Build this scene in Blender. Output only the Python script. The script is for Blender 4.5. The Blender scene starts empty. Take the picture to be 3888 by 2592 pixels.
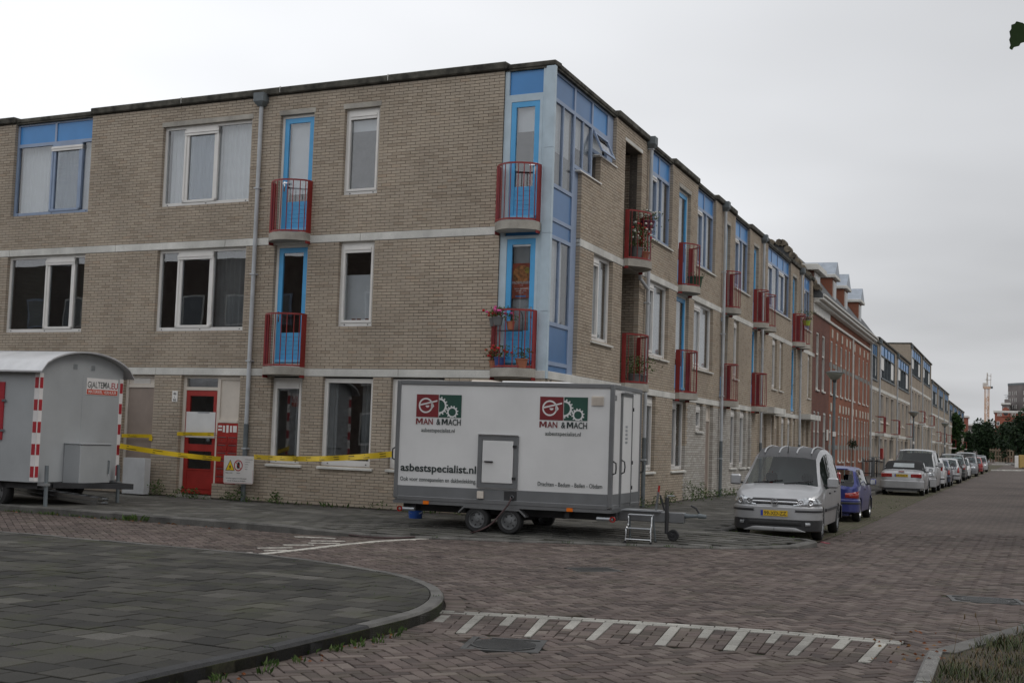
import bpy, math, random
import numpy as np
from math import sin, cos, pi, radians, sqrt, atan2, hypot
from mathutils import Vector, Matrix, noise as mnoise
random.seed(7)
SC = bpy.context.scene
COL = SC.collection
# ------------------------------------------------------------------ camera
FPX, PITCH, ROLL, CAMZ = 4998.6, .0727, -.0334, 1.65
cd = bpy.data.cameras.new('camera'); cam = bpy.data.objects.new('camera', cd); COL.objects.link(cam)
cd.sensor_width = 36.0; cd.lens = FPX / 3888 * 36.0; cd.clip_end = 4000; cd.clip_start = .05
fw = Vector((0, cos(PITCH), sin(PITCH))); up0 = Vector((0, -sin(PITCH), cos(PITCH))); rt0 = Vector((1, 0, 0))
rt = rt0 * cos(ROLL) - up0 * sin(ROLL); up = up0 * cos(ROLL) + rt0 * sin(ROLL)
M = Matrix.Identity(4)
for i in range(3):
    M[i][0] = rt[i]; M[i][1] = up[i]; M[i][2] = -fw[i]
M[2][3] = CAMZ
cam.matrix_world = M
SC.camera = cam
# ------------------------------------------------------------------ sky, sun, exposure
SUN_EL, SUN_AZ = radians(50), radians(105)          # azimuth counted from +Y towards +X
w = bpy.data.worlds.new('World'); SC.world = w; w.use_nodes = True
nt = w.node_tree; N = nt.nodes; L = nt.links; N.clear()
out = N.new('ShaderNodeOutputWorld'); bg = N.new('ShaderNodeBackground'); L.new(bg.outputs[0], out.inputs[0])
sky = N.new('ShaderNodeTexSky'); sky.sky_type = 'NISHITA'; sky.sun_disc = False
sky.sun_elevation = SUN_EL; sky.sun_rotation = SUN_AZ; sky.dust_density = 4.0
bg.inputs[1].default_value = 0.1
tc = N.new('ShaderNodeTexCoord')
def wmath(op, a, b=None, clamp=False):
    n = N.new('ShaderNodeMath'); n.operation = op; n.use_clamp = clamp
    for i, v in enumerate((a, b)):
        if v is None: continue
        if isinstance(v, (int, float)): n.inputs[i].default_value = v
        else: L.new(v, n.inputs[i])
    return n.outputs[0]
sep = N.new('ShaderNodeSeparateXYZ'); L.new(tc.outputs['Generated'], sep.inputs[0])
# flat overcast deck: project the view direction on a cloud layer, so that clouds flatten to the horizon
den = wmath('ADD', wmath('MAXIMUM', sep.outputs[2], 0.0), .12)
cx = N.new('ShaderNodeCombineXYZ'); L.new(wmath('DIVIDE', sep.outputs[0], den), cx.inputs[0]); L.new(wmath('DIVIDE', sep.outputs[1], den), cx.inputs[1])
nz = N.new('ShaderNodeTexNoise'); nz.inputs['Scale'].default_value = .42; nz.inputs['Detail'].default_value = 4; nz.inputs['Roughness'].default_value = .45
L.new(cx.outputs[0], nz.inputs['Vector'])
# the deck is thinner (brighter) towards the west, thicker towards the east
dirb = wmath('ADD', wmath('MULTIPLY', sep.outputs[0], -.82), .90)
cl = wmath('ADD', dirb, wmath('MULTIPLY', wmath('SUBTRACT', nz.outputs['Fac'], .5), .95))
cl = wmath('MINIMUM', wmath('MAXIMUM', cl, .5), 1.06)
val = wmath('MULTIPLY', cl, 9.3)
cc = N.new('ShaderNodeCombineColor')
L.new(wmath('MULTIPLY', val, .985), cc.inputs[0]); L.new(wmath('MULTIPLY', val, 1.0), cc.inputs[1]); L.new(wmath('MULTIPLY', val, 1.03), cc.inputs[2])
mx = N.new('ShaderNodeMix'); mx.data_type = 'RGBA'; mx.inputs[0].default_value = .95
L.new(sky.outputs[0], mx.inputs[6]); L.new(cc.outputs[0], mx.inputs[7]); L.new(mx.outputs[2], bg.inputs[0])
sd = bpy.data.lights.new('sun', 'SUN'); so = bpy.data.objects.new('sun', sd); COL.objects.link(so)
sd.energy = .75; sd.angle = radians(30); sd.color = (1, .97, .93)
sv = Vector((sin(SUN_AZ) * cos(SUN_EL), cos(SUN_AZ) * cos(SUN_EL), sin(SUN_EL)))
so.rotation_euler = sv.to_track_quat('Z', 'Y').to_euler()
SC.view_settings.view_transform = 'Standard'; SC.view_settings.look = 'None'
SC.view_settings.exposure = 0.1; SC.view_settings.gamma = 1.0; SC.view_settings.use_curve_mapping = False
SC.cycles.use_denoising = True
SC.cycles.max_bounces = 8; SC.cycles.transparent_max_bounces = 12
# ------------------------------------------------------------------ calibrated frames
CX, CY = .662, 24.7942                    # building corner on the ground
ANG_A, ANG_B = 2.6675, 1.2014             # directions of the two facades
class Frame:
    """local (u along the facade, d outwards, z up) -> world"""
    def __init__(s, ox, oy, ang, sgn=1):
        s.o = (ox, oy); s.c = cos(ang); s.s = sin(ang); s.sg = sgn; s.ang = ang
    def __call__(s, p):
        u, d, z = p; d *= s.sg
        return (s.o[0] + u * s.c - d * s.s, s.o[1] + u * s.s + d * s.c, z)
    def inv(s, x, y):
        x -= s.o[0]; y -= s.o[1]
        return x * s.c + y * s.s, (-x * s.s + y * s.c) * s.sg
FA = Frame(CX, CY, ANG_A, 1); FB = Frame(CX, CY, ANG_B, -1)
def gpx(x, y, z=0.):                      # photo pixel -> point at height z
    d = fw + rt * ((x - 1944) / FPX) - up * ((y - 1296) / FPX)
    t = (z - CAMZ) / d.z
    return (d.x * t, d.y * t)
def dpx(x, y, Y):                         # photo pixel -> point at depth Y
    d = fw + rt * ((x - 1944) / FPX) - up * ((y - 1296) / FPX)
    t = Y / d.y
    return (d.x * t, Y, CAMZ + d.z * t)
# ------------------------------------------------------------------ object helpers
def tag(o, label=None, cat=None, group=None, kind=None):
    if label: o['label'] = label
    if cat: o['category'] = cat
    if group: o['group'] = group
    if kind: o['kind'] = kind
    return o
def empty(name, loc=(0, 0, 0), rz=0, label=None, cat=None, group=None):
    o = bpy.data.objects.new(name, None); COL.objects.link(o)
    o.location = loc; o.rotation_euler = (0, 0, rz); o.empty_display_size = .2
    return tag(o, label, cat, group)
def clip_convex(poly, clip):
    """Sutherland-Hodgman, both counter-clockwise, 2D"""
    out = list(poly)
    for i in range(len(clip)):
        a = clip[i]; b = clip[(i + 1) % len(clip)]
        inp = out; out = []
        if not inp: return []
        def side(p): return (b[0] - a[0]) * (p[1] - a[1]) - (b[1] - a[1]) * (p[0] - a[0])
        for j in range(len(inp)):
            p = inp[j]; q = inp[(j + 1) % len(inp)]
            sp, sq = side(p), side(q)
            if sp >= 0: out.append(p)
            if (sp >= 0) != (sq >= 0):
                t = sp / (sp - sq); out.append((p[0] + (q[0] - p[0]) * t, p[1] + (q[1] - p[1]) * t))
    return out
def inside(poly, x, y):
    r = False; n = len(poly)
    for i in range(n):
        x1, y1 = poly[i]; x2, y2 = poly[(i + 1) % n]
        if (y1 > y) != (y2 > y) and x < (x2 - x1) * (y - y1) / (y2 - y1) + x1: r = not r
    return r
class G:
    """collects shapes, builds ONE mesh object"""
    def __init__(s, T=None):
        s.v = []; s.f = []; s.T = T; s.r = []; s.cur = 0.; s.sm = []
    def add(s, vs, fs, smooth=False):
        n = len(s.v)
        if s.T:
            vs = [s.T(p) for p in vs]
            if getattr(s.T, 'sg', 1) < 0: fs = [tuple(reversed(f)) for f in fs]
        s.v += vs
        for f in fs:
            s.f.append(tuple(i + n for i in f)); s.r.append(s.cur); s.sm.append(smooth)
        return s
    def box(s, x0, x1, y0, y1, z0, z1):
        if x0 > x1: x0, x1 = x1, x0
        if y0 > y1: y0, y1 = y1, y0
        if z0 > z1: z0, z1 = z1, z0
        return s.add([(x0, y0, z0), (x1, y0, z0), (x1, y1, z0), (x0, y1, z0), (x0, y0, z1), (x1, y0, z1), (x1, y1, z1), (x0, y1, z1)],
                     [(0, 3, 2, 1), (4, 5, 6, 7), (0, 1, 5, 4), (1, 2, 6, 5), (2, 3, 7, 6), (3, 0, 4, 7)])
    def bbox(s, x0, x1, y0, y1, z0, z1, b=.01):
        """box with chamfered edges"""
        if x0 > x1: x0, x1 = x1, x0
        if y0 > y1: y0, y1 = y1, y0
        if z0 > z1: z0, z1 = z1, z0
        b = min(b, (x1 - x0) * .45, (y1 - y0) * .45, (z1 - z0) * .45)
        X = (x0, x1); Y = (y0, y1); Z = (z0, z1); vs = []; idx = {}
        for i in (0, 1):
            for j in (0, 1):
                for k in (0, 1):
                    sx = b if i == 0 else -b; sy = b if j == 0 else -b; sz = b if k == 0 else -b
                    idx[i, j, k, 0] = len(vs); vs.append((X[i], Y[j] + sy, Z[k] + sz))
                    idx[i, j, k, 1] = len(vs); vs.append((X[i] + sx, Y[j], Z[k] + sz))
                    idx[i, j, k, 2] = len(vs); vs.append((X[i] + sx, Y[j] + sy, Z[k]))
        fs = []
        g = lambda i, j, k, a: idx[i, j, k, a]
        fs += [(g(0, 0, 0, 0), g(0, 0, 1, 0), g(0, 1, 1, 0), g(0, 1, 0, 0)), (g(1, 0, 0, 0), g(1, 1, 0, 0), g(1, 1, 1, 0), g(1, 0, 1, 0))]
        fs += [(g(0, 0, 0, 1), g(1, 0, 0, 1), g(1, 0, 1, 1), g(0, 0, 1, 1)), (g(0, 1, 0, 1), g(0, 1, 1, 1), g(1, 1, 1, 1), g(1, 1, 0, 1))]
        fs += [(g(0, 0, 0, 2), g(0, 1, 0, 2), g(1, 1, 0, 2), g(1, 0, 0, 2)), (g(0, 0, 1, 2), g(1, 0, 1, 2), g(1, 1, 1, 2), g(0, 1, 1, 2))]
        for j in (0, 1):
            for k in (0, 1):
                q = [g(0, j, k, 1), g(1, j, k, 1), g(1, j, k, 2), g(0, j, k, 2)]
                fs.append(tuple(q if (j + k) % 2 == 0 and j == 1 or (j == 0 and k == 1) else reversed(q)))
        for i in (0, 1):
            for k in (0, 1):
                q = [g(i, 0, k, 0), g(i, 1, k, 0), g(i, 1, k, 2), g(i, 0, k, 2)]
                fs.append(tuple(q if i == k else reversed(q)))
        for i in (0, 1):
            for j in (0, 1):
                q = [g(i, j, 0, 0), g(i, j, 1, 0), g(i, j, 1, 1), g(i, j, 0, 1)]
                fs.append(tuple(q if i != j else reversed(q)))
                for k in (0, 1):
                    t = (g(i, j, k, 0), g(i, j, k, 1), g(i, j, k, 2))
                    fs.append(t if (i + j + k) % 2 == 0 else tuple(reversed(t)))
        return s.add(vs, fs)
    def prism(s, poly, z0, z1, smooth=False):
        n = len(poly)
        ar = sum(poly[i][0] * poly[(i + 1) % n][1] - poly[(i + 1) % n][0] * poly[i][1] for i in range(n))
        if ar < 0: poly = list(reversed(poly))
        vs = [(p[0], p[1], z0) for p in poly] + [(p[0], p[1], z1) for p in poly]
        fs = [tuple(range(n - 1, -1, -1)), tuple(range(n, 2 * n))]
        s.add(vs, fs); k = len(s.v) - 2 * n
        for i in range(n):
            j = (i + 1) % n; f = (i + k, j + k, j + n + k, i + n + k)
            if getattr(s.T, 'sg', 1) < 0: f = tuple(reversed(f))
            s.f.append(f); s.r.append(s.cur); s.sm.append(smooth)
        return s
    def uprism(s, poly, d0, d1):
        """outline in (u,z), extruded in d"""
        n = len(poly); vs = [(p[0], d0, p[1]) for p in poly] + [(p[0], d1, p[1]) for p in poly]
        fs = [tuple(range(n)), tuple(range(2 * n - 1, n - 1, -1))] + [(i, i + n, (i + 1) % n + n, (i + 1) % n) for i in range(n)]
        return s.add(vs, fs)
    def tube(s, pts, r, n=8, caps=True, smooth=True):
        pts = [Vector(p) for p in pts]; rs = r if isinstance(r, (list, tuple)) else [r] * len(pts)
        vs = []; fs = []; prev = None
        for i, p in enumerate(pts):
            a = pts[max(i - 1, 0)]; b = pts[min(i + 1, len(pts) - 1)]
            t = (b - a).normalized()
            if prev is None:
                h = Vector((0, 0, 1)) if abs(t.z) < .9 else Vector((1, 0, 0))
                prev = t.cross(h).normalized()
            e = (prev - t * prev.dot(t))
            e = e.normalized() if e.length > 1e-6 else t.orthogonal().normalized()
            prev = e; g = t.cross(e)
            for k in range(n):
                a_ = 2 * pi * k / n; q = p + (e * cos(a_) + g * sin(a_)) * rs[i]; vs.append((q.x, q.y, q.z))
        for i in range(len(pts) - 1):
            for k in range(n):
                k2 = (k + 1) % n; fs.append((i * n + k, i * n + k2, (i + 1) * n + k2, (i + 1) * n + k))
        s.add(vs, fs, smooth)
        if caps:
            m = len(pts) - 1
            s.add(vs[:n], [tuple(range(n - 1, -1, -1))]); s.add(vs[m * n:], [tuple(range(n))])
        return s
    def bar(s, p, q, wx, wz=None):
        """rectangular bar from p to q"""
        p = Vector(p); q = Vector(q); t = (q - p).normalized(); wz = wz or wx
        h = Vector((0, 0, 1)) if abs(t.z) < .95 else Vector((0, 1, 0))
        e = t.cross(h).normalized() * wx / 2; g = e.cross(t).normalized() * wz / 2
        vs = [tuple(a + e * i + g * j) for a in (p, q) for i, j in ((-1, -1), (1, -1), (1, 1), (-1, 1))]
        return s.add(vs, [(0, 1, 2, 3), (7, 6, 5, 4), (0, 4, 5, 1), (1, 5, 6, 2), (2, 6, 7, 3), (3, 7, 4, 0)])
    def lathe(s, prof, c=(0, 0, 0), axis='z', n=24, smooth=True):
        """prof: list of (r, h) along the axis"""
        vs = []; fs = []
        for r, h in prof:
            for k in range(n):
                a = 2 * pi * k / n; x, y = r * cos(a), r * sin(a)
                p = {'z': (x, y, h), 'y': (x, h, y), 'x': (h, x, y)}[axis]
                vs.append((p[0] + c[0], p[1] + c[1], p[2] + c[2]))
        for i in range(len(prof) - 1):
            for k in range(n):
                k2 = (k + 1) % n; f = (i * n + k, i * n + k2, (i + 1) * n + k2, (i + 1) * n + k)
                fs.append(f if axis != 'y' else tuple(reversed(f)))
        return s.add(vs, fs, smooth)
    def ell(s, c, r, n=12, m=8, R=None):
        vs = []; fs = []
        for i in range(m + 1):
            th = pi * i / m
            for k in range(n):
                a = 2 * pi * k / n; p = Vector((r[0] * sin(th) * cos(a), r[1] * sin(th) * sin(a), r[2] * cos(th)))
                if R: p = R @ p
                vs.append((p.x + c[0], p.y + c[1], p.z + c[2]))
        for i in range(m):
            for k in range(n):
                k2 = (k + 1) % n; fs.append((i * n + k, (i + 1) * n + k, (i + 1) * n + k2, i * n + k2))
        return s.add(vs, fs, True)
    def build(s, name, mat, parent=None, rnd=False, kind=None, loc=None):
        me = bpy.data.meshes.new(name)
        off = (0, 0, 0)
        if parent is not None and s.T is not None:        # frame shapes are in world space: make them local to the thing
            rp = parent
            while rp.parent: rp = rp.parent
            off = rp.location
        if off[0] or off[1] or off[2]: vs = [(a - off[0], b - off[1], c - off[2]) for a, b, c in s.v]
        else: vs = s.v
        me.from_pydata(vs, [], s.f)
        if any(s.sm):
            me.polygons.foreach_set('use_smooth', s.sm); me.update(); me.set_sharp_from_angle(angle=radians(38))
        if rnd:
            at = me.attributes.new('rnd', 'FLOAT', 'FACE'); at.data.foreach_set('value', s.r)
        me.update()
        if mat: me.materials.append(mat)
        o = bpy.data.objects.new(name, me); COL.objects.link(o)
        if parent is not None: o.parent = parent
        if loc: o.location = loc
        if kind: o['kind'] = kind
        return o
def copy_tree(o, parent=None):
    c = o.copy(); COL.objects.link(c)
    if parent is not None: c.parent = parent
    for ch in list(o.children): copy_tree(ch, c)
    return c
# ------------------------------------------------------------------ materials
MATS = {}
def new_mat(name):
    m = bpy.data.materials.new(name); m.use_nodes = True; nt = m.node_tree
    b = nt.nodes['Principled BSDF']; MATS[name] = m
    return m, nt, b
def pos_noise(nt, scale, detail=3, rough=.55, obj=False, stretch=None):
    n = nt.nodes.new('ShaderNodeTexNoise'); n.inputs['Scale'].default_value = scale; n.inputs['Detail'].default_value = detail; n.inputs['Roughness'].default_value = rough
    if obj:
        t = nt.nodes.new('ShaderNodeTexCoord'); o = t.outputs['Object']
    else:
        t = nt.nodes.new('ShaderNodeNewGeometry'); o = t.outputs['Position']
    if stretch:
        mp = nt.nodes.new('ShaderNodeMapping'); mp.inputs['Scale'].default_value = stretch; nt.links.new(o, mp.inputs[0]); o = mp.outputs[0]
    nt.links.new(o, n.inputs['Vector'])
    return n.outputs['Fac']
def ramp(nt, fac, stops, interp='LINEAR'):
    r = nt.nodes.new('ShaderNodeValToRGB'); e = r.color_ramp.elements; r.color_ramp.interpolation = interp
    while len(e) < len(stops): e.new(.5)
    for el, (p, c) in zip(e, stops):
        el.position = p; el.color = (*c, 1) if len(c) == 3 else c
    nt.links.new(fac, r.inputs[0]); return r.outputs[0]
def mixc(nt, a, b, fac, mode='MIX'):
    m = nt.nodes.new('ShaderNodeMix'); m.data_type = 'RGBA'; m.blend_type = mode
    for i, v in ((0, fac), (6, a), (7, b)):
        if isinstance(v, (int, float)): m.inputs[i].default_value = v
        elif isinstance(v, tuple): m.inputs[i].default_value = (*v, 1) if len(v) == 3 else v
        else: nt.links.new(v, m.inputs[i])
    return m.outputs[2]
def bump(nt, b, h, strength=.3, dist=.01):
    n = nt.nodes.new('ShaderNodeBump'); n.inputs['Strength'].default_value = strength; n.inputs['Distance'].default_value = dist
    nt.links.new(h, n.inputs['Height']); nt.links.new(n.outputs[0], b.inputs['Normal'])
def simple(name, col, rough=.6, metal=0., var=.12, scale=3., bmp=0., dirt=0., coat=0., fine=0., spec=None):
    """plain material with soft large variation, fine grain and grime"""
    if name in MATS: return MATS[name]
    m, nt, b = new_mat(name)
    b.inputs['Roughness'].default_value = rough; b.inputs['Metallic'].default_value = metal
    if coat: b.inputs['Coat Weight'].default_value = coat; b.inputs['Coat Roughness'].default_value = .06
    if spec is not None: b.inputs['Specular IOR Level'].default_value = spec
    f = pos_noise(nt, scale, 5)
    lo = tuple(max(0, c * (1 - var * 1.6)) for c in col); hi = tuple(min(1, c * (1 + var * .9)) for c in col)
    c = ramp(nt, f, [(.3, lo), (.7, hi)])
    if fine:
        f2 = pos_noise(nt, 90, 2)
        c = mixc(nt, c, ramp(nt, f2, [(.35, (1 - fine,) * 3), (.7, (1 + fine,) * 3)]), 1., 'MULTIPLY')
    if dirt:
        f3 = pos_noise(nt, 2.2, 6, .7, stretch=(1, 1, .25))
        c = mixc(nt, c, tuple(x * .45 for x in col), ramp(nt, f3, [(.52, (0, 0, 0)), (.75, (dirt,) * 3)]))
    nt.links.new(c, b.inputs['Base Color'])
    if bmp:
        bump(nt, b, pos_noise(nt, 60, 3), bmp, .004)
    return m
def rnd_mat(name, stops, rough=.85, obj=False, big=.18, fine=.12, bmp=.35, moss=0., spec=.3):
    """pieces: the colour comes from the piece's own random number, plus stains"""
    m, nt, b = new_mat(name); b.inputs['Roughness'].default_value = rough; b.inputs['Specular IOR Level'].default_value = spec
    if obj:
        n = nt.nodes.new('ShaderNodeObjectInfo'); f = n.outputs['Random']
    else:
        n = nt.nodes.new('ShaderNodeAttribute'); n.attribute_name = 'rnd'; f = n.outputs['Fac']
    c = ramp(nt, f, stops)
    f1 = pos_noise(nt, .7, 5)
    c = mixc(nt, c, ramp(nt, f1, [(.3, (1 - big,) * 3), (.72, (1 + big * .5,) * 3)]), 1., 'MULTIPLY')
    f2 = pos_noise(nt, 70, 3)
    c = mixc(nt, c, ramp(nt, f2, [(.3, (1 - fine,) * 3), (.75, (1 + fine,) * 3)]), 1., 'MULTIPLY')
    if moss:
        f3 = pos_noise(nt, 1.7, 6, .65)
        c = mixc(nt, c, (.05, .055, .022), ramp(nt, f3, [(.5, (0, 0, 0)), (.8, (moss,) * 3)]))
    nt.links.new(c, b.inputs['Base Color'])
    bump(nt, b, pos_noise(nt, 110, 4), bmp, .003)
    return m
BR = [(0, (.35, .288, .222)), (.2, (.405, .342, .27)), (.5, (.425, .362, .29)), (.75, (.43, .36, .283)), (.95, (.45, .38, .30)), (1, (.41, .325, .245))]
BRP = [(0, (.40, .37, .33)), (.5, (.47, .44, .40)), (1, (.52, .50, .46))]
m_brick = rnd_mat('brick', BR); m_brick1 = rnd_mat('brick_single', BR, obj=True); m_brickp = rnd_mat('brick_washed', BRP)
m_mortar = simple('mortar', (.13, .115, .10), .95, var=.25, scale=2, fine=.2)
m_conc = simple('concrete_band', (.64, .63, .59), .9, var=.16, scale=1.3, fine=.12, dirt=.35, bmp=.2)
m_concg = simple('concrete_slab', (.40, .375, .33), .9, var=.2, scale=2.5, fine=.15, dirt=.3, bmp=.25)
m_coping = simple('coping', (.085, .08, .065), .95, var=.5, scale=4, fine=.3, bmp=.4)
m_white = simple('white_upvc', (.74, .72, .69), .35, var=.05, dirt=.12)
m_cream = simple('cream_paint', (.62, .56, .49), .5, var=.06, dirt=.15)
m_beige = simple('beige_door', (.27, .215, .18), .5, var=.08)
m_bluef = simple('blue_frame', (.26, .33, .46), .4, var=.08, dirt=.1)
m_alu = simple('pale_blue_frame', (.45, .55, .62), .42, var=.08, dirt=.15)
m_panel = simple('blue_panel', (.05, .24, .56), .3, var=.1, scale=1.)
m_panelb = simple('slate_blue_panel', (.075, .175, .36), .3, var=.1, scale=1.)
m_blued = simple('blue_door', (.075, .36, .68), .4, var=.06)
m_red = simple('red_paint', (.34, .028, .022), .38, var=.15)
m_redr = simple('red_railing', (.25, .022, .02), .4, var=.15)
m_grey = simple('grey_pipe', (.46, .48, .50), .45, var=.1, dirt=.3)
m_gdark = simple('grey_pipe_dark', (.13, .15, .16), .55, var=.15, dirt=.3)
m_black = simple('black_rubber', (.016, .016, .017), .6, var=.2)
m_blackp = simple('black_plastic', (.022, .022, .024), .42, var=.15)
m_chrome = simple('bright_metal', (.62, .63, .65), .22, 1., var=.05)
m_steel = simple('galvanised', (.42, .44, .46), .42, .7, var=.12, dirt=.2)
m_room = simple('room_paint', (.22, .205, .19), .9, var=.2)
m_curt = simple('net_curtain', (.78, .78, .76), .9, var=.05)
m_curtd = simple('grey_curtain', (.26, .26, .245), .9, var=.1); m_blind = simple('dark_blind', (.12, .12, .10), .8, var=.1)
m_wood = simple('weathered_wood', (.2, .15, .1), .8, var=.25)
def glass(name, tint=(.86, .88, .90), ior=2.05, rough=.0):
    m = bpy.data.materials.new(name); m.use_nodes = True; nt = m.node_tree; nt.nodes.clear()
    o = nt.nodes.new('ShaderNodeOutputMaterial'); mi = nt.nodes.new('ShaderNodeMixShader'); t = nt.nodes.new('ShaderNodeBsdfTransparent'); g = nt.nodes.new('ShaderNodeBsdfGlossy')
    t.inputs[0].default_value = (*tint, 1); g.inputs['Roughness'].default_value = rough
    ge0 = nt.nodes.new('ShaderNodeNewGeometry'); dt = nt.nodes.new('ShaderNodeVectorMath'); dt.operation = 'DOT_PRODUCT'
    nt.links.new(ge0.outputs['Incoming'], dt.inputs[0]); nt.links.new(ge0.outputs['Normal'], dt.inputs[1])
    def mm(op, x, y=None):
        q = nt.nodes.new('ShaderNodeMath'); q.operation = op
        for i, v in enumerate((x, y)):
            if v is None: continue
            if isinstance(v, (int, float)): q.inputs[i].default_value = v
            else: nt.links.new(v, q.inputs[i])
        return q.outputs[0]
    F0 = ((ior - 1) / (ior + 1)) ** 2
    sch = mm('ADD', mm('MULTIPLY', mm('POWER', mm('SUBTRACT', 1., mm('ABSOLUTE', dt.outputs['Value'])), 5.), 1 - F0), F0)   # Schlick, same on both faces of the pane
    # faint waviness of real panes
    n = nt.nodes.new('ShaderNodeTexNoise'); n.inputs['Scale'].default_value = 1.6; n.inputs['Detail'].default_value = 1
    ge = nt.nodes.new('ShaderNodeNewGeometry'); nt.links.new(ge.outputs['Position'], n.inputs['Vector'])
    bp = nt.nodes.new('ShaderNodeBump'); bp.inputs['Strength'].default_value = .04; bp.inputs['Distance'].default_value = .02
    nt.links.new(n.outputs['Fac'], bp.inputs['Height']); nt.links.new(bp.outputs[0], g.inputs['Normal'])
    nt.links.new(sch, mi.inputs[0]); nt.links.new(t.outputs[0], mi.inputs[1]); nt.links.new(g.outputs[0], mi.inputs[2]); nt.links.new(mi.outputs[0], o.inputs[0])
    MATS[name] = m; return m
m_glass = glass('window_glass')
m_cglass = glass('car_glass', (.66, .73, .73), 1.6)
m_dglass = simple('far_glass', (.03, .035, .04), .05, var=.1, spec=.8)
def text(name, s, size, p, ux, nrm, mat, parent, bold=0., align='LEFT', squeeze=1., ext=.0008, spacing=1.):
    """flat lettering: p = start of the base line, ux = writing direction, nrm = facing direction, all in the parent's space"""
    c = bpy.data.curves.new(name, 'FONT'); c.body = s; c.size = size; c.align_x = align; c.offset = bold * size; c.extrude = ext; c.space_character = spacing
    c.resolution_u = 3
    tmp = bpy.data.objects.new(name, c); me = bpy.data.meshes.new_from_object(tmp)
    bpy.data.objects.remove(tmp); bpy.data.curves.remove(c)
    me.name = name; me.materials.clear(); me.materials.append(mat)
    o = bpy.data.objects.new(name, me); COL.objects.link(o); o.parent = parent
    ux = Vector(ux).normalized(); nz_ = Vector(nrm).normalized(); uy = nz_.cross(ux)
    m = Matrix.Identity(4)
    for i in range(3):
        m[i][0] = ux[i] * squeeze; m[i][1] = uy[i]; m[i][2] = nz_[i]; m[i][3] = p[i]
    o.matrix_local = m
    return o

def letter_m(x, z, w_, h_, d, st, mat, parent):
    """bold M drawn as strokes; x,z = lower left, faces -y"""
    P = [[(0, 0), (st, 0), (st, h_), (0, h_)], [(w_ - st, 0), (w_, 0), (w_, h_), (w_ - st, h_)], [(st * .35, h_), (st * 1.35, h_), (w_ / 2 + st * .45, h_ * .22), (w_ / 2 - st * .45, h_ * .22)], [(w_ - st * .35, h_), (w_ / 2 + st * .45, h_ * .22), (w_ / 2 - st * .45, h_ * .22), (w_ - st * 1.35, h_)]]
    g = G()
    for k, p in enumerate(P): g.add([(x + a, d - .0002 * k, z + b) for a, b in p], [tuple(range(4))])
    return g.build('lettering', mat, parent)
# ================================================================== GROUND
PAV = [(0, (0.0605, 0.0464, 0.0415)), (.3, (0.0918, 0.0700, 0.0627)), (.6, (0.1122, 0.0862, 0.0773)), (.85, (0.1269, 0.1000, 0.0878)), (1, (0.1556, 0.1284, 0.1122))]
TIL = [(0, (0.0264, 0.0251, 0.0218)), (.35, (0.0396, 0.0376, 0.0323)), (.7, (0.0502, 0.0475, 0.0403)), (.93, (0.0647, 0.0607, 0.0521)), (1, (0.0990, 0.0937, 0.0825))]
m_pav = rnd_mat('clay_paver', PAV, .8, moss=.45, big=.28); m_pav1 = rnd_mat('clay_paver_single', PAV, .8, obj=True, moss=.45, big=.28)
m_til = rnd_mat('pavement_tile', TIL, .85, moss=.75, big=.45, fine=.3); m_til1 = rnd_mat('pavement_tile_single', TIL, .85, obj=True, moss=.75, big=.45, fine=.3)
TILB = [(0, (0.0680, 0.0664, 0.0600)), (.5, (0.0960, 0.0920, 0.0840)), (.9, (0.1200, 0.1160, 0.1040)), (1, (0.1600, 0.1560, 0.1440))]
m_tilb = rnd_mat('pavement_tile_pale', TILB, .85, moss=.35, big=.3)
m_wpav = rnd_mat('white_paver', [(0, (.28, .27, .245)), (1, (.38, .37, .335))], .8, obj=True, big=.4, fine=.3)
m_kerb = simple('kerb_concrete', (.11, .106, .098), .85, var=.3, scale=3, fine=.2, bmp=.3, dirt=.4)
m_kerbd = simple('kerb_basalt', (.024, .024, .025), .8, var=.3, scale=8, fine=.4, bmp=.9)
m_iron = simple('cast_iron', (.06, .06, .058), .5, .3, var=.3, fine=.2)
m_soil = simple('soil', (.05, .04, .025), .95, var=.4, fine=.3)
def bed_mat():
    m, nt, b = new_mat('joint_sand'); b.inputs['Roughness'].default_value = .95
    c = ramp(nt, pos_noise(nt, 1.1, 6, .65), [(.36, (.018, .015, .012)), (.5, (.028, .026, .014)), (.62, (.042, .055, .014)), (.8, (.04, .065, .015))])
    c = mixc(nt, c, ramp(nt, pos_noise(nt, 40, 3), [(.3, (.5, .5, .5)), (.7, (1.2, 1.2, 1.2))]), 1., 'MULTIPLY')
    nt.links.new(c, b.inputs['Base Color']); bump(nt, b, pos_noise(nt, 80, 3), .6, .004); return m
m_bed = bed_mat()
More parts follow.
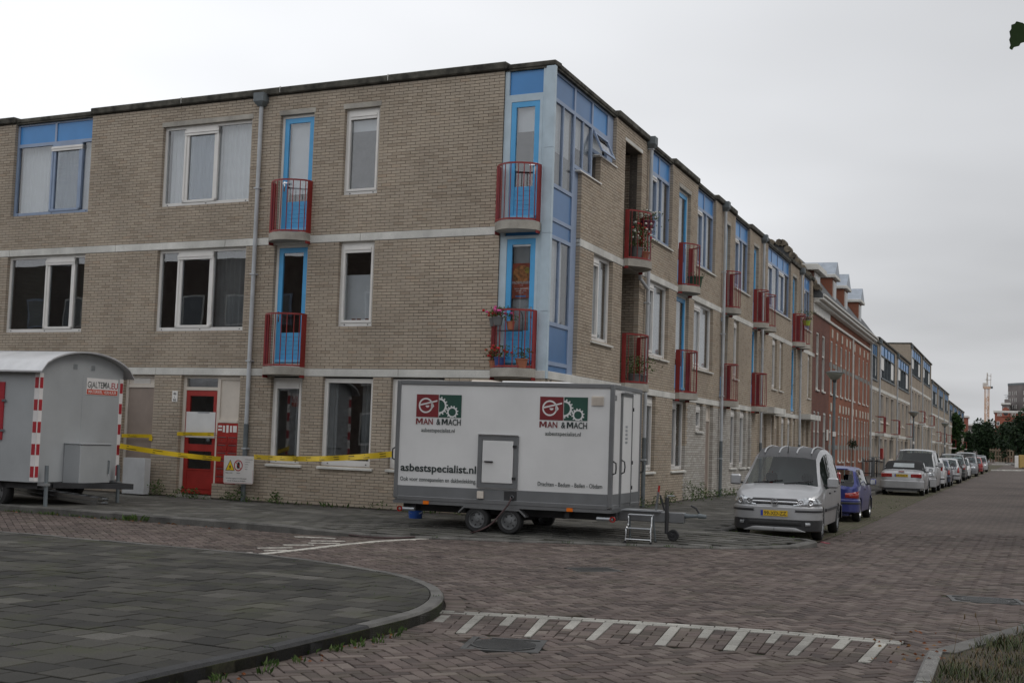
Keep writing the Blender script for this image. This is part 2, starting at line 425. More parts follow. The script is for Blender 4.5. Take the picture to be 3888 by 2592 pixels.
def far_road_mat():
    m, nt, b = new_mat('clay_paving_far'); b.inputs['Roughness'].default_value = .82; b.inputs['Specular IOR Level'].default_value = .3
    g = nt.nodes.new('ShaderNodeNewGeometry'); mp = nt.nodes.new('ShaderNodeMapping'); mp.inputs['Rotation'].default_value = (0, 0, radians(-23)); nt.links.new(g.outputs['Position'], mp.inputs[0])
    br = nt.nodes.new('ShaderNodeTexBrick'); br.inputs['Scale'].default_value = 1.; br.inputs['Brick Width'].default_value = .21; br.inputs['Row Height'].default_value = .105; br.inputs['Mortar Size'].default_value = .008; br.inputs['Bias'].default_value = 0.
    br.inputs['Color1'].default_value = (.092, .071, .063, 1); br.inputs['Color2'].default_value = (.142, .113, .101, 1); br.inputs['Mortar'].default_value = (.04, .038, .025, 1)
    nt.links.new(mp.outputs[0], br.inputs['Vector'])
    c = mixc(nt, br.outputs['Color'], ramp(nt, pos_noise(nt, .5, 5), [(.3, (.8,) * 3), (.7, (1.12,) * 3)]), 1., 'MULTIPLY')
    c = mixc(nt, c, ramp(nt, pos_noise(nt, 9, 4, .7), [(.3, (.75,) * 3), (.75, (1.2,) * 3)]), 1., 'MULTIPLY')
    nt.links.new(c, b.inputs['Base Color']); bump(nt, b, br.outputs['Fac'], -.3, .006); return m
m_froad = far_road_mat()
tag(G().box(-1500, 1500, -700, 2500, -.5, -.06).build('ground', m_soil), kind='structure')
NX0, NX1, NY0, NY1 = -17., 12., 5., 27.
g = G()
for a, b_, c, d in ((-160, 160, NY1, 420), (-160, 160, -60, NY0), (-160, NX0, NY0, NY1), (NX1, 160, NY0, NY1)):
    g.add([(a, c, -.003), (b_, c, -.003), (b_, d, -.003), (a, d, -.003)], [(0, 1, 2, 3)])
tag(g.build('street', m_froad), kind='structure')
road = tag(G().box(NX0 - .02, NX1 + .02, NY0 - .02, NY1 + .02, -.05, -.016).build('road', m_bed), kind='structure')
# ---- outlines
isl = [(-2.344, 7.93), (-2.02, 8.66), (-1.60, 9.53), (-1.246, 10.35), (-1.012, 10.905), (-.758, 11.51), (-.614, 12.1), (-.561, 12.77), (-.618, 13.5), (-.785, 14.06), (-1.06, 14.64), (-1.43, 15.17), (-1.95, 15.75), (-2.6, 16.3), (-3.3, 16.75), (-4.35, 17.3), (-7.45, 18.9), (-13., 21.75), (-22, 26.4), (-22, 8), (-9, -4), (-5.9, 0.0)]
islz = .10
A1 = FA((22, 4.95, 0))[:2]; A2 = FA((4.6, 4.95, 0))[:2]
kerbB = [A1, A2, (-3.19, 21.18), (-2.6, 21.12), (-1.7, 21.1), (-.74, 21.08), (.2, 21.0), (1.58, 21.0), (2.8, 20.96), (3.4, 20.98), (4.1, 21.25), (4.75, 21.6), (5.2, 22.12), (5.12, 22.5), (3.85, 23.62), FB((6, 3.38, 0))[:2], FB((40, 3.40, 0))[:2], FB((110, 3.7, 0))[:2], FB((180, 4.2, 0))[:2]]
sidew = kerbB + [FB((180, -.2, 0))[:2], (CX, CY), FA((22, -.2, 0))[:2]]
def SWZ(x, y):
    if x > -3.6 and y < 24.5:
        t = min(max((y - 21.0) / 2.2, 0), 1); z = .03 + .09 * t
        k = min(max((x + 3.6) / 1.6, 0), 1); k2 = min(max((5.6 - x) / .8, 0), 1) if x > 4.8 else 1
        return .12 + (z - .12) * k * k2
    return .12
def pdist(poly, x, y, closed=True):
    best = 1e9; n = len(poly)
    for i in range(n if closed else n - 1):
        x1, y1 = poly[i]; x2, y2 = poly[(i + 1) % n]; dx, dy = x2 - x1, y2 - y1
        t = max(0, min(1, ((x - x1) * dx + (y - y1) * dy) / (dx * dx + dy * dy)))
        e = hypot(x - x1 - t * dx, y - y1 - t * dy)
        if e < best: best = e
    return best
def offs(path, r):
    out = []
    for i, p in enumerate(path):
        a = path[max(i - 1, 0)]; b = path[min(i + 1, len(path) - 1)]
        l = hypot(b[0] - a[0], b[1] - a[1]); nx, ny = -(b[1] - a[1]) / l, (b[0] - a[0]) / l
        out.append((p[0] + nx * r, p[1] + ny * r))
    return out
def resample(path, step):
    o = [path[0]]; acc = 0
    for i in range(len(path) - 1):
        x1, y1 = path[i]; x2, y2 = path[i + 1]; l = hypot(x2 - x1, y2 - y1); n = max(1, round(l / step))
        for k in range(1, n + 1): o.append((x1 + (x2 - x1) * k / n, y1 + (y2 - y1) * k / n))
    return o
def smooth_path(path, it=2):
    for _ in range(it):
        o = [path[0]]
        for a, b in zip(path[:-1], path[1:]):
            o += [(a[0] * .75 + b[0] * .25, a[1] * .75 + b[1] * .25), (a[0] * .25 + b[0] * .75, a[1] * .25 + b[1] * .75)]
        path = o + [path[-1]]
    return path
def kerbs(path, wid, zf, low, parent, side, mats, length=.95, chamfer=.025, cnt=[0]):
    """separate kerb stones along a path; side: +1 stones lie left of it"""
    pts = resample(path, .24); i = 0
    while i < len(pts) - 1:
        j = min(i + max(1, int(length / .24)), len(pts) - 1); seg = pts[i:j + 1]
        if len(seg) < 2: break
        # shorten by a joint
        a, b = seg[0], seg[1]; l = hypot(b[0] - a[0], b[1] - a[1]); seg[0] = (a[0] + (b[0] - a[0]) * .004 / l, a[1] + (b[1] - a[1]) * .004 / l)
        inn = offs(seg, wid * side); mid = offs(seg, chamfer * side); dz = random.uniform(-.004, .004)
        vs = []; fs = []
        for p, m_, q in zip(seg, mid, inn):
            z = zf(*p) + dz
            vs += [(p[0], p[1], low), (p[0], p[1], z - chamfer), (m_[0], m_[1], z), (q[0], q[1], z), (q[0], q[1], low)]
        n = len(seg)
        for k in range(n - 1):
            for e in range(4): fs.append((k * 5 + e, (k + 1) * 5 + e, (k + 1) * 5 + e + 1, k * 5 + e + 1))
        fs += [(0, 1, 2, 3, 4), tuple((n - 1) * 5 + e for e in (4, 3, 2, 1, 0))]
        if side < 0: fs = [tuple(reversed(f)) for f in fs]
        mt = mats(seg[0]) if callable(mats) else mats
        G().add(vs, fs).build('kerb_stone', mt, parent); cnt[0] += 1
        i = j
isl_path = smooth_path(isl[:17], 1)
isl_poly = isl_path + isl[17:]
pv_i = tag(G().prism(isl_poly, -.03, islz - .02).build('traffic_island', m_bed), kind='structure')
vis = isl_path[:]
kerbs([(-3.6, 5.1)] + vis + [(-11, 20.7)], .13, lambda x, y: islz + .002, -.02, pv_i, 1, lambda p: m_kerbd if p[1] < 10.4 and p[0] > -4 else m_kerb)
isl_in = [tuple(p) for p in offs([(-3.6, 5.1)] + isl_path, .142)] + [(-22, 26), (-22, 8), (-9, -3.5)]
# convex version of the inner outline for clipping
def hull(pts):
    pts = sorted(set((round(a, 4), round(b, 4)) for a, b in pts))
    def half(ps):
        o = []
        for p in ps:
            while len(o) > 1 and (o[-1][0] - o[-2][0]) * (p[1] - o[-2][1]) - (o[-1][1] - o[-2][1]) * (p[0] - o[-2][0]) <= 0: o.pop()
            o.append(p)
        return o
    return half(pts)[:-1] + half(pts[::-1])[:-1]
isl_hull = hull(isl_in)
def inview(x, y, z=0., mg=.12):
    d = Vector((x, y, z - CAMZ)); k = d.dot(fw)
    if k < .3: return False
    a = d.dot(rt) / k * FPX / 1944; b = d.dot(up) / k * FPX / 1296
    return abs(a) < 1 + mg and abs(b) < 1 + mg
def tilefield(ang, sx, sy, x0, x1, y0, y1, test, bond=.5, ox=0, oy=0):
    c, s = cos(ang), sin(ang); cs = [((x - ox) * c + (y - oy) * s, -(x - ox) * s + (y - oy) * c) for x in (x0, x1) for y in (y0, y1)]
    i0 = int(min(a for a, b in cs) / sx) - 1; i1 = int(max(a for a, b in cs) / sx) + 1
    j0 = int(min(b for a, b in cs) / sy) - 1; j1 = int(max(b for a, b in cs) / sy) + 1
    for j in range(j0, j1):
        o = (j % 2) * bond * sx
        for i in range(i0, i1):
            u, v = i * sx + o, j * sy
            X = ox + (u + sx / 2) * c - (v + sy / 2) * s; Y = oy + (u + sx / 2) * s + (v + sy / 2) * c
            if x0 <= X <= x1 and y0 <= Y <= y1 and test(X, Y): yield X, Y
def slab_piece(g, poly, zt, h, tilt=.0025, ch=.004):
    """flat piece with a small worn edge; poly ccw"""
    cx_ = sum(p[0] for p in poly) / len(poly); cy_ = sum(p[1] for p in poly) / len(poly)
    tx, ty = random.uniform(-tilt, tilt), random.uniform(-tilt, tilt); n = len(poly); vs = []
    for p in poly: vs.append((p[0], p[1], zt - h))
    for p in poly: vs.append((p[0], p[1], zt - ch + (p[0] - cx_) * tx * 4 + (p[1] - cy_) * ty * 4))
    for p in poly:
        l = hypot(p[0] - cx_, p[1] - cy_) + 1e-6; k = max(0, 1 - ch * 1.6 / l)
        q = (cx_ + (p[0] - cx_) * k, cy_ + (p[1] - cy_) * k); vs.append((q[0], q[1], zt + (q[0] - cx_) * tx * 4 + (q[1] - cy_) * ty * 4))
    fs = [tuple(range(2 * n, 3 * n))]
    for i in range(n):
        j = (i + 1) % n; fs += [(i, j, n + j, n + i), (n + i, n + j, 2 * n + j, 2 * n + i)]
    g.add(vs, fs)
def rect(X, Y, w_, h_, ang):
    c, s = cos(ang), sin(ang)
    return [(X + a * c - b * s, Y + a * s + b * c) for a, b in ((-w_ / 2, -h_ / 2), (w_ / 2, -h_ / 2), (w_ / 2, h_ / 2), (-w_ / 2, h_ / 2))]
# ---- tiles of the island
T_ANG = ANG_A - pi
pieces = []
for X, Y in tilefield(T_ANG, .302, .302, -17, .2, 5, 24, lambda x, y: inview(x, y, islz, .34) and pdist(isl_hull, x, y) < 30):
    p = clip_convex(rect(X, Y, .290, .290, T_ANG), isl_hull)
    if len(p) > 2: pieces.append((hypot(X, Y), p, X, Y))
pieces.sort(key=lambda t: t[0])
ndone = 0; g = G()
proto = {}
for i, (dd, p, X, Y) in enumerate(pieces):
    z = islz + random.uniform(-.0035, .003) + .004 * mnoise.noise((X * .8, Y * .8, 0))
    if ndone < 300 and len(p) == 4 and abs(hypot(p[0][0] - p[1][0], p[0][1] - p[1][1]) - .290) < 1e-3 and abs(hypot(p[1][0] - p[2][0], p[1][1] - p[2][1]) - .290) < 1e-3:
        if 'm' not in proto:
            gg = G(); slab_piece(gg, rect(0, 0, .290, .290, 0), 0, .02, 0); o = gg.build('tile', m_til1, pv_i); proto['m'] = o.data
        else:
            o = bpy.data.objects.new('tile', proto['m']); COL.objects.link(o); o.parent = pv_i
        o.location = (X, Y, z); o.rotation_euler = (random.uniform(-.006, .006), random.uniform(-.006, .006), T_ANG + random.uniform(-.006, .006)); ndone += 1
    else:
        g.cur = random.random(); slab_piece(g, p, z, .02)
g.build('tile_field', m_til, pv_i, rnd=True, kind='stuff')
# ---- pavement along the building
pts = sidew
pv_b = empty('pavement', (0, 0, 0)); tag(pv_b, kind='structure')
gb = G()
for X, Y in tilefield(T_ANG, .302, .302, -17, 6, 20, 33, lambda x, y: inside(sidew, x, y) and pdist(kerbB, x, y, False) > .2 and inview(x, y, .1, .1)):
    gb.cur = random.random(); slab_piece(gb, rect(X, Y, .293, .293, T_ANG), SWZ(X, Y) + random.uniform(-.004, .003), .03)
for X, Y in tilefield(ANG_B, .302, .302, 0, 40, 22, 80, lambda x, y: inside(sidew, x, y) and pdist(kerbB, x, y, False) > .2 and (FB.inv(x, y)[0] > .6 and (x > 6 or y > 33)) and FB.inv(x, y)[0] < 40 and inview(x, y, .1, .1)):
    gb.cur = random.random(); slab_piece(gb, rect(X, Y, .296, .296, ANG_B), .12 + random.uniform(-.004, .003), .03)
gb.build('tile_field', m_tilb, pv_b, rnd=True, kind='stuff')
# bed below the tiles follows the dropped corner
gbed = G(); xs = np.arange(-24, 8.01, .5); ys = np.arange(20.5, 36.01, .5)
vid = {}
for i in range(len(xs) - 1):
    for j in range(len(ys) - 1):
        q = [(xs[i], ys[j]), (xs[i + 1], ys[j]), (xs[i + 1], ys[j + 1]), (xs[i], ys[j + 1])]
        if all(inside(sidew, *p) for p in q): gbed.add([(p[0], p[1], SWZ(*p) - .016) for p in q], [(0, 1, 2, 3)])
gbed.build('tile_bed', m_bed, pv_b)
gfar = G(); gfar.prism([FB((13, 3.3, 0))[:2], FB((40, 3.3, 0))[:2], FB((110, 3.6, 0))[:2], FB((180, 4.1, 0))[:2], FB((180, -.1, 0))[:2], FB((13, -.1, 0))[:2]], -.03, .104)
gfar.build('tile_bed', m_tilb if False else simple('far_pavement', (.11, .105, .095), .9, var=.25, scale=2, fine=.2), pv_b)
kerbs([p for p in resample(kerbB[:15], 1.)], .14, lambda x, y: SWZ(x, y) + .003, -.02, pv_b, -1 if False else 1, m_kerb)
kerbs([FB((u_, 3.38 if u_ < 40 else 3.4 + (u_ - 40) * .005, 0))[:2] for u_ in np.arange(.2, 70, 1.)], .14, lambda x, y: .123, -.02, pv_b, 1, m_kerb)
# ---- marking arc of the ramp
LP = [(-.66, 12.62), (-.1, 12.56), (.67, 12.45), (1.66, 12.225), (2.4, 12.03), (2.95, 11.83), (3.5, 11.6)]
LPs = resample(smooth_path(LP, 2), .02)
acc = [0]
for a, b in zip(LPs[:-1], LPs[1:]): acc.append(acc[-1] + hypot(b[0] - a[0], b[1] - a[1]))
def lp(s_, t_):
    """point at arc length s, t metres towards the camera"""
    s_c = min(max(s_, 0), acc[-1] - 1e-4); i = max(0, int(np.searchsorted(acc, s_c)) - 1)
    a, b = LPs[i], LPs[i + 1]; l = acc[i + 1] - acc[i]; k = (s_ - acc[i]) / l
    tx, ty = (b[0] - a[0]) / l, (b[1] - a[1]) / l
    return (a[0] + (b[0] - a[0]) * k + ty * t_, a[1] + (b[1] - a[1]) * k - tx * t_)
def lpoly(s0, s1, t0, t1): return [lp(s0, t1), lp(s1, t1), lp(s1, t0), lp(s0, t0)]
SE = acc[-1]
def wblock(s0, s1, t0, t1):
    g = G(); p = lpoly(s0 + .005, s1 - .005, t0 + .006, t1 - .006); c = (sum(a for a, b in p) / 4, sum(b for a, b in p) / 4)
    slab_piece(g, [(a - c[0], b - c[1]) for a, b in p], 0, .013, .001)
    o = g.build('white_paver', m_wpav, road, loc=(c[0], c[1], .0015 + random.uniform(-.001, .001)))
for row in (0, 1):
    s_ = -.11 * row
    while s_ < SE:
        a, b = max(s_, 0), min(s_ + .22, SE)
        if b - a > .03: wblock(a, b, .11 * row, .11 * row + .105)
        s_ += .22
gm = G()
def dblock(s0, s1, t0, t1):
    gm.cur = random.random(); p = lpoly(s0 + .005, s1 - .005, t0 + .005, t1 - .005)
    if not inside(isl_poly, *p[0]): slab_piece(gm, p, random.uniform(-.004, .002), .013)
k = 0; s_ = .12
while s_ < SE - .02:
    long_ = k % 2 == 1
    nb = 4 if long_ else 2
    off0 = .225
    for q in range(nb):
        if not inside(isl_poly, *lp(s_ + .05, off0 + q * .28 + .2)): wblock(s_, s_ + .1, off0 + q * .28, off0 + (q + 1) * .28)
    t_ = off0 + nb * .28
    while t_ < 1.3:
        dblock(s_, s_ + .1, t_, t_ + .14); t_ += .14
    t_ = off0; m_ = random.randint(0, 1)
    while t_ < 1.3:
        if m_ % 2: dblock(s_ + .1, s_ + .305, t_, t_ + .1); t_ += .1
        else: dblock(s_ + .1, s_ + .2, t_, t_ + .205); dblock(s_ + .2, s_ + .305, t_, t_ + .205); t_ += .205
        m_ += 1
    s_ += .305; k += 1
gm.build('paver_band', m_pav, road, rnd=True, kind='stuff')
band = [lp(s, -.03) for s in np.linspace(-.05, SE + .03, 20)] + [lp(s, 1.36) for s in np.linspace(SE + .03, -.05, 20)]
# ---- worn white line and dashes where the side street joins
gl = G()
wl = [gpx(*p) for p in ((960, 2104), (1100, 2098), (1300, 2066), (1580, 2044), (1700, 2040))]
# ---- herringbone
HA = radians(23); CELL = .1055
manh = [rect(.02, 10.68, .62, .66, radians(-8)), rect(1.15, 17.05, .62, .5, radians(20)), rect(5.45, 15.05, .78, .6, radians(-12))]
pstrip = [FB((u, d, 0))[:2] for u, d in ((.0, 3.42), (.0, 5.0), (6, 5.22), (40, 5.3), (110, 5.8), (180, 6.3), (180, 4.2), (110, 3.7), (40, 3.42))]
pstrip[0] = (3.86, 23.64); pstrip[1] = (5.14, 22.53)
def strip_mat():
    m, nt, b = new_mat('mossy_parking_pavers'); b.inputs['Roughness'].default_value = .9; b.inputs['Specular IOR Level'].default_value = .2
    g_ = nt.nodes.new('ShaderNodeNewGeometry'); mp_ = nt.nodes.new('ShaderNodeMapping'); mp_.inputs['Rotation'].default_value = (0, 0, -ANG_B); nt.links.new(g_.outputs['Position'], mp_.inputs[0])
    br = nt.nodes.new('ShaderNodeTexBrick'); br.inputs['Scale'].default_value = 1.; br.inputs['Brick Width'].default_value = .21; br.inputs['Row Height'].default_value = .105; br.inputs['Mortar Size'].default_value = .012; br.inputs['Mortar Smooth'].default_value = .5
    br.inputs['Color1'].default_value = (.085, .07, .058, 1); br.inputs['Color2'].default_value = (.13, .105, .09, 1); br.inputs['Mortar'].default_value = (.06, .085, .022, 1); nt.links.new(mp_.outputs[0], br.inputs['Vector'])
    c = mixc(nt, br.outputs['Color'], ramp(nt, pos_noise(nt, 35, 3), [(.3, (.045, .065, .018)), (.7, (.10, .13, .04))]), ramp(nt, pos_noise(nt, 1.3, 6, .7), [(.52, (0, 0, 0)), (.72, (.6,) * 3)]))
    nt.links.new(c, b.inputs['Base Color']); bump(nt, b, pos_noise(nt, 50, 4), .8, .02); return m
ps_ = G()
ps_.add([(p[0], p[1], .0015) for p in (pstrip[0], pstrip[1], pstrip[2], pstrip[3], pstrip[8])] + [(p[0], p[1], .0015) for p in (pstrip[4], pstrip[5], pstrip[6], pstrip[7])], [(0, 1, 2, 3, 4), (4, 3, 5, 8), (8, 5, 6, 7)])
tag(ps_.build('parking_strip', strip_mat()), kind='structure')
rgrass = [(2.3, 7.6), (2.78, 8.84), (3.39, 10.43), (3.48, 10.52), (4.92, 12.30), (12.1, 21.2), (12.1, 5), (1.3, 5)]
pieces = []
c_, s_ = cos(HA), sin(HA)
isl_test = isl_poly; ring = .22
R_ = int(40 / CELL)
for yy in range(-40, 300):
    for xx in range(-150, 230):
        r_ = (xx - yy) % 4
        if r_ == 0: u, v, a_ = (xx + 1) * CELL, (yy + .5) * CELL, HA
        elif r_ == 3: u, v, a_ = (xx + .5) * CELL, (yy + 1) * CELL, HA + pi / 2
        else: continue
        X = u * c_ - v * s_; Y = u * s_ + v * c_
        if not (NY0 < Y < NY1 and NX0 < X < NX1) or not inview(X, Y, 0, .28): continue
        if inside(isl_test, X, Y) or inside(band, X, Y) or inside(rgrass, X, Y): continue
        if Y > 20.7 and inside(sidew, X, Y) and pdist(kerbB, X, Y, False) > .15: continue
        if any(inside(m_, X, Y) for m_ in manh) or (Y > 22 and inside(pstrip, X, Y)): continue
        if -3 < X < 1 and 10.2 < Y < 17 and pdist(isl_poly, X, Y) < ring: continue
        pieces.append((hypot(X, Y), X, Y, a_))
pieces.sort()
g = G(); pm = None
for i, (dd, X, Y, a_) in enumerate(pieces):
    z = random.uniform(-.004, .002) + .006 * mnoise.noise((X * .5, Y * .5, 3))
    if i < 300:
        if pm is None:
            gg = G(); slab_piece(gg, rect(0, 0, .1985, .0935, 0), 0, .02, 0, .006); o = gg.build('paver', m_pav1, road); pm = o.data
        else:
            o = bpy.data.objects.new('paver', pm); COL.objects.link(o); o.parent = road
        o.location = (X, Y, z); o.rotation_euler = (random.uniform(-.012, .012), random.uniform(-.012, .012), a_ + random.uniform(-.025, .025))
    else:
        g.cur = random.random(); slab_piece(g, rect(X + random.uniform(-.002, .002), Y, .1985, .0935, a_ + random.uniform(-.02, .02)), z, .02, .006, .005)
# soldier course round the island tip
ringp = resample(isl_path, .1035)
for a, b in zip(ringp[:-1], ringp[1:]):
    X, Y = (a[0] + b[0]) / 2, (a[1] + b[1]) / 2; ang = atan2(b[1] - a[1], b[0] - a[0])
    if Y > 10.2 and inview(X, Y, 0, .08) and X > -4:
        g.cur = random.random(); slab_piece(g, rect(X + sin(ang) * .118, Y - cos(ang) * .118, .098, .2, ang), random.uniform(-.004, .002), .014)
g.build('paver_field', m_pav, road, rnd=True, kind='stuff')
# ---- manhole covers
def manhole(cx_, cy_, w_, h_, ang, label, round_=True):
    r = empty('manhole_cover', (cx_, cy_, 0), ang, label, 'manhole cover')
    g = G(); a, b = w_ / 2, h_ / 2
    for x0, x1, y0, y1 in ((-a, a, -b, -b + .05), (-a, a, b - .05, b), (-a, -a + .05, -b + .05, b - .05), (a - .05, a, -b + .05, b - .05)): g.box(x0, x1, y0, y1, -.012, .002)
    g.build('frame', m_iron, r)
    G().box(-a + .05, a - .05, -b + .05, b - .05, -.012, -.006).build('plate', m_iron, r)
    g = G(); n = int((h_ - .12) / .034)
    for i in range(n):
        y = -b + .065 + i * .034; half = a - .06
        if round_: half = min(half, sqrt(max(0, (a - .06) ** 2 - (y * (a - .06) / (b - .06)) ** 2)) + .01)
        if half > .03: g.box(-half, half, y, y + .017, -.006, .0025)
    g.build('rib', m_iron, r)
    if round_: G().lathe([(min(a, b) - .055, -.006), (min(a, b) - .055, .003), (min(a, b) - .04, .003), (min(a, b) - .04, -.006)], n=40).build('ring', m_iron, r)
manhole(.02, 10.68, .62, .66, radians(-8), 'ribbed iron manhole cover below the white ramp marking')
manhole(1.15, 17.05, .62, .5, radians(20), 'flat rectangular iron cover amid the crossing pavers', False)
manhole(5.45, 15.05, .78, .6, radians(-12), 'ribbed iron manhole cover near the grass verge kerb')
# ---- worn thermoplastic markings at the side street (sheet 3 mm above the pavers)
m_wline = simple('worn_road_paint', (.52, .50, .45), .7, var=.35, scale=9, fine=.2)
def strip_line(name, pts, wid, label, n=16):
    P = resample(pts, .12); g = G(); le = offs(P, wid / 2); ri = offs(P, -wid / 2)
    for i in range(len(P) - 1):
        g.add([(*ri[i], .006), (*ri[i + 1], .006), (*le[i + 1], .006), (*le[i], .006), (*ri[i], -.008), (*ri[i + 1], -.008), (*le[i + 1], -.008), (*le[i], -.008)], [(0, 1, 2, 3), (0, 4, 5, 1), (2, 6, 7, 3)])
    return tag(g.build(name, m_wline, road))
strip_line('white_line', [gpx(x, y) for x, y in ((905, 2110), (1010, 2101), (1150, 2085), (1300, 2067), (1450, 2053), (1600, 2045), (1740, 2040))], .11, '')
for (x0, y0), (x1, y1) in (((880, 2097), (960, 2098)), ((975, 2080), (1110, 2078)), ((1075, 2068), (1190, 2068)), ((1118, 2036), (1275, 2043)), ((1170, 2061), (1290, 2062)), ((1000, 2089), (1090, 2088)), ((1180, 2052), (1310, 2054))):
    strip_line('white_dash', [gpx(x0, y0), gpx(x1, y1)], .07, '')
# ---- grass verge with kerb, lower right
vz = .10
kR = [(2.2, 7.7), (2.707, 8.84), (3.316, 10.43)]
verge = tag(G().prism([(2.8, 8.85), (3.42, 10.38), (3.52, 10.42), (4.9, 12.2), (12, 20.9), (30, 43), (30, 5), (1.4, 5), (2.3, 7.66)], -.03, .085).build('verge', m_soil), kind='structure')
kerbs(kR + [(3.33, 10.46)], .12, lambda x, y: vz, -.02, verge, -1, simple('kerb_granite', (.17, .165, .155), .85, var=.25, scale=6, fine=.35, bmp=.4))
kerbs([(3.36, 10.5), (4.835, 12.36), (6.5, 14.45), (12, 21.3), (20, 31)], .2, lambda x, y: vz, -.02, verge, -1, m_kerb)
# crossing dots far down the street
dots = []
for (x0, y0), (x1, y1), n in (((3768, 1785.6), (3882, 1786.5), 12), ((3771, 1763.3), (3838, 1763.5), 9), ((3782, 1756.2), (3824, 1757), 7)):
    for i in range(n):
        x = x0 + (x1 - x0) * i / (n - 1); y = y0 + (y1 - y0) * i / (n - 1); X, Y = gpx(x, y)
        s_ = Y * .0042
        hw_ = Y * .0011; g = G(); g.add([(-hw_, -.7, -.002), (hw_, -.7, -.002), (hw_, .5, .10), (-hw_, .5, .10), (-hw_, .5, -.01), (hw_, .5, -.01)], [(0, 1, 2, 3), (3, 2, 5, 4), (0, 3, 4), (1, 5, 2)]); o = g.build('crossing_block', m_wpav, None, loc=(X, Y, 0)); o.rotation_euler[2] = ANG_B - pi / 2
        dots.append(o)
st = bpy.data.objects['street']
for o in dots: o.parent = st

pk = [gpx(3118, 2055, .006), gpx(3150, 2061, .006)]
strip_line('pink_mark', pk, .03, '').data.materials[0] = simple('pink_chalk', (.5, .12, .16), .8)
# ================================================================== CORNER BUILDING
ZL0, ZL1, ZU0, ZU1, ZR0, ZR1 = 2.7705, 2.9333, 5.5548, 5.7209, 8.80, 8.956
CRS = .0624
bld = empty('apartment_building', (CX, CY, .1), 0, 'three storey beige brick corner apartment block with blue panels and red balconies', 'building')
def snap(z, st):
    o = (ZL0, ZL1, ZU1)[st]
    return o + round((z - o) / CRS) * CRS
class Hole:
    def __init__(s, u0, u1, z0, z1, st):
        s.u0, s.u1 = u0, u1
        s.z0, s.z1 = snap(z0, st), snap(z1, st)
bricks_far = {'brick': G(), 'washed': G()}; brick_near = []
def brick_box(g, F, u0, u1, z0, z1, dep, j):
    p = j * .0018
    vs = [F((u, d, z)) for u, d, z in ((u0, -dep, z0), (u1, -dep, z0), (u1, -dep, z1), (u0, -dep, z1), (u0, p, z0), (u1, p, z0), (u1, p, z1), (u0, p, z1))]
    fs = [(4, 5, 6, 7), (0, 1, 5, 4), (1, 2, 6, 5), (2, 3, 7, 6), (3, 0, 4, 7)]
    if F.sg > 0: fs = [tuple(reversed(f)) for f in fs]
    n = len(g.v); g.v += vs; g.f += [tuple(i + n for i in f) for f in fs]; c = random.random(); g.r += [c] * 5; g.sm += [False] * 5
def brickwall(F, ua, ub, za, zb, holes, st, near=None, washed=None):
    """brick courses of one storey between za and zb, with openings left out"""
    o = (ZL0, ZL1, ZU1)[st]; k0 = math.ceil((za - o) / CRS - .3); k1 = int((zb - o) / CRS + .3)
    for k in range(k0, k1):
        z0 = o + k * CRS + .005; z1 = o + (k + 1) * CRS - .005; zm = (z0 + z1) / 2
        cuts = sorted((h.u0, h.u1) for h in holes if h.z0 < zm < h.z1)
        spans = []; c = ua
        for a, b in cuts:
            if a > c + .02: spans.append((c, a))
            c = max(c, b)
        if c < ub - .02: spans.append((c, ub))
        for a, b in spans:
            off = (k % 2) * .11; jn = [off + j * .22 for j in range(math.floor((a - off) / .22), math.ceil((b - off) / .22) + 1)]
            ed = [a] + [x for x in jn if a + .05 < x < b - .05] + [b]
            for i in range(len(ed) - 1):
                l = ed[i] + (.005 if i else 0); r = ed[i + 1] - (.005 if i < len(ed) - 2 else 0)
                edge = i == 0 or i == len(ed) - 2
                if not edge and near and near(l, zm): brick_near.append((F, l, r, z0, z1))
                else:
                    gk = 'washed' if washed and washed(l, zm) else 'brick'
                    brick_box(bricks_far[gk], F, l, r, z0, z1, .115 if edge else .02, random.uniform(-1, 1))
wallg = G()
def slabwall(F, ua, ub, za, zb, holes, dd=.011):
    e = .004
    hs = [(h.u0 - e, h.u1 + e, h.z0 - e, h.z1 + e) for h in holes]
    us = sorted({ua, ub} | {min(max(x, ua), ub) for h in hs for x in h[:2]}); zs = sorted({za, zb} | {min(max(x, za), zb) for h in hs for x in h[2:]})
    def solid(i, j):
        if i < 0 or j < 0 or i >= len(us) - 1 or j >= len(zs) - 1: return None
        u, z = (us[i] + us[i + 1]) / 2, (zs[j] + zs[j + 1]) / 2
        return not any(h[0] < u < h[1] and h[2] < z < h[3] for h in hs)
    G_ = G(F)
    for i in range(len(us) - 1):
        for j in range(len(zs) - 1):
            if not solid(i, j): continue
            u0, u1, z0, z1 = us[i], us[i + 1], zs[j], zs[j + 1]
            G_.add([(u0, -dd, z0), (u1, -dd, z0), (u1, -dd, z1), (u0, -dd, z1)], [(3, 2, 1, 0)])
            G_.add([(u0, -.3, z0), (u1, -.3, z0), (u1, -.3, z1), (u0, -.3, z1)], [(0, 1, 2, 3)])
            for di, dj, q in ((-1, 0, ((u0, z0), (u0, z1))), (1, 0, ((u1, z1), (u1, z0))), (0, -1, ((u1, z0), (u0, z0))), (0, 1, ((u0, z1), (u1, z1)))):
                if solid(i + di, j + dj) is not True:
                    (a, b), (c, d) = q; G_.add([(a, -dd, b), (c, -dd, d), (c, -.3, d), (a, -.3, b)], [(0, 1, 2, 3)])
    n = len(wallg.v); wallg.v += G_.v; wallg.f += [tuple(i + n for i in f) for f in G_.f]; wallg.r += G_.r; wallg.sm += G_.sm
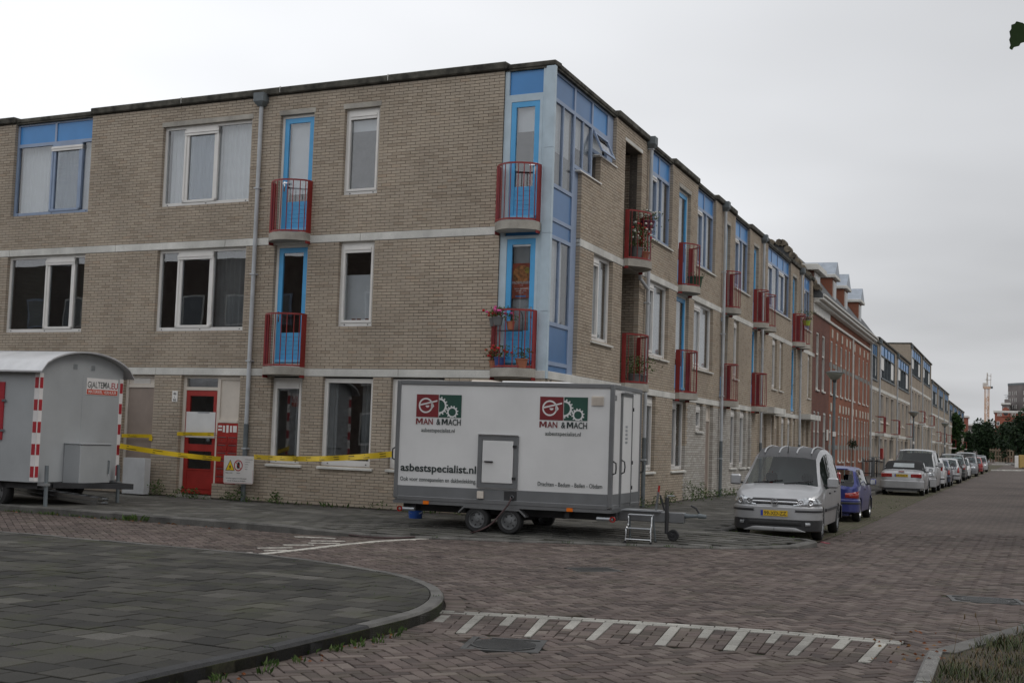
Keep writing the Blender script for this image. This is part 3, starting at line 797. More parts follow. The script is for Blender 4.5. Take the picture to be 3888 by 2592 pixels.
# ---- windows and doors -------------------------------------------------
def wavy(g, u0, u1, z0, z1, d, amp=.018, per=.12, n=None):
    n = n or max(6, int((u1 - u0) / .025)); ph = random.uniform(0, 6); vs = []; fs = []
    for i in range(n + 1):
        u = u0 + (u1 - u0) * i / n; y = d + amp * sin(u / per * 2 * pi + ph + .8 * sin(u * 7)); vs += [(u, y, z0), (u, y, z1)]
    for i in range(n): fs.append((2 * i, 2 * i + 2, 2 * i + 3, 2 * i + 1))
    g.add(vs, fs, True)
def window(F, root, u0, u1, z0, z1, mulls=(), vent=(), transom=None, panels=(), mat=None, rec=.09, sill=False, fw_=.065, inside_=None, vmat=None, pmat=None, half=False):
    """mulls: inner mullion positions; vent: indices of panes with an opening sash and air grille; panels: solid panes above the transom"""
    mat = mat or m_white; d0, d1 = -rec - .07, -rec
    g = G(F)
    g.box(u0, u0 + fw_, d0, d1, z0, z1); g.box(u1 - fw_, u1, d0, d1, z0, z1)
    g.box(u0 + fw_, u1 - fw_, d0, d1, z0, z0 + fw_ * 1.25); g.box(u0 + fw_, u1 - fw_, d0, d1, z1 - fw_, z1)
    zt = z1
    if transom:
        g.box(u0 + fw_, u1 - fw_, d0 + .002, d1 + .002, transom - .04, transom + .04); zt = transom - .04 + fw_
    ed = [u0] + list(mulls) + [u1]
    for m_ in mulls: g.box(m_ - .035, m_ + .035, d0 + .001, d1 + .001, z0 + fw_ * 1.25, zt - fw_ if not transom else transom - .04)
    win = g.build('window', mat, root)
    lz1 = (transom - .04) if transom else z1 - fw_
    for i in range(len(ed) - 1):
        a = ed[i] + (fw_ if i == 0 else .035); b = ed[i + 1] - (fw_ if i == len(ed) - 2 else .035); zb = z0 + fw_ * 1.25
        pz1 = lz1
        if i in vent:
            s = .05; gs = G(F)
            gs.box(a, a + s, d0 + .01, d1 + .018, zb, lz1); gs.box(b - s, b, d0 + .01, d1 + .018, zb, lz1); gs.box(a + s, b - s, d0 + .01, d1 + .018, zb, zb + s); gs.box(a + s, b - s, d0 + .01, d1 + .018, lz1 - s, lz1)
            gs.build('sash', mat, win)
            gv = G(F); gv.box(a + s, b - s, d0 + .02, d1 + .03, lz1 - s - .11, lz1 - s); gv.box(a + s, b - s, d1 + .03, d1 + .045, lz1 - s - .055, lz1 - s - .04); gv.build('ventilator', vmat or m_white, win)
            a += s; b -= s; zb += s; pz1 = lz1 - s - .11
        G(F).box(a, b, d0 + .03, d0 + .038, zb, pz1).build('pane', m_glass, win)
    if transom:
        pe = [u0] + list(panels) + [u1]
        for i in range(len(pe) - 1):
            a = pe[i] + (fw_ if i == 0 else .03); b = pe[i + 1] - (fw_ if i == len(pe) - 2 else .03)
            G(F).box(a, b, d0 + .03, d0 + .045, transom + .04, z1 - fw_).build('panel', pmat or m_panel, win)
        for m_ in panels: G(F).box(m_ - .03, m_ + .03, d0 + .004, d1 - .002, transom + .04, z1 - fw_).build('mullion', mat, win)
    # drain caps on the bottom rail
    for x in np.linspace(u0 + .15, u1 - .15, max(2, int((u1 - u0) / .7))): G(F).box(x - .014, x + .014, d1, d1 + .006, z0 + .03, z0 + .05).build('drain_cap', m_blackp, win)
    if sill:
        gs = G(F); gs.add([(u0 - .08, -.1, z0 - .002), (u1 + .03, -.1, z0 - .002), (u1 + .03, .05, z0 - .035), (u0 - .08, .05, z0 - .035), (u0 - .08, -.1, z0 - .07), (u1 + .03, -.1, z0 - .07), (u1 + .03, .05, z0 - .075), (u0 - .08, .05, z0 - .075)],
                          [(3, 2, 1, 0), (4, 5, 6, 7), (7, 6, 2, 3), (4, 7, 3, 0), (1, 2, 6, 5), (0, 1, 5, 4)])
        gs.build('sill', m_cream if mat is m_cream else m_conc, win)
    else:
        G(F).box(u0 + .002, u1 - .002, -.1, -.004, z0 - .02, z0 - .002).build('sill', m_blackp if F is FA else m_white, win)
    if inside_: inside_(F, win, u0, u1, z0, z1, d0)
    return win
def net(F, win, u0, u1, z0, z1, d0):
    g = G(F); wavy(g, u0 + .05, u1 - .05, z0 + .02, z1 - .02, d0 - .12); g.build('curtain', m_curt, win)
def drapes(F, win, u0, u1, z0, z1, d0):
    g = G(F); w_ = (u1 - u0) * .33; wavy(g, u0 + .02, u0 + w_, z0, z1, d0 - .14, .03, .13); wavy(g, u1 - w_ * .5, u1 - .02, z0, z1, d0 - .14, .03, .13); g.build('curtain', m_curtd, win)
def drape_l(F, win, u0, u1, z0, z1, d0):
    g = G(F); wavy(g, u0 + .02, u0 + (u1 - u0) * .42, z0, z1, d0 - .14, .03, .13); g.build('curtain', m_curtd, win)
def blinds(F, win, u0, u1, z0, z1, d0):
    g = G(F); z = z0 + .05
    while z < z1 - .05: g.box(u0 + .06, u1 - .06, d0 - .1, d0 - .075, z, z + .006); g.add([(u0 + .06, d0 - .105, z), (u1 - .06, d0 - .105, z), (u1 - .06, d0 - .07, z + .022), (u0 + .06, d0 - .07, z + .022)], [(0, 1, 2, 3)]); z += .032
    g.build('blind', m_blind, win)
def half_net(F, win, u0, u1, z0, z1, d0):
    g = G(F); g.box(u0 + .05, u1 - .05, d0 - .09, d0 - .085, z0 + .05, z0 + (z1 - z0) * .62); g.build('screen', m_curt, win)
    for x in (u0 + .25, u0 + .45, u0 + .58): 
        gg = G(F); gg.lathe([(.03, z0 + .08), (.045, z0 + .17), (0, z0 + .17)], (x, d0 - .05, 0), n=10); gg.build('flower_pot', simple('terracotta', (.35, .13, .07), .8), win)
def rollup(frac, col=None):
    def f(F, win, u0, u1, z0, z1, d0):
        G(F).box(u0 + .04, u1 - .04, d0 - .06, d0 - .055, z1 - (z1 - z0) * frac, z1).build('roller_blind', col or m_curt, win)
    return f
def vblinds(F, win, u0, u1, z0, z1, d0):
    g = G(F); u = u0 + .06
    while u < u1 - .15: g.add([(u, d0 - .14, z0 + .02), (u + .075, d0 - .08, z0 + .02), (u + .075, d0 - .08, z1), (u, d0 - .14, z1)], [(0, 1, 2, 3)]); u += .085
    g.build('blind', m_curt, win)
def door_up(F, root, u0, u1, z0, z1, hinge=1, frame_mat=None, inner=None, rec=.09, transom=False, top=None):
    """glazed blue balcony door; the leaf has a boarded lower part"""
    fm = frame_mat or m_white; d0, d1 = -rec - .07, -rec
    g = G(F); f = .06
    g.box(u0, u0 + f, d0, d1, z0, z1); g.box(u1 - f, u1, d0, d1, z0, z1); g.box(u0 + f, u1 - f, d0, d1, z1 - f, z1); g.box(u0 + f, u1 - f, d0, d1, z0, z0 + .07)
    fr = g.build('door', fm, root)
    a, b, zb, zt = u0 + f + .004, u1 - f - .004, z0 + .075, z1 - f - .004; s = .105
    g = G(F); e0, e1 = d0 + .012, d1 - .008; zm = z0 + .72
    g.box(a, a + s, e0, e1, zb, zt); g.box(b - s, b, e0, e1, zb, zt); g.box(a + s, b - s, e0, e1, zt - s, zt); g.box(a + s, b - s, e0, e1, zb, zb + .1)
    n = 6; h = (zm - zb - .1) / n
    for i in range(n): g.box(a + s, b - s, e0 + .008, e1 - .014, zb + .1 + i * h + .004, zb + .1 + (i + 1) * h)
    g.build('leaf', m_blued, fr)
    G(F).box(a + s, b - s, e0 + .02, e0 + .028, zm, zt - s).build('pane', m_glass, fr)
    G(F).box(a + .02, b - .02, e1, e1 + .05, zb + .02, zb + .07).build('weather_bar', simple('blue_bar', (.16, .45, .72), .35), fr)
    hx = a + .05 if hinge > 0 else b - .05
    g = G(F); g.box(hx - .018, hx + .018, e1, e1 + .01, z0 + .95, z0 + 1.17); g.box(hx - .012, hx + .012, e1, e1 + .05, z0 + 1.11, z0 + 1.135); g.box(hx - .012, hx + .11 * hinge, e1 + .04, e1 + .055, z0 + 1.11, z0 + 1.135); g.build('handle', m_chrome, fr)
    if inner: inner(F, fr, a + s - .05, b - s + .05, zm, zt - s + .05, d0)
    return fr
def balcony(F, root, u0, u1, zs, depth=.16, sag=.30, flip=1):
    """concrete slab with a bowed front and a red bar railing between two end plates; zs = slab top"""
    w_ = u1 - u0; arc = []
    n = 14
    for i in range(n + 1):
        t = i / n; arc.append((u0 + w_ * t, depth + sag * sin(pi * t) ** .8))
    g = G(F); g.prism([(u0, -.05)] + arc + [(u1, -.05)], zs - .165, zs, True); slab = g.build('balcony', m_concg, root)
    zb, zt = zs + .03, zs + 1.10
    ra = [(u0 + .02, .02)] + [(a + (.02 if i == 0 else -.02 if i == n else 0), b - .03) for i, (a, b) in enumerate(arc)] + [(u1 - .02, .02)]
    for nm, z in (('top_rail', zt), ('bottom_rail', zb)):
        g = G(F)
        for p, q in zip(ra[:-1], ra[1:]): g.bar((*p, z), (*q, z), .012, .034)
        g.build(nm, m_redr, slab)
    P = resample(ra[1:-1], .02); L_ = len(P); k = 9
    for i in range(k):
        p = P[int((L_ - 1) * (i + .5) / k)]
        G(F).box(p[0] - .0065, p[0] + .0065, p[1] - .0065, p[1] + .0065, zb + .017, zt - .017).build('baluster', m_redr, slab)
    for x in (u0 + .012, u1 - .012):
        G(F).box(x - .007, x + .007, .0, depth - .0, zs - .22, zt + .012).build('end_plate', m_redr, slab)
        G(F).box(x - .006, x + .006, depth * .45, depth * .55, zb, zt).build('end_bar', m_redr, slab) if False else None
    return slab
def lintel(F, root, u0, u1, z):
    G(F).box(u0 - .03, u1 + .03, -.1, .006, z + .002, z + .105).build('lintel', m_concg, root)
def pipe(F, root, u, z1, z0=.12, zdark=1.75, hop=True, d=.075):
    g = G(F); g.tube([(u, d, zdark), (u, d, z1)], .045, 12); o = g.build('downpipe', m_grey, root)
    G(F).tube([(u, d, z0), (u, d, zdark + .0)], .052, 12).build('lower_pipe', m_gdark, o)
    if hop:
        g = G(F); b = (z1 - .02, z1 + .26)
        g.add([(u - .06, .0, b[0]), (u + .06, .0, b[0]), (u + .06, .14, b[0]), (u - .06, .14, b[0]), (u - .13, 0, b[0] + .1), (u + .13, 0, b[0] + .1), (u + .13, .2, b[0] + .1), (u - .13, .2, b[0] + .1), (u - .13, 0, b[1]), (u + .13, 0, b[1]), (u + .13, .2, b[1]), (u - .13, .2, b[1])],
              [(3, 2, 1, 0), (0, 1, 5, 4), (1, 2, 6, 5), (2, 3, 7, 6), (3, 0, 4, 7), (4, 5, 9, 8), (5, 6, 10, 9), (6, 7, 11, 10), (7, 4, 8, 11), (8, 9, 10, 11)])
        g.build('hopper', m_gdark, o)
    z = z0 + 1.1
    while z < z1: G(F).box(u - .06, u + .06, -.0, d + .055, z, z + .03).build('bracket', m_grey, o); z += 1.85
    return o
# ================================================================== FACADE A (side street)
A0, AE = 1.10, 21.
h0, h1, h2 = [], [], []
def H(lst, u0, u1, z0, z1, st):
    h = Hole(u0, u1, z0, z1, st); lst.append(h); return h
a_up1 = H(h2, 11.90, 14.40, 6.54, 8.90, 2); a_up2 = H(h2, 7.24, 9.74, 6.53, 8.34, 2); a_d_up = H(h2, 5.60, 6.48, 5.7, 8.345, 2); a_up3 = H(h2, 3.96, 4.83, 6.53, 8.335, 2)
a_md1 = H(h1, 11.90, 14.40, 3.77, 5.6, 1); a_md2 = H(h1, 7.24, 9.72, 3.77, 5.6, 1); a_d_md = H(h1, 5.62, 6.48, 2.9, 5.6, 1); a_md3 = H(h1, 3.96, 4.83, 3.79, 5.6, 1)
a_g0 = H(h0, 9.61, 10.51, .1, 2.80, 0); a_g1a = H(h0, 7.86, 8.85, .1, 2.80, 0); a_g1b = H(h0, 7.23, 7.86, .44, 2.80, 0); a_g2 = H(h0, 5.61, 6.41, .98, 2.80, 0); a_g3 = H(h0, 3.865, 5.10, .98, 2.80, 0); a_g4 = H(h0, 2.2, 3.44, .97, 2.80, 0); a_g5 = H(h0, 12.2, 14.2, .97, 2.80, 0)
extra = [Hole(16.9, 19.4, 6.54, 8.4, 2)], [Hole(16.9, 19.4, 3.77, 5.6, 1)]
h2 += extra[0]; h1 += extra[1]
nearA = lambda u, z: False
brickwall(FA, A0, AE, ZU1, ZR0, h2, 2)
brickwall(FA, A0, AE, ZL1, ZU0, h1, 1, near=lambda u, z: u < 3.7 and 2.95 < z < 5.6)
brickwall(FA, .02, AE, .14, ZL0, h0, 0)
slabwall(FA, A0, AE, ZU1 - .08, ZR0, h2); slabwall(FA, A0, AE, ZL1 - .08, ZU0 + .08, h1); slabwall(FA, .02, AE, .0, ZL0 + .08, h0)
# bands
def band_pieces(F, ua, ub, z0, z1, cuts, root, step=3.4, pr=.012):
    us = [ua]
    while us[-1] < ub - step * .6: us.append(us[-1] + step + random.uniform(-.3, .3))
    us.append(ub)
    for a, b in zip(us[:-1], us[1:]): G(F).bbox(a + .004, b - .004, -.2, pr, z0 + .002, z1 - .006, .008).build('band', m_conc, root)
band_pieces(FA, A0, AE, ZU0, ZU1, (), bld); band_pieces(FA, .02, AE, ZL0, ZL1, (), bld)
# windows of facade A
V = dict(vmat=m_white)
window(FA, bld, a_up1.u0, a_up1.u1, a_up1.z0, ZR0 - .01, (13.15, 12.33), (1,), 8.25, (13.15,), m_bluef, inside_=net)
window(FA, bld, a_up2.u0, a_up2.u1, a_up2.z0, a_up2.z1, (9.08, 8.29), (1,), inside_=net); lintel(FA, bld, a_up2.u0, a_up2.u1, a_up2.z1)
window(FA, bld, a_up3.u0, a_up3.u1, a_up3.z0, a_up3.z1, (), (0,), inside_=rollup(.25)); lintel(FA, bld, a_up3.u0, a_up3.u1, a_up3.z1)
window(FA, bld, a_md1.u0, a_md1.u1, a_md1.z0, ZU0, (13.12, 12.36), (1,), inside_=blinds)
window(FA, bld, a_md2.u0, a_md2.u1, a_md2.z0, ZU0, (9.10, 8.26), (1,), inside_=drape_l)
window(FA, bld, a_md3.u0, a_md3.u1, a_md3.z0, ZU0, (), (0,), inside_=half_net)
window(FA, bld, 16.9, 19.4, extra[0][0].z0, extra[0][0].z1, (18.7, 17.9), (1,)); window(FA, bld, 16.9, 19.4, extra[1][0].z0, ZU0, (18.7, 17.9), (1,))
window(FA, bld, a_g2.u0, a_g2.u1, a_g2.z0, ZL0 - .03, (), (0,), inside_=drape_l, sill=True)
window(FA, bld, a_g3.u0, a_g3.u1, a_g3.z0, ZL0 - .03, (), (), inside_=drapes, sill=True, fw_=.09)
window(FA, bld, a_g4.u0, a_g4.u1, a_g4.z0, ZL0 - .03, (), (0,), sill=True)
window(FA, bld, a_g5.u0, a_g5.u1, a_g5.z0, ZL0 - .03, (13.2,), (0,), sill=True)
door_up(FA, bld, a_d_up.u0, a_d_up.u1, ZU1 + .04, a_d_up.z1, -1, inner=rollup(.9)); lintel(FA, bld, a_d_up.u0, a_d_up.u1, a_d_up.z1)
door_up(FA, bld, a_d_md.u0, a_d_md.u1, ZL1 + .04, ZU0, -1)
balcony(FA, bld, 5.56, 6.53, ZU1 + .035); balcony(FA, bld, 5.56, 6.53, ZL1 + .02)
pipe(FA, bld, 6.95, 8.58)
# ground floor doors
g = G(FA); u0, u1, z1 = a_g0.u0, a_g0.u1, ZL0
g.box(u0, u0 + .07, -.17, -.09, .14, z1); g.box(u1 - .07, u1, -.17, -.09, .14, z1); g.box(u0 + .07, u1 - .07, -.17, -.09, 2.49, 2.56); g.box(u0 + .07, u1 - .07, -.17, -.09, z1 - .06, z1); dr = g.build('door', m_cream, bld)
G(FA).box(u0 + .075, u1 - .075, -.15, -.115, .15, 2.485).build('leaf', m_beige, dr)
G(FA).box(u0 + .07, u1 - .07, -.16, -.12, 2.56, z1 - .06).build('transom_panel', m_cream, dr)
g = G(FA)
for i in range(4): g.box(u0 + .22, u1 - .2, -.12, -.108, 2.585 + i * .03, 2.605 + i * .03)
g.build('ventilator', m_white, dr)
g = G(FA); u0, u1, um, z1 = 7.86, 8.85, 7.86, ZL0
g.box(u1 - .085, u1, -.17, -.09, .14, z1); g.box(um - .04, um + .04, -.17, -.09, .14, z1); g.box(7.23, 7.30, -.17, -.09, 1.76, z1); g.box(um + .04, u1 - .085, -.17, -.09, 2.45, 2.52); g.box(7.30, um - .04, -.17, -.09, z1 - .09, z1 - .001); g.box(um + .04, u1 - .085, -.17, -.09, z1 - .06, z1 - .001); g.box(7.30, um - .04, -.168, -.07, 1.76, 1.82)
dr = g.build('entrance', m_cream, bld)
G(FA).box(um + .04, u1 - .085, -.14, -.13, 2.52, z1 - .06).build('fanlight', m_glass, dr)
G(FA).box(7.30, um - .04, -.16, -.12, 1.82, z1 - .09).build('side_panel', m_cream, dr)
a, b = um + .044, u1 - .089; g = G(FA); zb, zt = .20, 2.445
g.box(a, a + .1, -.155, -.105, zb, zt); g.box(b - .1, b, -.155, -.105, zb, zt); g.box(a + .1, b - .1, -.155, -.105, zt - .12, zt); g.box(a + .1, b - .1, -.155, -.105, 1.13, 1.28); g.box(a + .1, b - .1, -.15, -.112, zb, .74); g.box(a + .1, b - .1, -.112, -.098, .32, .34); g.box(a, b, -.105, -.06, .22, .29); g.box(a + .1, b - .1, -.112, -.10, .72, .75)
rd = g.build('door_leaf', m_red, dr)
G(FA).box(a + .1, b - .1, -.14, -.132, 1.28, zt - .12).build('pane', m_glass, rd); G(FA).box(a + .1, b - .1, -.14, -.132, .75, 1.13).build('pane', m_glass, rd)
G(FA).box(a + .03, b - .02, -.104, -.10, 1.42, 1.98).build('paper_sheet', simple('paper', (.66, .66, .65), .8, var=.05), rd)
G(FA).box(a + .2, a + .52, -.10, -.095, 1.955, 1.985).build('adhesive_tape', m_steel, rd)
G(FA).lathe([(0, -.04), (.035, -.045), (.045, -.06), (.02, -.075), (.02, -.105)], (a + .17, 0, 1.38), 'y', 14).build('knob', m_gdark, rd)
G(FA).box(u1 - .95, u1 + .02, -.2, -.02, .12, .185).build('threshold', m_concg, dr)
# letter boxes
lb0, lb1, lz0, lz1 = 7.245, 7.845, .46, 1.752
lb = G(FA).box(lb0, lb1, -.17, -.075, lz0, lz1).build('letterbox_panel', m_red, bld)
for r in range(6):
    for c in range(2):
        if r == 5 and c == 0 and False: continue
        x0 = lb0 + .03 + c * .285; zt = 1.47 - r * .168
        o = G(FA).bbox(x0, x0 + .255, -.08, -.058, zt - .145, zt - .01, .005).build('letterbox', m_red, lb)
        G(FA).box(x0 + .02, x0 + .235, -.058, -.05, zt - .028, zt - .012).build('slot', m_chrome, o)
        G(FA).lathe([(.009, -.058), (.009, -.05), (0, -.05)], (x0 + .13, 0, zt - .085), 'y', 10).build('lock', m_chrome, o)
for x0, x1, z0, z1 in ((.47, .57, 1.66, 1.70), (.47, .57, 1.59, 1.63), (.39, .44, 1.56, 1.70), (.29, .35, 1.55, 1.71), (.20, .25, 1.56, 1.70), (.07, .17, 1.56, 1.70)):
    G(FA).box(lb0 + x0, lb0 + x1, -.078, -.068, z0 - .0, z1).build('bell_plate', m_white, lb)
# house number plate
bl = Vector(bld.location)
def rel(F, u, d, z): return tuple(Vector(F((u, d, z))) - bl)
eA = Vector((cos(ANG_A), sin(ANG_A), 0)); nA = Vector((-sin(ANG_A), cos(ANG_A), 0)); eB = Vector((cos(ANG_B), sin(ANG_B), 0)); nB = Vector((sin(ANG_B), -cos(ANG_B), 0))
np_ = G(FA).box(8.92, 9.07, .002, .016, 2.185, 2.425).build('number_plate', m_white, bld)
for s_, z in (('46', 2.335), ('L', 2.27), ('66', 2.20)): text('number', s_, .085 if s_ != 'L' else .05, rel(FA, 8.995, .0175, z), -eA, nA, m_blackp, np_, .012, 'CENTER')
# ================================================================== CORNER GLAZING
gA = G(FA)   # aluminium uprights and rails, side street face
fd0, fd1 = -.11, -.035
for a, b in ((1.0, 1.095), (.19, .265)): gA.box(a, b, fd0, fd1, ZL1 - .15, ZR0)
for z0, z1 in ((8.79, ZR0 - .001), (8.21, 8.295)): gA.box(.265, 1.0, fd0, fd1, z0, z1)
cg = gA.build('corner_frame', m_alu, bld)
G(FA).box(.27, .995, fd0 + .02, fd0 + .035, 8.295, 8.79).build('panel', m_panel, cg)
G(FA).box(.27, .995, fd0 + .02, fd0 + .035, ZU0 - .05, ZU1 + .1).build('panel', m_panel, cg)
dU = door_up(FA, bld, .262, 1.0, ZU1 + .04, 8.21, 1, m_alu, rollup(.32), rec=.03)
dL = door_up(FA, bld, .262, 1.0, ZL1 + .04, ZU0 - .03, 1, m_alu, rollup(.99, simple('pale_blind', (.5, .5, .48), .9)), rec=.03)
# poster in the lower door
pz0, pz1, pu0, pu1 = 4.32, 5.0, .42, .86
post = G(FA).box(pu0, pu1, -.118, -.114, pz0, pz1).build('poster', simple('poster_red', (.50, .09, .04), .6, var=.3, scale=9), dL)
def disc(F, u, d, z, r0, r1, n=28, th=.0015, sq=1.):
    g = G(F); vs = []; fs = []
    for k in range(n):
        a = 2 * pi * k / n
        for r in (r0, r1): vs.append((u + r * cos(a), d, z + r * sq * sin(a)))
    for k in range(n):
        k2 = (k + 1) % n; fs.append((2 * k, 2 * k + 1, 2 * k2 + 1, 2 * k2))
    return g.add(vs, fs)
disc(FA, .64, -.1135, 4.78, 0, .19, sq=.95).build('poster_disc', simple('poster_orange', (.70, .25, .07), .6, var=.6, scale=14), post)
disc(FA, .52, -.113, 4.86, 0, .06).build('poster_blot', simple('poster_yellow', (.5, .35, .05), .6, var=.5, scale=30), post)
G(FA).box(.54, .76, -.1135, -.113, 4.345, 4.375).build('poster_bar', m_panel, post)
tx = lambda s_, size, z, b=.01: text('lettering', s_, size, rel(FA, .64, -.1125, z), -eA, nA, m_white, post, b, 'CENTER')
tx('PROEFLESSEN', .068, 4.60, .02); tx('11-9', .035, 4.555); tx('SALSA - BACHATA', .036, 4.495); tx('KIZOMBA - ZOUK', .028, 4.455); tx('DRACHTEN', .02, 4.42)
# corner post
pc = [rel(FA, .19, -.03, 0)[:2], rel(FA, .19, 0.0, 0)[:2], rel(FA, .0, 0.0, 0)[:2], rel(FB, .10, 0.0, 0)[:2], rel(FB, .10, -.05, 0)[:2], rel(FA, .15, -.2, 0)[:2]]
for z0, z1 in ((ZL1 - .15, 4.05), (4.056, 5.55), (5.556, 7.2), (7.206, ZR0 - .005)):
    g = G(); g.prism([(p[0], p[1]) for p in pc], z0 - bl.z, z1 - bl.z); g.build('corner_post', m_alu, bld)
balcony(FA, bld, .22, 1.12, ZU1 + .035); balcony(FA, bld, .22, 1.12, ZL1 + .02)
# ================================================================== FACADE B (main street)
BE = 34.0
k0, k1, k2 = [], [], []
# stepped brick edge of the corner glazing: three holes
c1 = H(k2, -.1, 1.80, 5.6, 8.9, 2); c2 = H(k2, 1.80, 3.04, 7.10, 8.9, 2); c3 = H(k2, 3.04, 4.15, 7.68, 8.9, 2)
cm = H(k1, -.1, 1.80, 2.9, 5.6, 1)
b_log_u = H(k2, 4.87, 6.28, 5.7, 8.42, 2); b_log_m = H(k1, 4.87, 6.30, 2.9, 5.6, 1)
up_blue = [(7.15, 9.25), (12.07, 14.4), (17.25, 19.65), (23.0, 28.0), (31.4, 33.4)]
up_door = [(9.93, 11.24), (15.55, 16.5), (20.36, 21.25), (21.95, 22.55), (28.5, 29.5), (30.6, 31.0)]
md_win = [(2.75, 4.15), (6.95, 9.1), (11.9, 14.3), (17.3, 18.1), (24.2, 25.15), (25.75, 26.5), (32.7, 33.5)]
md_door = [(9.9, 11.28), (15.45, 16.4), (20.3, 21.2), (28.5, 29.6)]
gr_win = [(2.4, 4.1, .97), (7.0, 8.05, .97), (9.75, 11.2, .97), (12.4, 13.25, 2.04), (17.1, 18.0, .97), (18.55, 19.5, .97), (19.9, 20.3, .97), (24.2, 24.75, 1.5), (26.4, 27.3, .97), (27.8, 28.7, .97), (29.1, 29.7, .97), (31.4, 31.9, .97)]
gr_door = [(13.65, 14.6), (22.5, 23.3), (25.0, 25.9), (32.3, 33.2)]
HB = {}
for a, b in up_blue: HB['ub', a] = H(k2, a, b, 6.57, 8.9, 2)
for a, b in up_door: HB['ud', a] = H(k2, a, b, 5.7, 8.36, 2)
for a, b in md_win: HB['mw', a] = H(k1, a, b, 3.765, 5.6, 1)
for a, b in md_door: HB['md', a] = H(k1, a, b, 2.9, 5.6, 1)
for a, b, z in gr_win: HB['gw', a] = H(k0, a, b, z, 2.8, 0)
for a, b in gr_door: HB['gd', a] = H(k0, a, b, .1, 2.8, 0)
wash = lambda u, z: 10.9 + .4 * (z > 1.6) < u < 20.4 and z < 2.7
brickwall(FB, .1, BE, ZU1, ZR0, k2, 2); brickwall(FB, 1.8, BE, ZL1, ZU0, k1, 1); brickwall(FB, .1, BE, .14, ZL0, k0, 0, washed=wash)
slabwall(FB, .1, BE, ZU1 - .08, ZR0, k2); slabwall(FB, 1.8, BE, ZL1 - .08, ZU0 + .08, k1); slabwall(FB, .1, BE, 0, ZL0 + .08, k0)
band_pieces(FB, 1.8, 4.87, ZU0, ZU1, (), bld); band_pieces(FB, 6.29, BE, ZU0, ZU1, (), bld); band_pieces(FB, .1, 4.87, ZL0, ZL1, (), bld); band_pieces(FB, 4.874, BE, ZL0, ZL1, (), bld)
# corner glazing B: frames, stepped lights
d0, d1 = -.15, -.085
g = G(FB)
tr = 8.21
for u in (.10, 1.46, 2.62): g.box(u, u + .09, d0, d1, {.10: ZL1 - .13, 1.46: ZL1 - .13, 2.62: 7.12}[u], ZR0 - .002)
g.box(3.73, 4.15, d0, d1, 7.70, ZR0 - .002)
g.box(1.55, 1.80, d0, d1 - .002, ZL1 - .13, 7.10)
for a, b, zz in ((.19, 1.46, (8.72, tr - .03, 6.50, 5.84, 5.50, 3.82, 3.06, ZL1 - .13)), (1.55, 2.62, (8.72, tr - .03, 7.12)), (2.71, 3.73, (8.72, tr - .03, 7.70))):
    for z in zz: g.box(a, b, d0, d1 - .001, z, z + .075)
for z0, z1 in ((6.575, tr - .03), (3.895, 5.50)): g.box(.80, .85, d0 + .005, d1 - .004, z0, z1)
g.box(2.06, 2.11, d0 + .005, d1 - .004, 7.195, tr - .03)
cb = g.build('corner_frame', m_bluef, bld)
for a, b, z0, z1 in ((.19, 1.46, tr + .045, 8.72), (1.55, 2.62, tr + .045, 8.72), (2.71, 3.73, tr + .045, 8.72), (.19, 1.46, 5.915, 6.50), (.19, 1.46, 5.575, 5.84), (.19, 1.46, 3.135, 3.82), (.19, 1.46, ZL1 - .055, 3.06)):
    G(FB).box(a + .001, b - .001, d0 + .02, d0 + .04, z0, z1).build('panel', m_panel if a > 2.5 else m_panelb, cb)
for a, b, z0, z1 in ((.19, .80, 6.575, tr - .03), (.85, 1.46, 6.575, tr - .03), (.19, .80, 3.895, 5.50), (.85, 1.46, 3.895, 5.50), (1.55, 2.06, 7.195, tr - .03), (2.11, 2.62, 7.195, tr - .03)):
    G(FB).box(a, b, d0 + .025, d0 + .033, z0, z1).build('pane', m_glass, cb)
# the hinged light stands open
hz = tr - .05; ow = G(lambda p: FB((p[0], d1 + .02 + (hz - p[2]) * .45 + p[1], p[2])))
ow.T.__dict__['sg'] = -1
for a, b, z0, z1 in ((2.74, 2.80, 7.72, hz), (3.64, 3.70, 7.72, hz), (2.80, 3.64, 7.72, 7.78), (2.80, 3.64, hz - .06, hz)): ow.box(a, b, -.045, 0, z0, z1)
osh = ow.build('open_sash', m_bluef, cb)
o2 = G(ow.T); o2.box(2.80, 3.64, -.03, -.022, 7.78, hz - .06); o2.build('pane', m_glass, osh)
for a, b, z0, z1 in ((.2, 1.45, 7.25, tr), (1.56, 3.7, 7.6, tr), (.2, 1.2, 3.9, 5.5)): G(FB).box(a, b, -.19, -.185, z0, z1).build('roller_blind', m_curt, cb)
G(FB).box(.2, 1.45, -.2, -.195, 6.55, 7.25).build('net_screen', m_curtd, cb)
for a, b, z in ((1.8, 3.08, 7.09), (3.04, 4.2, 7.675)): G(FB).box(a - .2, b, -.1, .03, z - .03, z - .003).build('sill', m_white, cb)
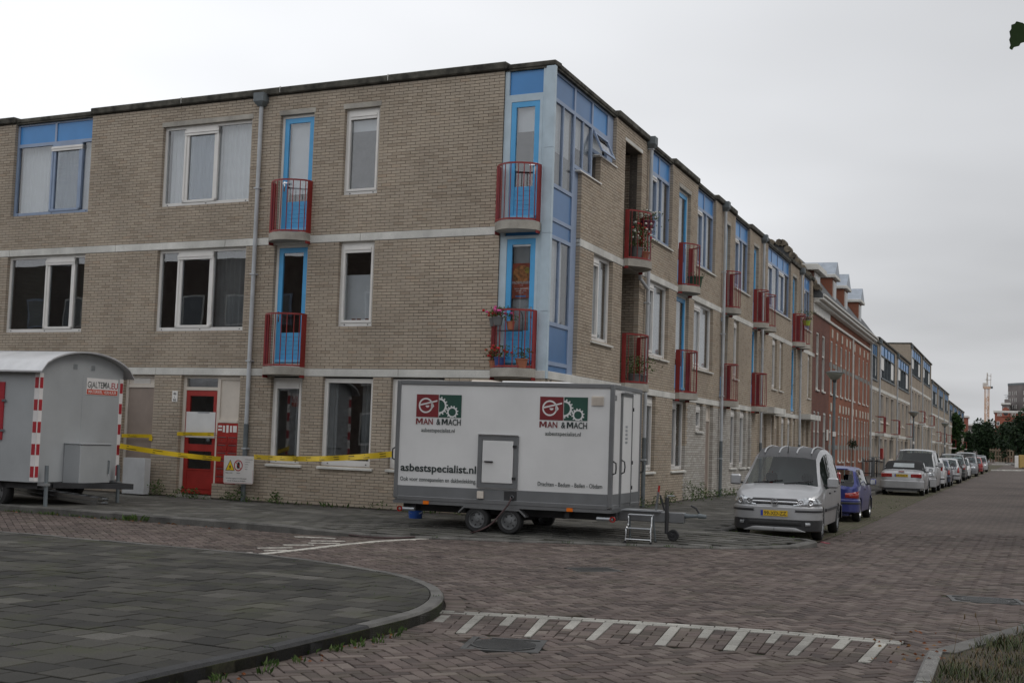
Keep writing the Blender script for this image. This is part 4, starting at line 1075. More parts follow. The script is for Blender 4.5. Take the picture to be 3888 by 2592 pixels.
# loggia 1
g = G(FB)
for z0, z1 in ((ZU1, 8.42), (ZL1, ZU0)):
    g.box(4.82, 4.868, -1.5, -.12, z0 - .1, z1 + .05); g.box(6.30, 6.36, -1.5, -.12, z0 - .1, z1 + .05); g.box(4.82, 6.36, -1.56, -1.5, z0 - .1, z1 + .05)
lg = g.build('loggia_wall', m_mortar, bld)
gg = G()
for z0, z1 in ((ZU1 + .02, 8.40), (ZL1 + .02, ZU0)):     # brick lining of the far side, as deep as the loggia
    F2 = Frame(*FB((6.296, 0, 0))[:2], ANG_B + pi / 2, -1)
    st = 1 if z0 < 4 else 2; o = (ZL0, ZL1, ZU1)[st]; z = o
    while z < z1 - .05:
        off = random.choice((0, .11)) * 0 + (round((z - o) / CRS) % 2) * .11; u = -.22 + off
        while u < 1.5:
            a, b = max(u + .005, .12), min(u + .215, 1.5)
            if b > a + .02: brick_box(bricks_far['brick'], F2, a, b, z + .005, z + CRS - .005, .02, 0)
            u += .22
        z += CRS
G(FB).box(4.8, 6.32, -1.55, -.0, ZU0 + .01, ZU1 - .01).build('loggia_floor', m_concg, bld); G(FB).box(4.8, 6.32, -1.55, .0, ZL0 + .01, ZL1 - .01).build('loggia_floor', m_concg, bld)
G(FB).box(4.84, 6.31, -.11, .006, 8.422, 8.50).build('lintel', m_conc, bld)
balcony(FB, bld, 4.98, 6.22, ZU1 + .035, .1, .36); balcony(FB, bld, 4.98, 6.22, ZL1 + .02, .1, .36)
# upper storey
ui = [rollup(.6), net, vblinds, net, vblinds]
for i, (a, b) in enumerate(up_blue):
    n = 2 if b - a < 3 else 4
    window(FB, bld, a, b, HB['ub', a].z0, ZR0 - .01, tuple(a + (b - a) * t for t in ((.38, .62) if n == 2 else (.25, .5, .75))), (0,) if n == 2 else (0, 2), 8.24, tuple(a + (b - a) * k / n for k in range(1, n)), m_bluef, inside_=rollup(.99) if i < 3 else vblinds, sill=True, rec=.085)
for i, (a, b) in enumerate(up_door):
    h = HB['ud', a]
    if b - a > .8: door_up(FB, bld, a, b, ZU1 + .04, h.z1, -1, m_alu if i else m_white, inner=rollup(.95) if i % 2 == 0 else None)
    else: window(FB, bld, a, b, ZU1 + .04, h.z1)
    lintel(FB, bld, a, b, h.z1)
for a, b in up_door[:3] + [up_door[4]]: balcony(FB, bld, a + .06, min(b, a + 1.2) - .0, ZU1 + .035, .12, .34)
balcony(FB, bld, 21.75, 22.75, ZU1 + .035, .12, .34); balcony(FB, bld, 29.75, 30.75, ZU1 + .035, .12, .34)
for i, (a, b) in enumerate(md_win):
    w_ = b - a
    window(FB, bld, a, b, HB['mw', a].z0, ZU0, (a + w_ * .45,) if w_ > 1.2 else (), (0,), inside_=rollup(.985) if i < 4 else vblinds, sill=True)
for a, b in md_door:
    door_up(FB, bld, a, b, ZL1 + .04, ZU0, -1, m_white, inner=rollup(.9))
    if a < 25: balcony(FB, bld, a + .06, min(b, a + 1.2), ZL1 + .02, .12, .34)
for a, b, z in gr_win: window(FB, bld, a, b, HB['gw', a].z0, ZL0 - .02, ((a + b) / 2,) if b - a > 1.1 else (), (0,), inside_=net if a % 2 < 1 else drapes, sill=True)
for a, b in gr_door:
    g = G(FB); g.box(a, a + .06, -.18, -.1, .14, ZL0); g.box(b - .06, b, -.18, -.1, .14, ZL0); g.box(a + .06, b - .06, -.18, -.1, ZL0 - .05, ZL0 - .001); g.box(a + .06, b - .06, -.18, -.1, 2.3, 2.36); dr = g.build('door', m_cream, bld)
    G(FB).box(a + .06, b - .06, -.16, -.12, .16, 2.3).build('leaf', m_beige, dr); G(FB).box(a + .06, b - .06, -.16, -.13, 2.36, ZL0 - .05).build('transom_panel', m_cream, dr)
    G(FB).box(a + .1, a + .14, -.12, -.08, 1.05, 1.25).build('handle', m_chrome, dr)
for u, zt in ((6.78, 8.66), (15.35, 8.64), (21.75, 8.64), (30.25, 8.62)): pipe(FB, bld, u, zt, d=.085)
# overflow elbow below balcony 1
G(FB).tube([(6.0, .1, 5.5), (6.0, .1, 5.42), (6.35, .1, 5.34), (6.75, .085, 5.26)], .04, 8).build('elbow_pipe', m_grey, bld)
for a, b in ((22.4, 24.8), (30.9, 33.8)):      # door canopies
    G(FB).box(a, b, .002, .42, 2.79, 3.0).build('canopy', m_conc, bld)
# ---- coping, roof, floors, rooms behind the windows
def coping(F, spans, root):
    for a, b, thick in spans:
        n = max(1, round((b - a) / 2.6))
        for i in range(n):
            x0, x1 = a + (b - a) * i / n, a + (b - a) * (i + 1) / n
            if thick: 
                G(F).bbox(x0 + .002, x1 - .002, -.3, .075, ZR0 + .004, ZR1 + random.uniform(-.006, .004), .02).build('coping', m_coping, root)
                if i: G(F).box(x0 - .006, x0 + .006, -.28, .078, ZR0 + .03, ZR1 + .006).build('joint_strip', m_conc, root)
            else: G(F).bbox(x0 + .002, x1 - .002, -.3, -.0, ZR0 + .006, ZR1 - .05, .015).build('coping', m_coping, root)
coping(FA, [(0.0, 1.04, 0), (1.04, 11.93, 1), (11.93, 14.4, 0), (14.4, AE, 1)], bld)
coping(FB, [(.05, 4.2, 0), (4.2, 7.1, 1), (7.1, 9.3, 0), (9.3, 12.0, 1), (12.0, 14.45, 0), (14.45, 17.2, 1), (17.2, 19.7, 0), (19.7, 22.95, 1), (22.95, 28.05, 0), (28.05, 31.3, 1), (31.3, 33.45, 0), (33.45, BE, 1)], bld)
def footprint(i0, i1):
    P = lambda F, u, d: rel(F, u, d, 0)[:2]
    q = .105; s_ = sin(ANG_A - ANG_B)
    def corner(d): # intersection of the two facade lines set back by d
        Md = np.array([[eA.x, -eB.x], [eA.y, -eB.y]]); o = (nB - nA) * (-d); t = np.linalg.solve(Md, np.array([o.x, o.y])); v = eA * t[0] - nA * d
        return (CX + v.x - bl.x, CY + v.y - bl.y)
    return [corner(i0), P(FA, AE, -i0), P(FA, AE, -i1), corner(i1), P(FB, BE, -i1), P(FB, BE, -i0)]
fp = footprint(.16, 9.)
G().prism(footprint(.02, 9.05), ZR0 - .03 - bl.z, ZR0 + .003 - bl.z).build('roof', m_coping, bld)
for z in (ZL0 + .03, ZU0 + .03): G().prism(footprint(.21, 9.), z - bl.z, z + .1 - bl.z).build('floor_slab', m_room, bld)
G().prism(footprint(.2, 9.), .02 - bl.z, .1 - bl.z).build('floor_slab', m_room, bld)
g = G(); q = footprint(3.2, 3.2)
for F, e in ((FA, AE), (FB, BE)):
    gg = G(F); gg.box(3.5 if F is FA else 3.3, e, -3.3, -3.2, .05, ZR0 - .04); gg.build('room_wall', m_room, bld)
    gg = G(F)
    for u in ([3.5, 7.0, 10.8, 15.5] if F is FA else [2.0, 6.5, 11.6, 16.9, 22.7, 28.3]): gg.box(u, u + .08, -3.2, -.31, .05, ZR0 - .04)
    gg.build('room_partition', m_room, bld)
    gg = G(F); gg.box(e - .1, e, -9, -.3, .02, ZR0 - .02); gg.box(9 if F is FA else 8.5, e, -9.0, -8.9, .02, ZR0 - .02); gg.build('rear_wall', m_mortar, bld)
wallg_o = wallg
wo = G(); wo.v = [(a - bl.x, b - bl.y, c - bl.z) for a, b, c in wallg.v]; wo.f = wallg.f; wo.sm = wallg.sm; wall_ob = wo.build('wall', m_mortar, bld)
# ---- bricks: the 300 that show largest one by one, the rest as one part
brick_near.sort(key=lambda t: (Vector(t[0]((t[1], 0, t[3]))) - Vector((0, 0, CAMZ))).length)
bm = None
for i, (F, l, r, z0, z1) in enumerate(brick_near):
    if i >= 300: brick_box(bricks_far['brick'], F, l, r, z0, z1, .02, random.uniform(-1, 1)); continue
    if bm is None:
        gg = G(); gg.bbox(-.105, .105, -.02, 0, -.0262, .0262, .003); o = gg.build('brick', m_brick1, wall_ob); bm = o.data
    else:
        o = bpy.data.objects.new('brick', bm); COL.objects.link(o); o.parent = wall_ob
    p = Vector(F(((l + r) / 2, random.uniform(-1, 1) * .0018, (z0 + z1) / 2))) - bl
    o.location = p; o.rotation_euler = (0, 0, F.ang)
for k, mt in (('brick', m_brick), ('washed', m_brickp)):
    g = bricks_far[k]; g.v = [(a - bl.x, b - bl.y, c - bl.z) for a, b, c in g.v]; g.build('brickwork', mt, bld, rnd=True, kind='stuff')
# ================================================================== ROW HOUSES FURTHER UP THE STREET
def wall_tex(name, ang, c1, c2, mort, bw=.22, rh=.0625, ms=.008, big=.2):
    m, nt, b = new_mat(name); b.inputs['Roughness'].default_value = .88; b.inputs['Specular IOR Level'].default_value = .25
    g = nt.nodes.new('ShaderNodeNewGeometry'); mp = nt.nodes.new('ShaderNodeMapping'); mp.inputs['Rotation'].default_value = (0, 0, -ang); nt.links.new(g.outputs['Position'], mp.inputs[0])
    sp = nt.nodes.new('ShaderNodeSeparateXYZ'); nt.links.new(mp.outputs[0], sp.inputs[0]); ad = nt.nodes.new('ShaderNodeMath'); ad.operation = 'ADD'; nt.links.new(sp.outputs[0], ad.inputs[0]); nt.links.new(sp.outputs[1], ad.inputs[1])
    cb = nt.nodes.new('ShaderNodeCombineXYZ'); nt.links.new(ad.outputs[0], cb.inputs[0]); nt.links.new(sp.outputs[2], cb.inputs[1])
    br = nt.nodes.new('ShaderNodeTexBrick'); br.inputs['Scale'].default_value = 1; br.inputs['Brick Width'].default_value = bw; br.inputs['Row Height'].default_value = rh; br.inputs['Mortar Size'].default_value = ms; br.inputs['Bias'].default_value = 0
    br.inputs['Color1'].default_value = (*c1, 1); br.inputs['Color2'].default_value = (*c2, 1); br.inputs['Mortar'].default_value = (*mort, 1); nt.links.new(cb.outputs[0], br.inputs['Vector'])
    c = mixc(nt, br.outputs['Color'], ramp(nt, pos_noise(nt, .6, 5), [(.3, (1 - big,) * 3), (.7, (1 + big * .5,) * 3)]), 1., 'MULTIPLY')
    nt.links.new(c, b.inputs['Base Color']); bump(nt, b, br.outputs['Fac'], -.25, .006); return m
m_bwall = wall_tex('beige_brick_far', ANG_B, (.36, .30, .235), (.41, .345, .275), (.2, .18, .15))
m_rwall = wall_tex('red_brick', ANG_B, (.27, .085, .05), (.33, .115, .065), (.16, .12, .09)); m_rwalld = wall_tex('brown_red_brick', ANG_B, (.15, .055, .042), (.20, .075, .055), (.12, .10, .085))
m_slate = simple('slate_roof', (.09, .095, .10), .7, var=.25); m_zinc = simple('zinc', (.33, .37, .42), .4, .4, var=.12)
m_tileold = simple('old_pantile', (.17, .14, .10), .85, var=.5, scale=3, fine=.3)
m_trim = simple('white_trim', (.62, .61, .57), .5, var=.08, dirt=.2); m_stone = simple('pale_stone', (.55, .52, .45), .7, var=.12)
def facade(F, root, ua, ub, za, zb, holes, mat, depth=7., dd=.0, name='wall', rec=.13):
    """wall with real openings; holes = (u0,u1,z0,z1)"""
    us = sorted({ua, ub} | {x for h in holes for x in h[:2]}); zs = sorted({za, zb} | {x for h in holes for x in h[2:]})
    def solid(i, j):
        if i < 0 or j < 0 or i >= len(us) - 1 or j >= len(zs) - 1: return None
        u, z = (us[i] + us[i + 1]) / 2, (zs[j] + zs[j + 1]) / 2
        return not any(h[0] < u < h[1] and h[2] < z < h[3] for h in holes)
    g = G(F)
    for i in range(len(us) - 1):
        for j in range(len(zs) - 1):
            if not solid(i, j): continue
            u0, u1, z0, z1 = us[i], us[i + 1], zs[j], zs[j + 1]
            g.add([(u0, dd, z0), (u1, dd, z0), (u1, dd, z1), (u0, dd, z1)], [(3, 2, 1, 0)])
            for di, dj, q in ((-1, 0, ((u0, z0), (u0, z1))), (1, 0, ((u1, z1), (u1, z0))), (0, -1, ((u1, z0), (u0, z0))), (0, 1, ((u0, z1), (u1, z1)))):
                s_ = solid(i + di, j + dj)
                if s_ is not True:
                    (a, b), (c, d) = q; e = -rec if s_ is False else -depth
                    g.add([(a, dd, b), (c, dd, d), (c, dd + e, d), (a, dd + e, b)], [(0, 1, 2, 3)])
    g.add([(ua, -depth, za), (ub, -depth, za), (ub, -depth, zb), (ua, -depth, zb)], [(0, 1, 2, 3)])
    return g.build(name, mat, root)
def fwin(F, root, u0, u1, z0, z1, mat, mulls=(), trs=(), rec=.12, fw_=.07, name='window', sill=True):
    g = G(F); d0, d1 = -rec - .05, -.022
    g.box(u0, u0 + fw_, d0, d1, z0, z1); g.box(u1 - fw_, u1, d0, d1, z0, z1); g.box(u0 + fw_, u1 - fw_, d0, d1, z0, z0 + fw_); g.box(u0 + fw_, u1 - fw_, d0, d1, z1 - fw_, z1)
    for m_ in mulls: g.box(m_ - .03, m_ + .03, d0, d1 - .001, z0 + fw_, z1 - fw_)
    for t in trs: g.box(u0 + fw_, u1 - fw_, d0, d1 - .002, t - .03, t + .03)
    w_ = g.build(name, mat, root)
    G(F).box(u0 + .02, u1 - .02, d0 - .02, d0 + .02, z0 + .02, z1 - .02).build('pane', m_dglass, w_)
    if sill: G(F).box(u0 - .05, u1 + .05, -rec, .06, z0 - .07, z0 - .002).build('sill', mat, w_)
    return w_
def red_house(u0, u1, label, mat, wins_up, wins_gr, cornice, arch=True, dark=False, hz=(4.2, 6.72)):
    r = empty('terraced_house', FB((u0, 0, .1)), 0, label, 'house', 'red brick terraced houses')
    hu = [(a, b, hz[0], hz[1]) for a, b in wins_up]; hg = [(a, b, z, 3.25) for a, b, z in wins_gr]
    facade(FB, r, u0, u1, .0, 8.1, hu + hg, mat)
    for a, b, z0, z1 in hu: fwin(FB, r, a, b, z0, z1, m_trim, (), (z0 + (z1 - z0) * .62,))
    for a, b, z0, z1 in hg:
        if z0 < .5: fwin(FB, r, a, b, z0, z1, m_trim, (), (2.4,), sill=False, name='door', fw_=.1)
        else: fwin(FB, r, a, b, z0, z1, m_trim, (), (z0 + (z1 - z0) * .6,))
    for a, b in wins_up:
        c = (a + b) / 2
        if arch: G(FB).bbox(c - .13, c + .13, -.02, .05, hz[1] + .12, hz[1] + .55, .03).build('keystone', m_stone, r)
    for a, b, z in wins_gr:
        c = (a + b) / 2
        if arch: G(FB).bbox(c - .13, c + .13, -.02, .05, 3.37, 3.78, .03).build('keystone', m_stone, r)
    for z in ((5.45, 5.65), (1.6, 1.8)):
        if arch: 
            ed = [u0] + [x for a, b in sorted(wins_up if z[0] > 4 else [(p[0], p[1]) for p in wins_gr]) for x in (a, b)] + [u1]
            for a, b in zip(ed[0::2], ed[1::2]):
                if b - a > .15: G(FB).box(a + .01, b - .01, -.02, .012, *z).build('stone_band', simple('grey_stone', (.2, .2, .19), .8), r)
    # cornice: stepped moulding
    for za, zb_, d in ((7.45, 7.58, .08), (7.9, 8.02, .25), (8.02, 8.16, .42), (8.16, 8.26, .5)): G(FB).bbox(u0 + .01, u1 - .01, -.1, d, za, zb_, .02).build('cornice', m_trim, r)
    if cornice: G(FB).box(u0 + .01, u1 - .01, -.05, .03, 7.58, 7.9).build('frieze', m_trim, r)
    # roof
    g = G(FB); g.add([(u0, .4, 8.26), (u1, .4, 8.26), (u1, -1.3, 10.45), (u0, -1.3, 10.45), (u0, -7, 10.6), (u1, -7, 10.6), (u0, -7, 8.1), (u1, -7, 8.1), (u0, .4, 8.1), (u1, .4, 8.1)], [(3, 2, 1, 0), (4, 5, 2, 3), (0, 8, 6, 4, 3), (1, 2, 5, 7, 9)]); g.build('roof', m_slate, r)
    return r
def dormer(r, u0, u1, zb=8.3, zt=9.75, dfront=-.05):
    d = G(FB).box(u0, u1, dfront - 2.2, dfront, zb, zt).build('dormer', m_rwall, r)
    G(FB).bbox(u0 - .15, u1 + .15, dfront - 2.2, dfront + .18, zt, zt + .16, .02).build('dormer_cornice', m_trim, d)
    um = (u0 + u1) / 2; g = G(FB); g.add([(u0 - .12, dfront + .15, zt + .16), (u1 + .12, dfront + .15, zt + .16), (um, dfront + .15, zt + .85), (u0 - .12, dfront - 2.4, zt + .16), (u1 + .12, dfront - 2.4, zt + .16), (um, dfront - 2.4, zt + .85)], [(0, 1, 2), (5, 4, 3), (0, 2, 5, 3), (2, 1, 4, 5), (0, 3, 4, 1)]); g.build('dormer_roof', m_zinc, d)
    G(FB).box(u0 + .25, u1 - .25, dfront, dfront + .03, zb + .1, zt - .1).build('window_frame', m_trim, d)
    G(FB).box(u0 + .34, u1 - .34, dfront + .03, dfront + .04, zb + .2, zt - .2).build('pane', m_dglass, d)
r1 = red_house(34.05, 39.35, 'brown red brick terraced house with plain white frieze', m_rwalld, [(35.1, 35.95), (37.0, 37.9)], [(34.6, 35.3, 1.0), (35.75, 36.45, 1.0), (37.6, 38.5, .15)], True, False)
r2 = red_house(39.4, 47.9, 'orange red brick terraced house with white keystones and two gabled dormers', m_rwall, [(39.8, 40.55), (41.6, 42.35), (43.5, 44.25), (45.4, 46.1), (46.9, 47.5)], [(39.7, 40.5, .15), (42.9, 43.7, 1.0), (44.3, 45., 1.0), (45.5, 46.1, .15), (46.6, 47.3, 1.0)], False)
r3 = red_house(47.95, 57.2, 'orange red brick terraced house with white keystones next to the pale row', m_rwall, [(48.9, 49.6), (51.4, 52.1), (53.5, 54.2), (55.4, 56.1)], [(48.5, 49.2, 1.0), (50.0, 50.7, .15), (51.8, 52.5, 1.0), (53.2, 53.9, 1.0), (54.6, 55.3, .15), (56.0, 56.6, 1.0)], False)
dormer(r2, 40.3, 41.9); dormer(r2, 44.8, 46.4); dormer(r3, 51.2, 52.8)
# flat white dormer of the first red house and its old tiled verge against the corner block
d_ = G(FB).box(34.6, 36.6, -2.2, -.1, 8.3, 9.35).build('dormer', m_rwalld, r1); G(FB).bbox(34.3, 37.0, -2.3, .15, 9.35, 9.62, .02).build('dormer_cornice', m_trim, d_); G(FB).box(34.75, 36.4, -.1, -.06, 8.4, 9.3).build('window_frame', m_trim, d_); G(FB).box(34.95, 36.2, -.06, -.05, 8.5, 9.2).build('pane', m_dglass, d_)
for k in range(8):
    t = k / 7; o_ = G(FB).tube([(33.85, .15 - t * 1.5, 8.55 + t * 1.95), (34.6, .15 - t * 1.5, 8.55 + t * 1.95)], .15, 8).build('verge_tile', m_tileold, r1)
for k in range(5): G(FB).tube([(33.85, -1.5 - k * .35, 10.52), (34.6, -1.5 - k * .35, 10.52)], .15, 8).build('verge_tile', m_tileold, r1)
G(FB).tube([(47.9, .09, .12), (47.9, .09, 7.4)], .05, 8).build('downpipe', m_trim, r2)
G(FB).box(38.55, 39.0, .02, .06, 2.0, 2.5).build('wall_sign', m_trim, r1)
def pale_block(u0, u1, zr, label, bays, up, zb2, seedk, door_z=True):
    """pale three storey row: blue clad bays on top, stacked windows, downpipes, red balconies"""
    r = empty('row_house', FB((u0, 0, .1)), 0, label, 'house', 'pale row houses up the street')
    w_ = (u1 - u0) / bays; holes = []; z1_, z2_ = zb2 - 2.8, zb2
    for k in range(bays):
        a = u0 + w_ * k
        holes += [(a + .14 * w_, a + .92 * w_, zr - 2.35, zr - .12)]
        holes += [(a + .12 * w_, a + .30 * w_, z1_ + .9, z2_ - .05), (a + .42 * w_, a + .58 * w_, z1_ + .9, z2_ - .05), (a + .70 * w_, a + .9 * w_, z1_ + .15, z2_ - .05)]
        holes += [(a + .08 * w_, a + .28 * w_, .95, z1_ - .1), (a + .36 * w_, a + .52 * w_, .15, z1_ - .1), (a + .64 * w_, a + .88 * w_, .15 if k % 2 else .95, z1_ - .1)]
    facade(FB, r, u0 + .003, u1 - .003, 0, zr, holes, m_bwall)
    for i, (a, b, z0, z1) in enumerate(holes):
        j = i % 7
        if j == 0:
            win = fwin(FB, r, a, b, z0, z1, m_gdark, (a + (b - a) * .28, a + (b - a) * .5, a + (b - a) * .72), (z1 - .75,), rec=.1)
            n = 5
            for q in range(n): G(FB).box(a + .09 + (b - a - .18) * q / n + .01, a + .09 + (b - a - .18) * (q + 1) / n - .01, -.10, -.07, z1 - .7, z1 - .09).build('panel', m_panel, win)
            G(FB).box(a + .07, a + (b - a) * .28 - .03, -.10, -.085, z0 + .6, z1 - .8).build('screen', m_curt, win); G(FB).box(a + (b - a) * .72 + .03, b - .2, -.10, -.085, z0 + .3, z1 - .8).build('screen', m_curt, win)
        else: fwin(FB, r, a, b, z0, z1, m_cream, (), (), sill=z0 > .5, name='window' if z0 > .5 else 'door')
    for z in (z1_, z2_): G(FB).box(u0 + .01, u1 - .01, -.05, .015, z, z + .2).build('band', m_conc, r)
    G(FB).bbox(u0, u1, -7.05, .1, zr, zr + .14, .02).build('coping', m_coping, r)
    for k in range(bays):
        a = u0 + w_ * k
        G(FB).tube([(a + .02 * w_ + .05, .08, .12), (a + .02 * w_ + .05, .08, zr - .3)], .05, 8).build('downpipe', m_grey, r); G(FB).bbox(a + .02 * w_ - .1, a + .02 * w_ + .2, 0, .2, zr - .32, zr - .02, .02).build('hopper', m_gdark, r)
        bb = a + .72 * w_
        s_ = G(FB).box(bb - .1, bb + 1.5, -.02, .55, z1_ + .0, z1_ + .17).build('balcony', m_conc, r)
        for z in (z1_ + .22, z1_ + 1.2):
            g = G(FB); g.bar((bb - .05, .5, z), (bb + 1.45, .5, z), .03, .04); g.bar((bb - .05, .0, z), (bb - .05, .5, z), .03, .04); g.bar((bb + 1.45, .0, z), (bb + 1.45, .5, z), .03, .04); g.build('rail', m_redr, s_)
        if k % 2 == seedk: G(FB).box(bb - .05, bb + 1.45, .49, .51, z1_ + .25, z1_ + 1.15).build('screen', m_redr, s_)
        for q in range(9): G(FB).box(bb - .03 + q * .183, bb - .01 + q * .183, .49, .51, z1_ + .22, z1_ + 1.2).build('baluster', m_redr, s_) if q < 9 else None
    return r
pale_block(57.3, 62.2, 8.3, 'pale brick row house bay butting against the red brick house', 1, 0, 5.3, 5)
pale_block(62.25, 88., 8.62, 'pale brick row house with two blue clad bays and lower roof', 2, 0, 5.33, 1)
pale_block(88.05, 115.3, 10.3, 'taller pale brick row house with two blue clad bays', 2, 0, 6.75, 7)
pale_block(115.35, 150.5, 8.78, 'pale brick row house beyond the taller one, three bays', 3, 0, 5.35, 7)
pale_block(150.55, 200, 8.0, 'farthest pale brick row house, roof stepping down behind the street tree', 4, 0, 4.9, 7)
g = G(FB); g.lathe([(.3, 8.75), (.3, 9.25), (.42, 9.25), (.42, 9.35), (0, 9.35)], (62.6, -1.5, 0), n=14); tag(g.build('roof_vent', m_stone), 'round pale roof vent on the pale row beside the red houses', 'roof vent'); 
# ================================================================== STREET LAMPS
def lamp(u, d, h, label):
    r = empty('street_lamp', FB((u, d, .12)), 0, label, 'street lamp', 'street lamps on the pavement')
    G().tube([(0, 0, 0), (0, 0, 1.1), (0, 0, h - .3)], [.07, .055, .042], 12).build('post', m_gdark, r)
    k = .62; L_ = lambda pr: [(a * k, h + (b - h) * k) for a, b in pr]
    G().lathe(L_([(.06, h - .55), (.10, h - .5), (.10, h - .42)]), n=16).build('collar', m_blackp, r)
    G().lathe(L_([(.10, h - .42), (.22, h - .36), (.36, h - .18), (.44, h - .06), (.44, h - .03)]), n=24).build('bowl', simple('opal_bowl', (.30, .31, .27), .35), r)
    G().lathe(L_([(.46, h - .05), (.47, h - .03), (.30, h + .02), (.1, h + .05), (0, h + .05)]), n=24).build('cap', m_gdark, r)
    G().box(-.05, .05, -.085, -.06, 1.9, 2.05).build('sticker', m_white, r)
for px_, py_, Y, lb in ((3169, 1405, 41.4, 'grey street lamp with shallow bowl rising behind the silver van'), (3469, 1559, 72., 'grey street lamp with shallow bowl before the pale row'), (3588, 1603, 98., 'grey street lamp with shallow bowl beyond the taller pale house')):
    p_ = dpx(px_, py_, Y); q_ = FB.inv(p_[0], p_[1]); lamp(q_[0], q_[1], p_[2] - .17, lb)
# ================================================================== WHITE WORK TRAILER
def lift(p, k=1.04): return (p[0] * k, p[1] * k, CAMZ + (p[2] - CAMZ) * k)   # same line of sight, standing on the dropped pavement
TL = Vector(lift((-1.855, 21.59, .585))); TR = Vector(lift((1.615, 20.43, .585)))
t_ang = atan2(TR.y - TL.y, TR.x - TL.x); t_len = hypot(TR.x - TL.x, TR.y - TL.y); t_wid = 2.05
tz0, tz1 = TL.z, lift((0, 21, 2.525))[2]; tg = .062
m_tw = simple('trailer_white', (.66, .66, .655), .32, var=.05, scale=1.2, dirt=.05)
m_tg = simple('trailer_grey', (.15, .155, .16), .4, var=.08)
m_tal = simple('trailer_alu', (.20, .205, .21), .38, .5, var=.1)
m_tdk = simple('chassis_dark', (.03, .03, .032), .7, var=.3)
m_txt = simple('print_dark', (.018, .03, .028), .5); m_txr = simple('print_red', (.17, .012, .016), .5); m_txg = simple('print_green', (.012, .06, .042), .5)
m_orange = simple('orange_lens', (.75, .17, .01), .3); m_redlens = simple('red_lens', (.35, .02, .015), .25)
tr = empty('box_trailer', (TL.x, TL.y, tg), t_ang, 'white box trailer with gear logos standing on the pavement corner', 'trailer')
Zt = lambda z: z - tg
# local: x along the side (towards the drawbar), y into the depth (away from the camera side), z up from the ground
b0, b1 = Zt(tz0), Zt(tz1)
body = G().box(.02, t_len - .02, .02, t_wid - .02, b0 + .02, b1 - .02).build('body', m_tw, tr)
g = G()
for x in (0, t_len - .07):
    for y in (0, t_wid - .07): g.bbox(x, x + .07, y, y + .07, b0 + .03, b1, .008)
for z0, z1 in ((b1 - .07, b1 + .003), (b0, b0 + .07)):
    for y in (.002, t_wid - .062): g.bbox(.07, t_len - .07, y, y + .06, z0, z1, .006)
    for x in (.002, t_len - .062): g.bbox(x, x + .06, .07, t_wid - .07, z0, z1, .006)
g.build('edge_profile', m_tal, body)
zg = b0 + .245
g = G(); g.box(.07, t_len - .07, .0145, .05, b0 + .07, zg); g.box(t_len - .05, t_len - .0145, .07, t_wid - .07, b0 + .07, zg); g.build('skirt', m_tg, body)
G().box(0, t_len, 0.01, t_wid - .01, b0 - .055, b0).build('floor_rail', m_tal, tr)
g = G()
for y in (.35, t_wid - .45): g.box(.05, t_len, y, y + .1, b0 - .19, b0 - .055)
for x in (.3, 1.2, 2.1, 3.0): g.box(x, x + .08, .1, t_wid - .1, b0 - .16, b0 - .055)
g.build('chassis', m_tdk, tr)
# side x for a photo pixel measured at the old depth
def tx_(x, y): return x
def side_x(px_):                     # horizontal photo pixel -> distance along the side
    d = fw + rt * ((px_ - 1944) / FPX) - up * ((1500 - 1296) / FPX)
    e = Vector((cos(t_ang), sin(t_ang))); o = Vector((TL.x, TL.y))
    # o + e*s = d*k
    Mx = np.array([[e.x, -d.x], [e.y, -d.y]]); s_, k_ = np.linalg.solve(Mx, np.array([-o.x, -o.y])); return s_
def side_z(px_, py_):
    d = fw + rt * ((px_ - 1944) / FPX) - up * ((py_ - 1296) / FPX)
    e = Vector((cos(t_ang), sin(t_ang))); o = Vector((TL.x, TL.y))
    Mx = np.array([[e.x, -d.x], [e.y, -d.y]]); s_, k_ = np.linalg.solve(Mx, np.array([-o.x, -o.y])); return s_, CAMZ + d.z * k_ - tg
S4 = lambda x, y: side_z(1450 + x / 2.24, 1400 + y / 2.24)
S5 = lambda x, y: side_z(2000 + x / 2.24, 1400 + y / 2.24)
# hatch in the side
(hx0, hz1), (hx1, hz0) = S4(822, 562), S4(1150, 1022)
g = G()
for x0, x1, z0, z1 in ((hx0, hx1, hz1 - .075, hz1), (hx0, hx1, hz0, hz0 + .075), (hx0, hx0 + .075, hz0 + .075, hz1 - .075), (hx1 - .075, hx1, hz0 + .075, hz1 - .075)): g.box(x0, x1, -.012, .03, z0, z1)
ht = g.build('hatch', m_tg, body)
G().bbox(hx0 + .085, hx1 - .085, -.022, .03, hz0 + .085, hz1 - .085, .006).build('hatch_door', m_tw, ht)
G().bbox(hx0 + .13, hx0 + .28, -.055, -.02, (hz0 + hz1) / 2 - .012, (hz0 + hz1) / 2 + .012, .006).build('handle', m_blackp, ht)
G().lathe([(.018, -.03), (.018, -.02)], (hx0 + .085, 0, (hz0 + hz1) / 2 + .01), 'y', 12).build('lock', m_chrome, ht)
for z in (hz0 + .15, hz1 - .19): G().box(hx1 - .09, hx1 - .03, -.03, -.01, z, z + .04).build('hinge', m_blackp, ht)
G().box(hx0 - .0, hx1, -.03, -.0, hz1 + .002, hz1 + .016).build('rain_strip', m_chrome, ht)
def flat(name, mat, polys, d, par):
    g = G()
    for p in polys:
        g.add([(a, d, z) for a, z in p], [tuple(range(len(p)))])
    return g.build(name, mat, par)
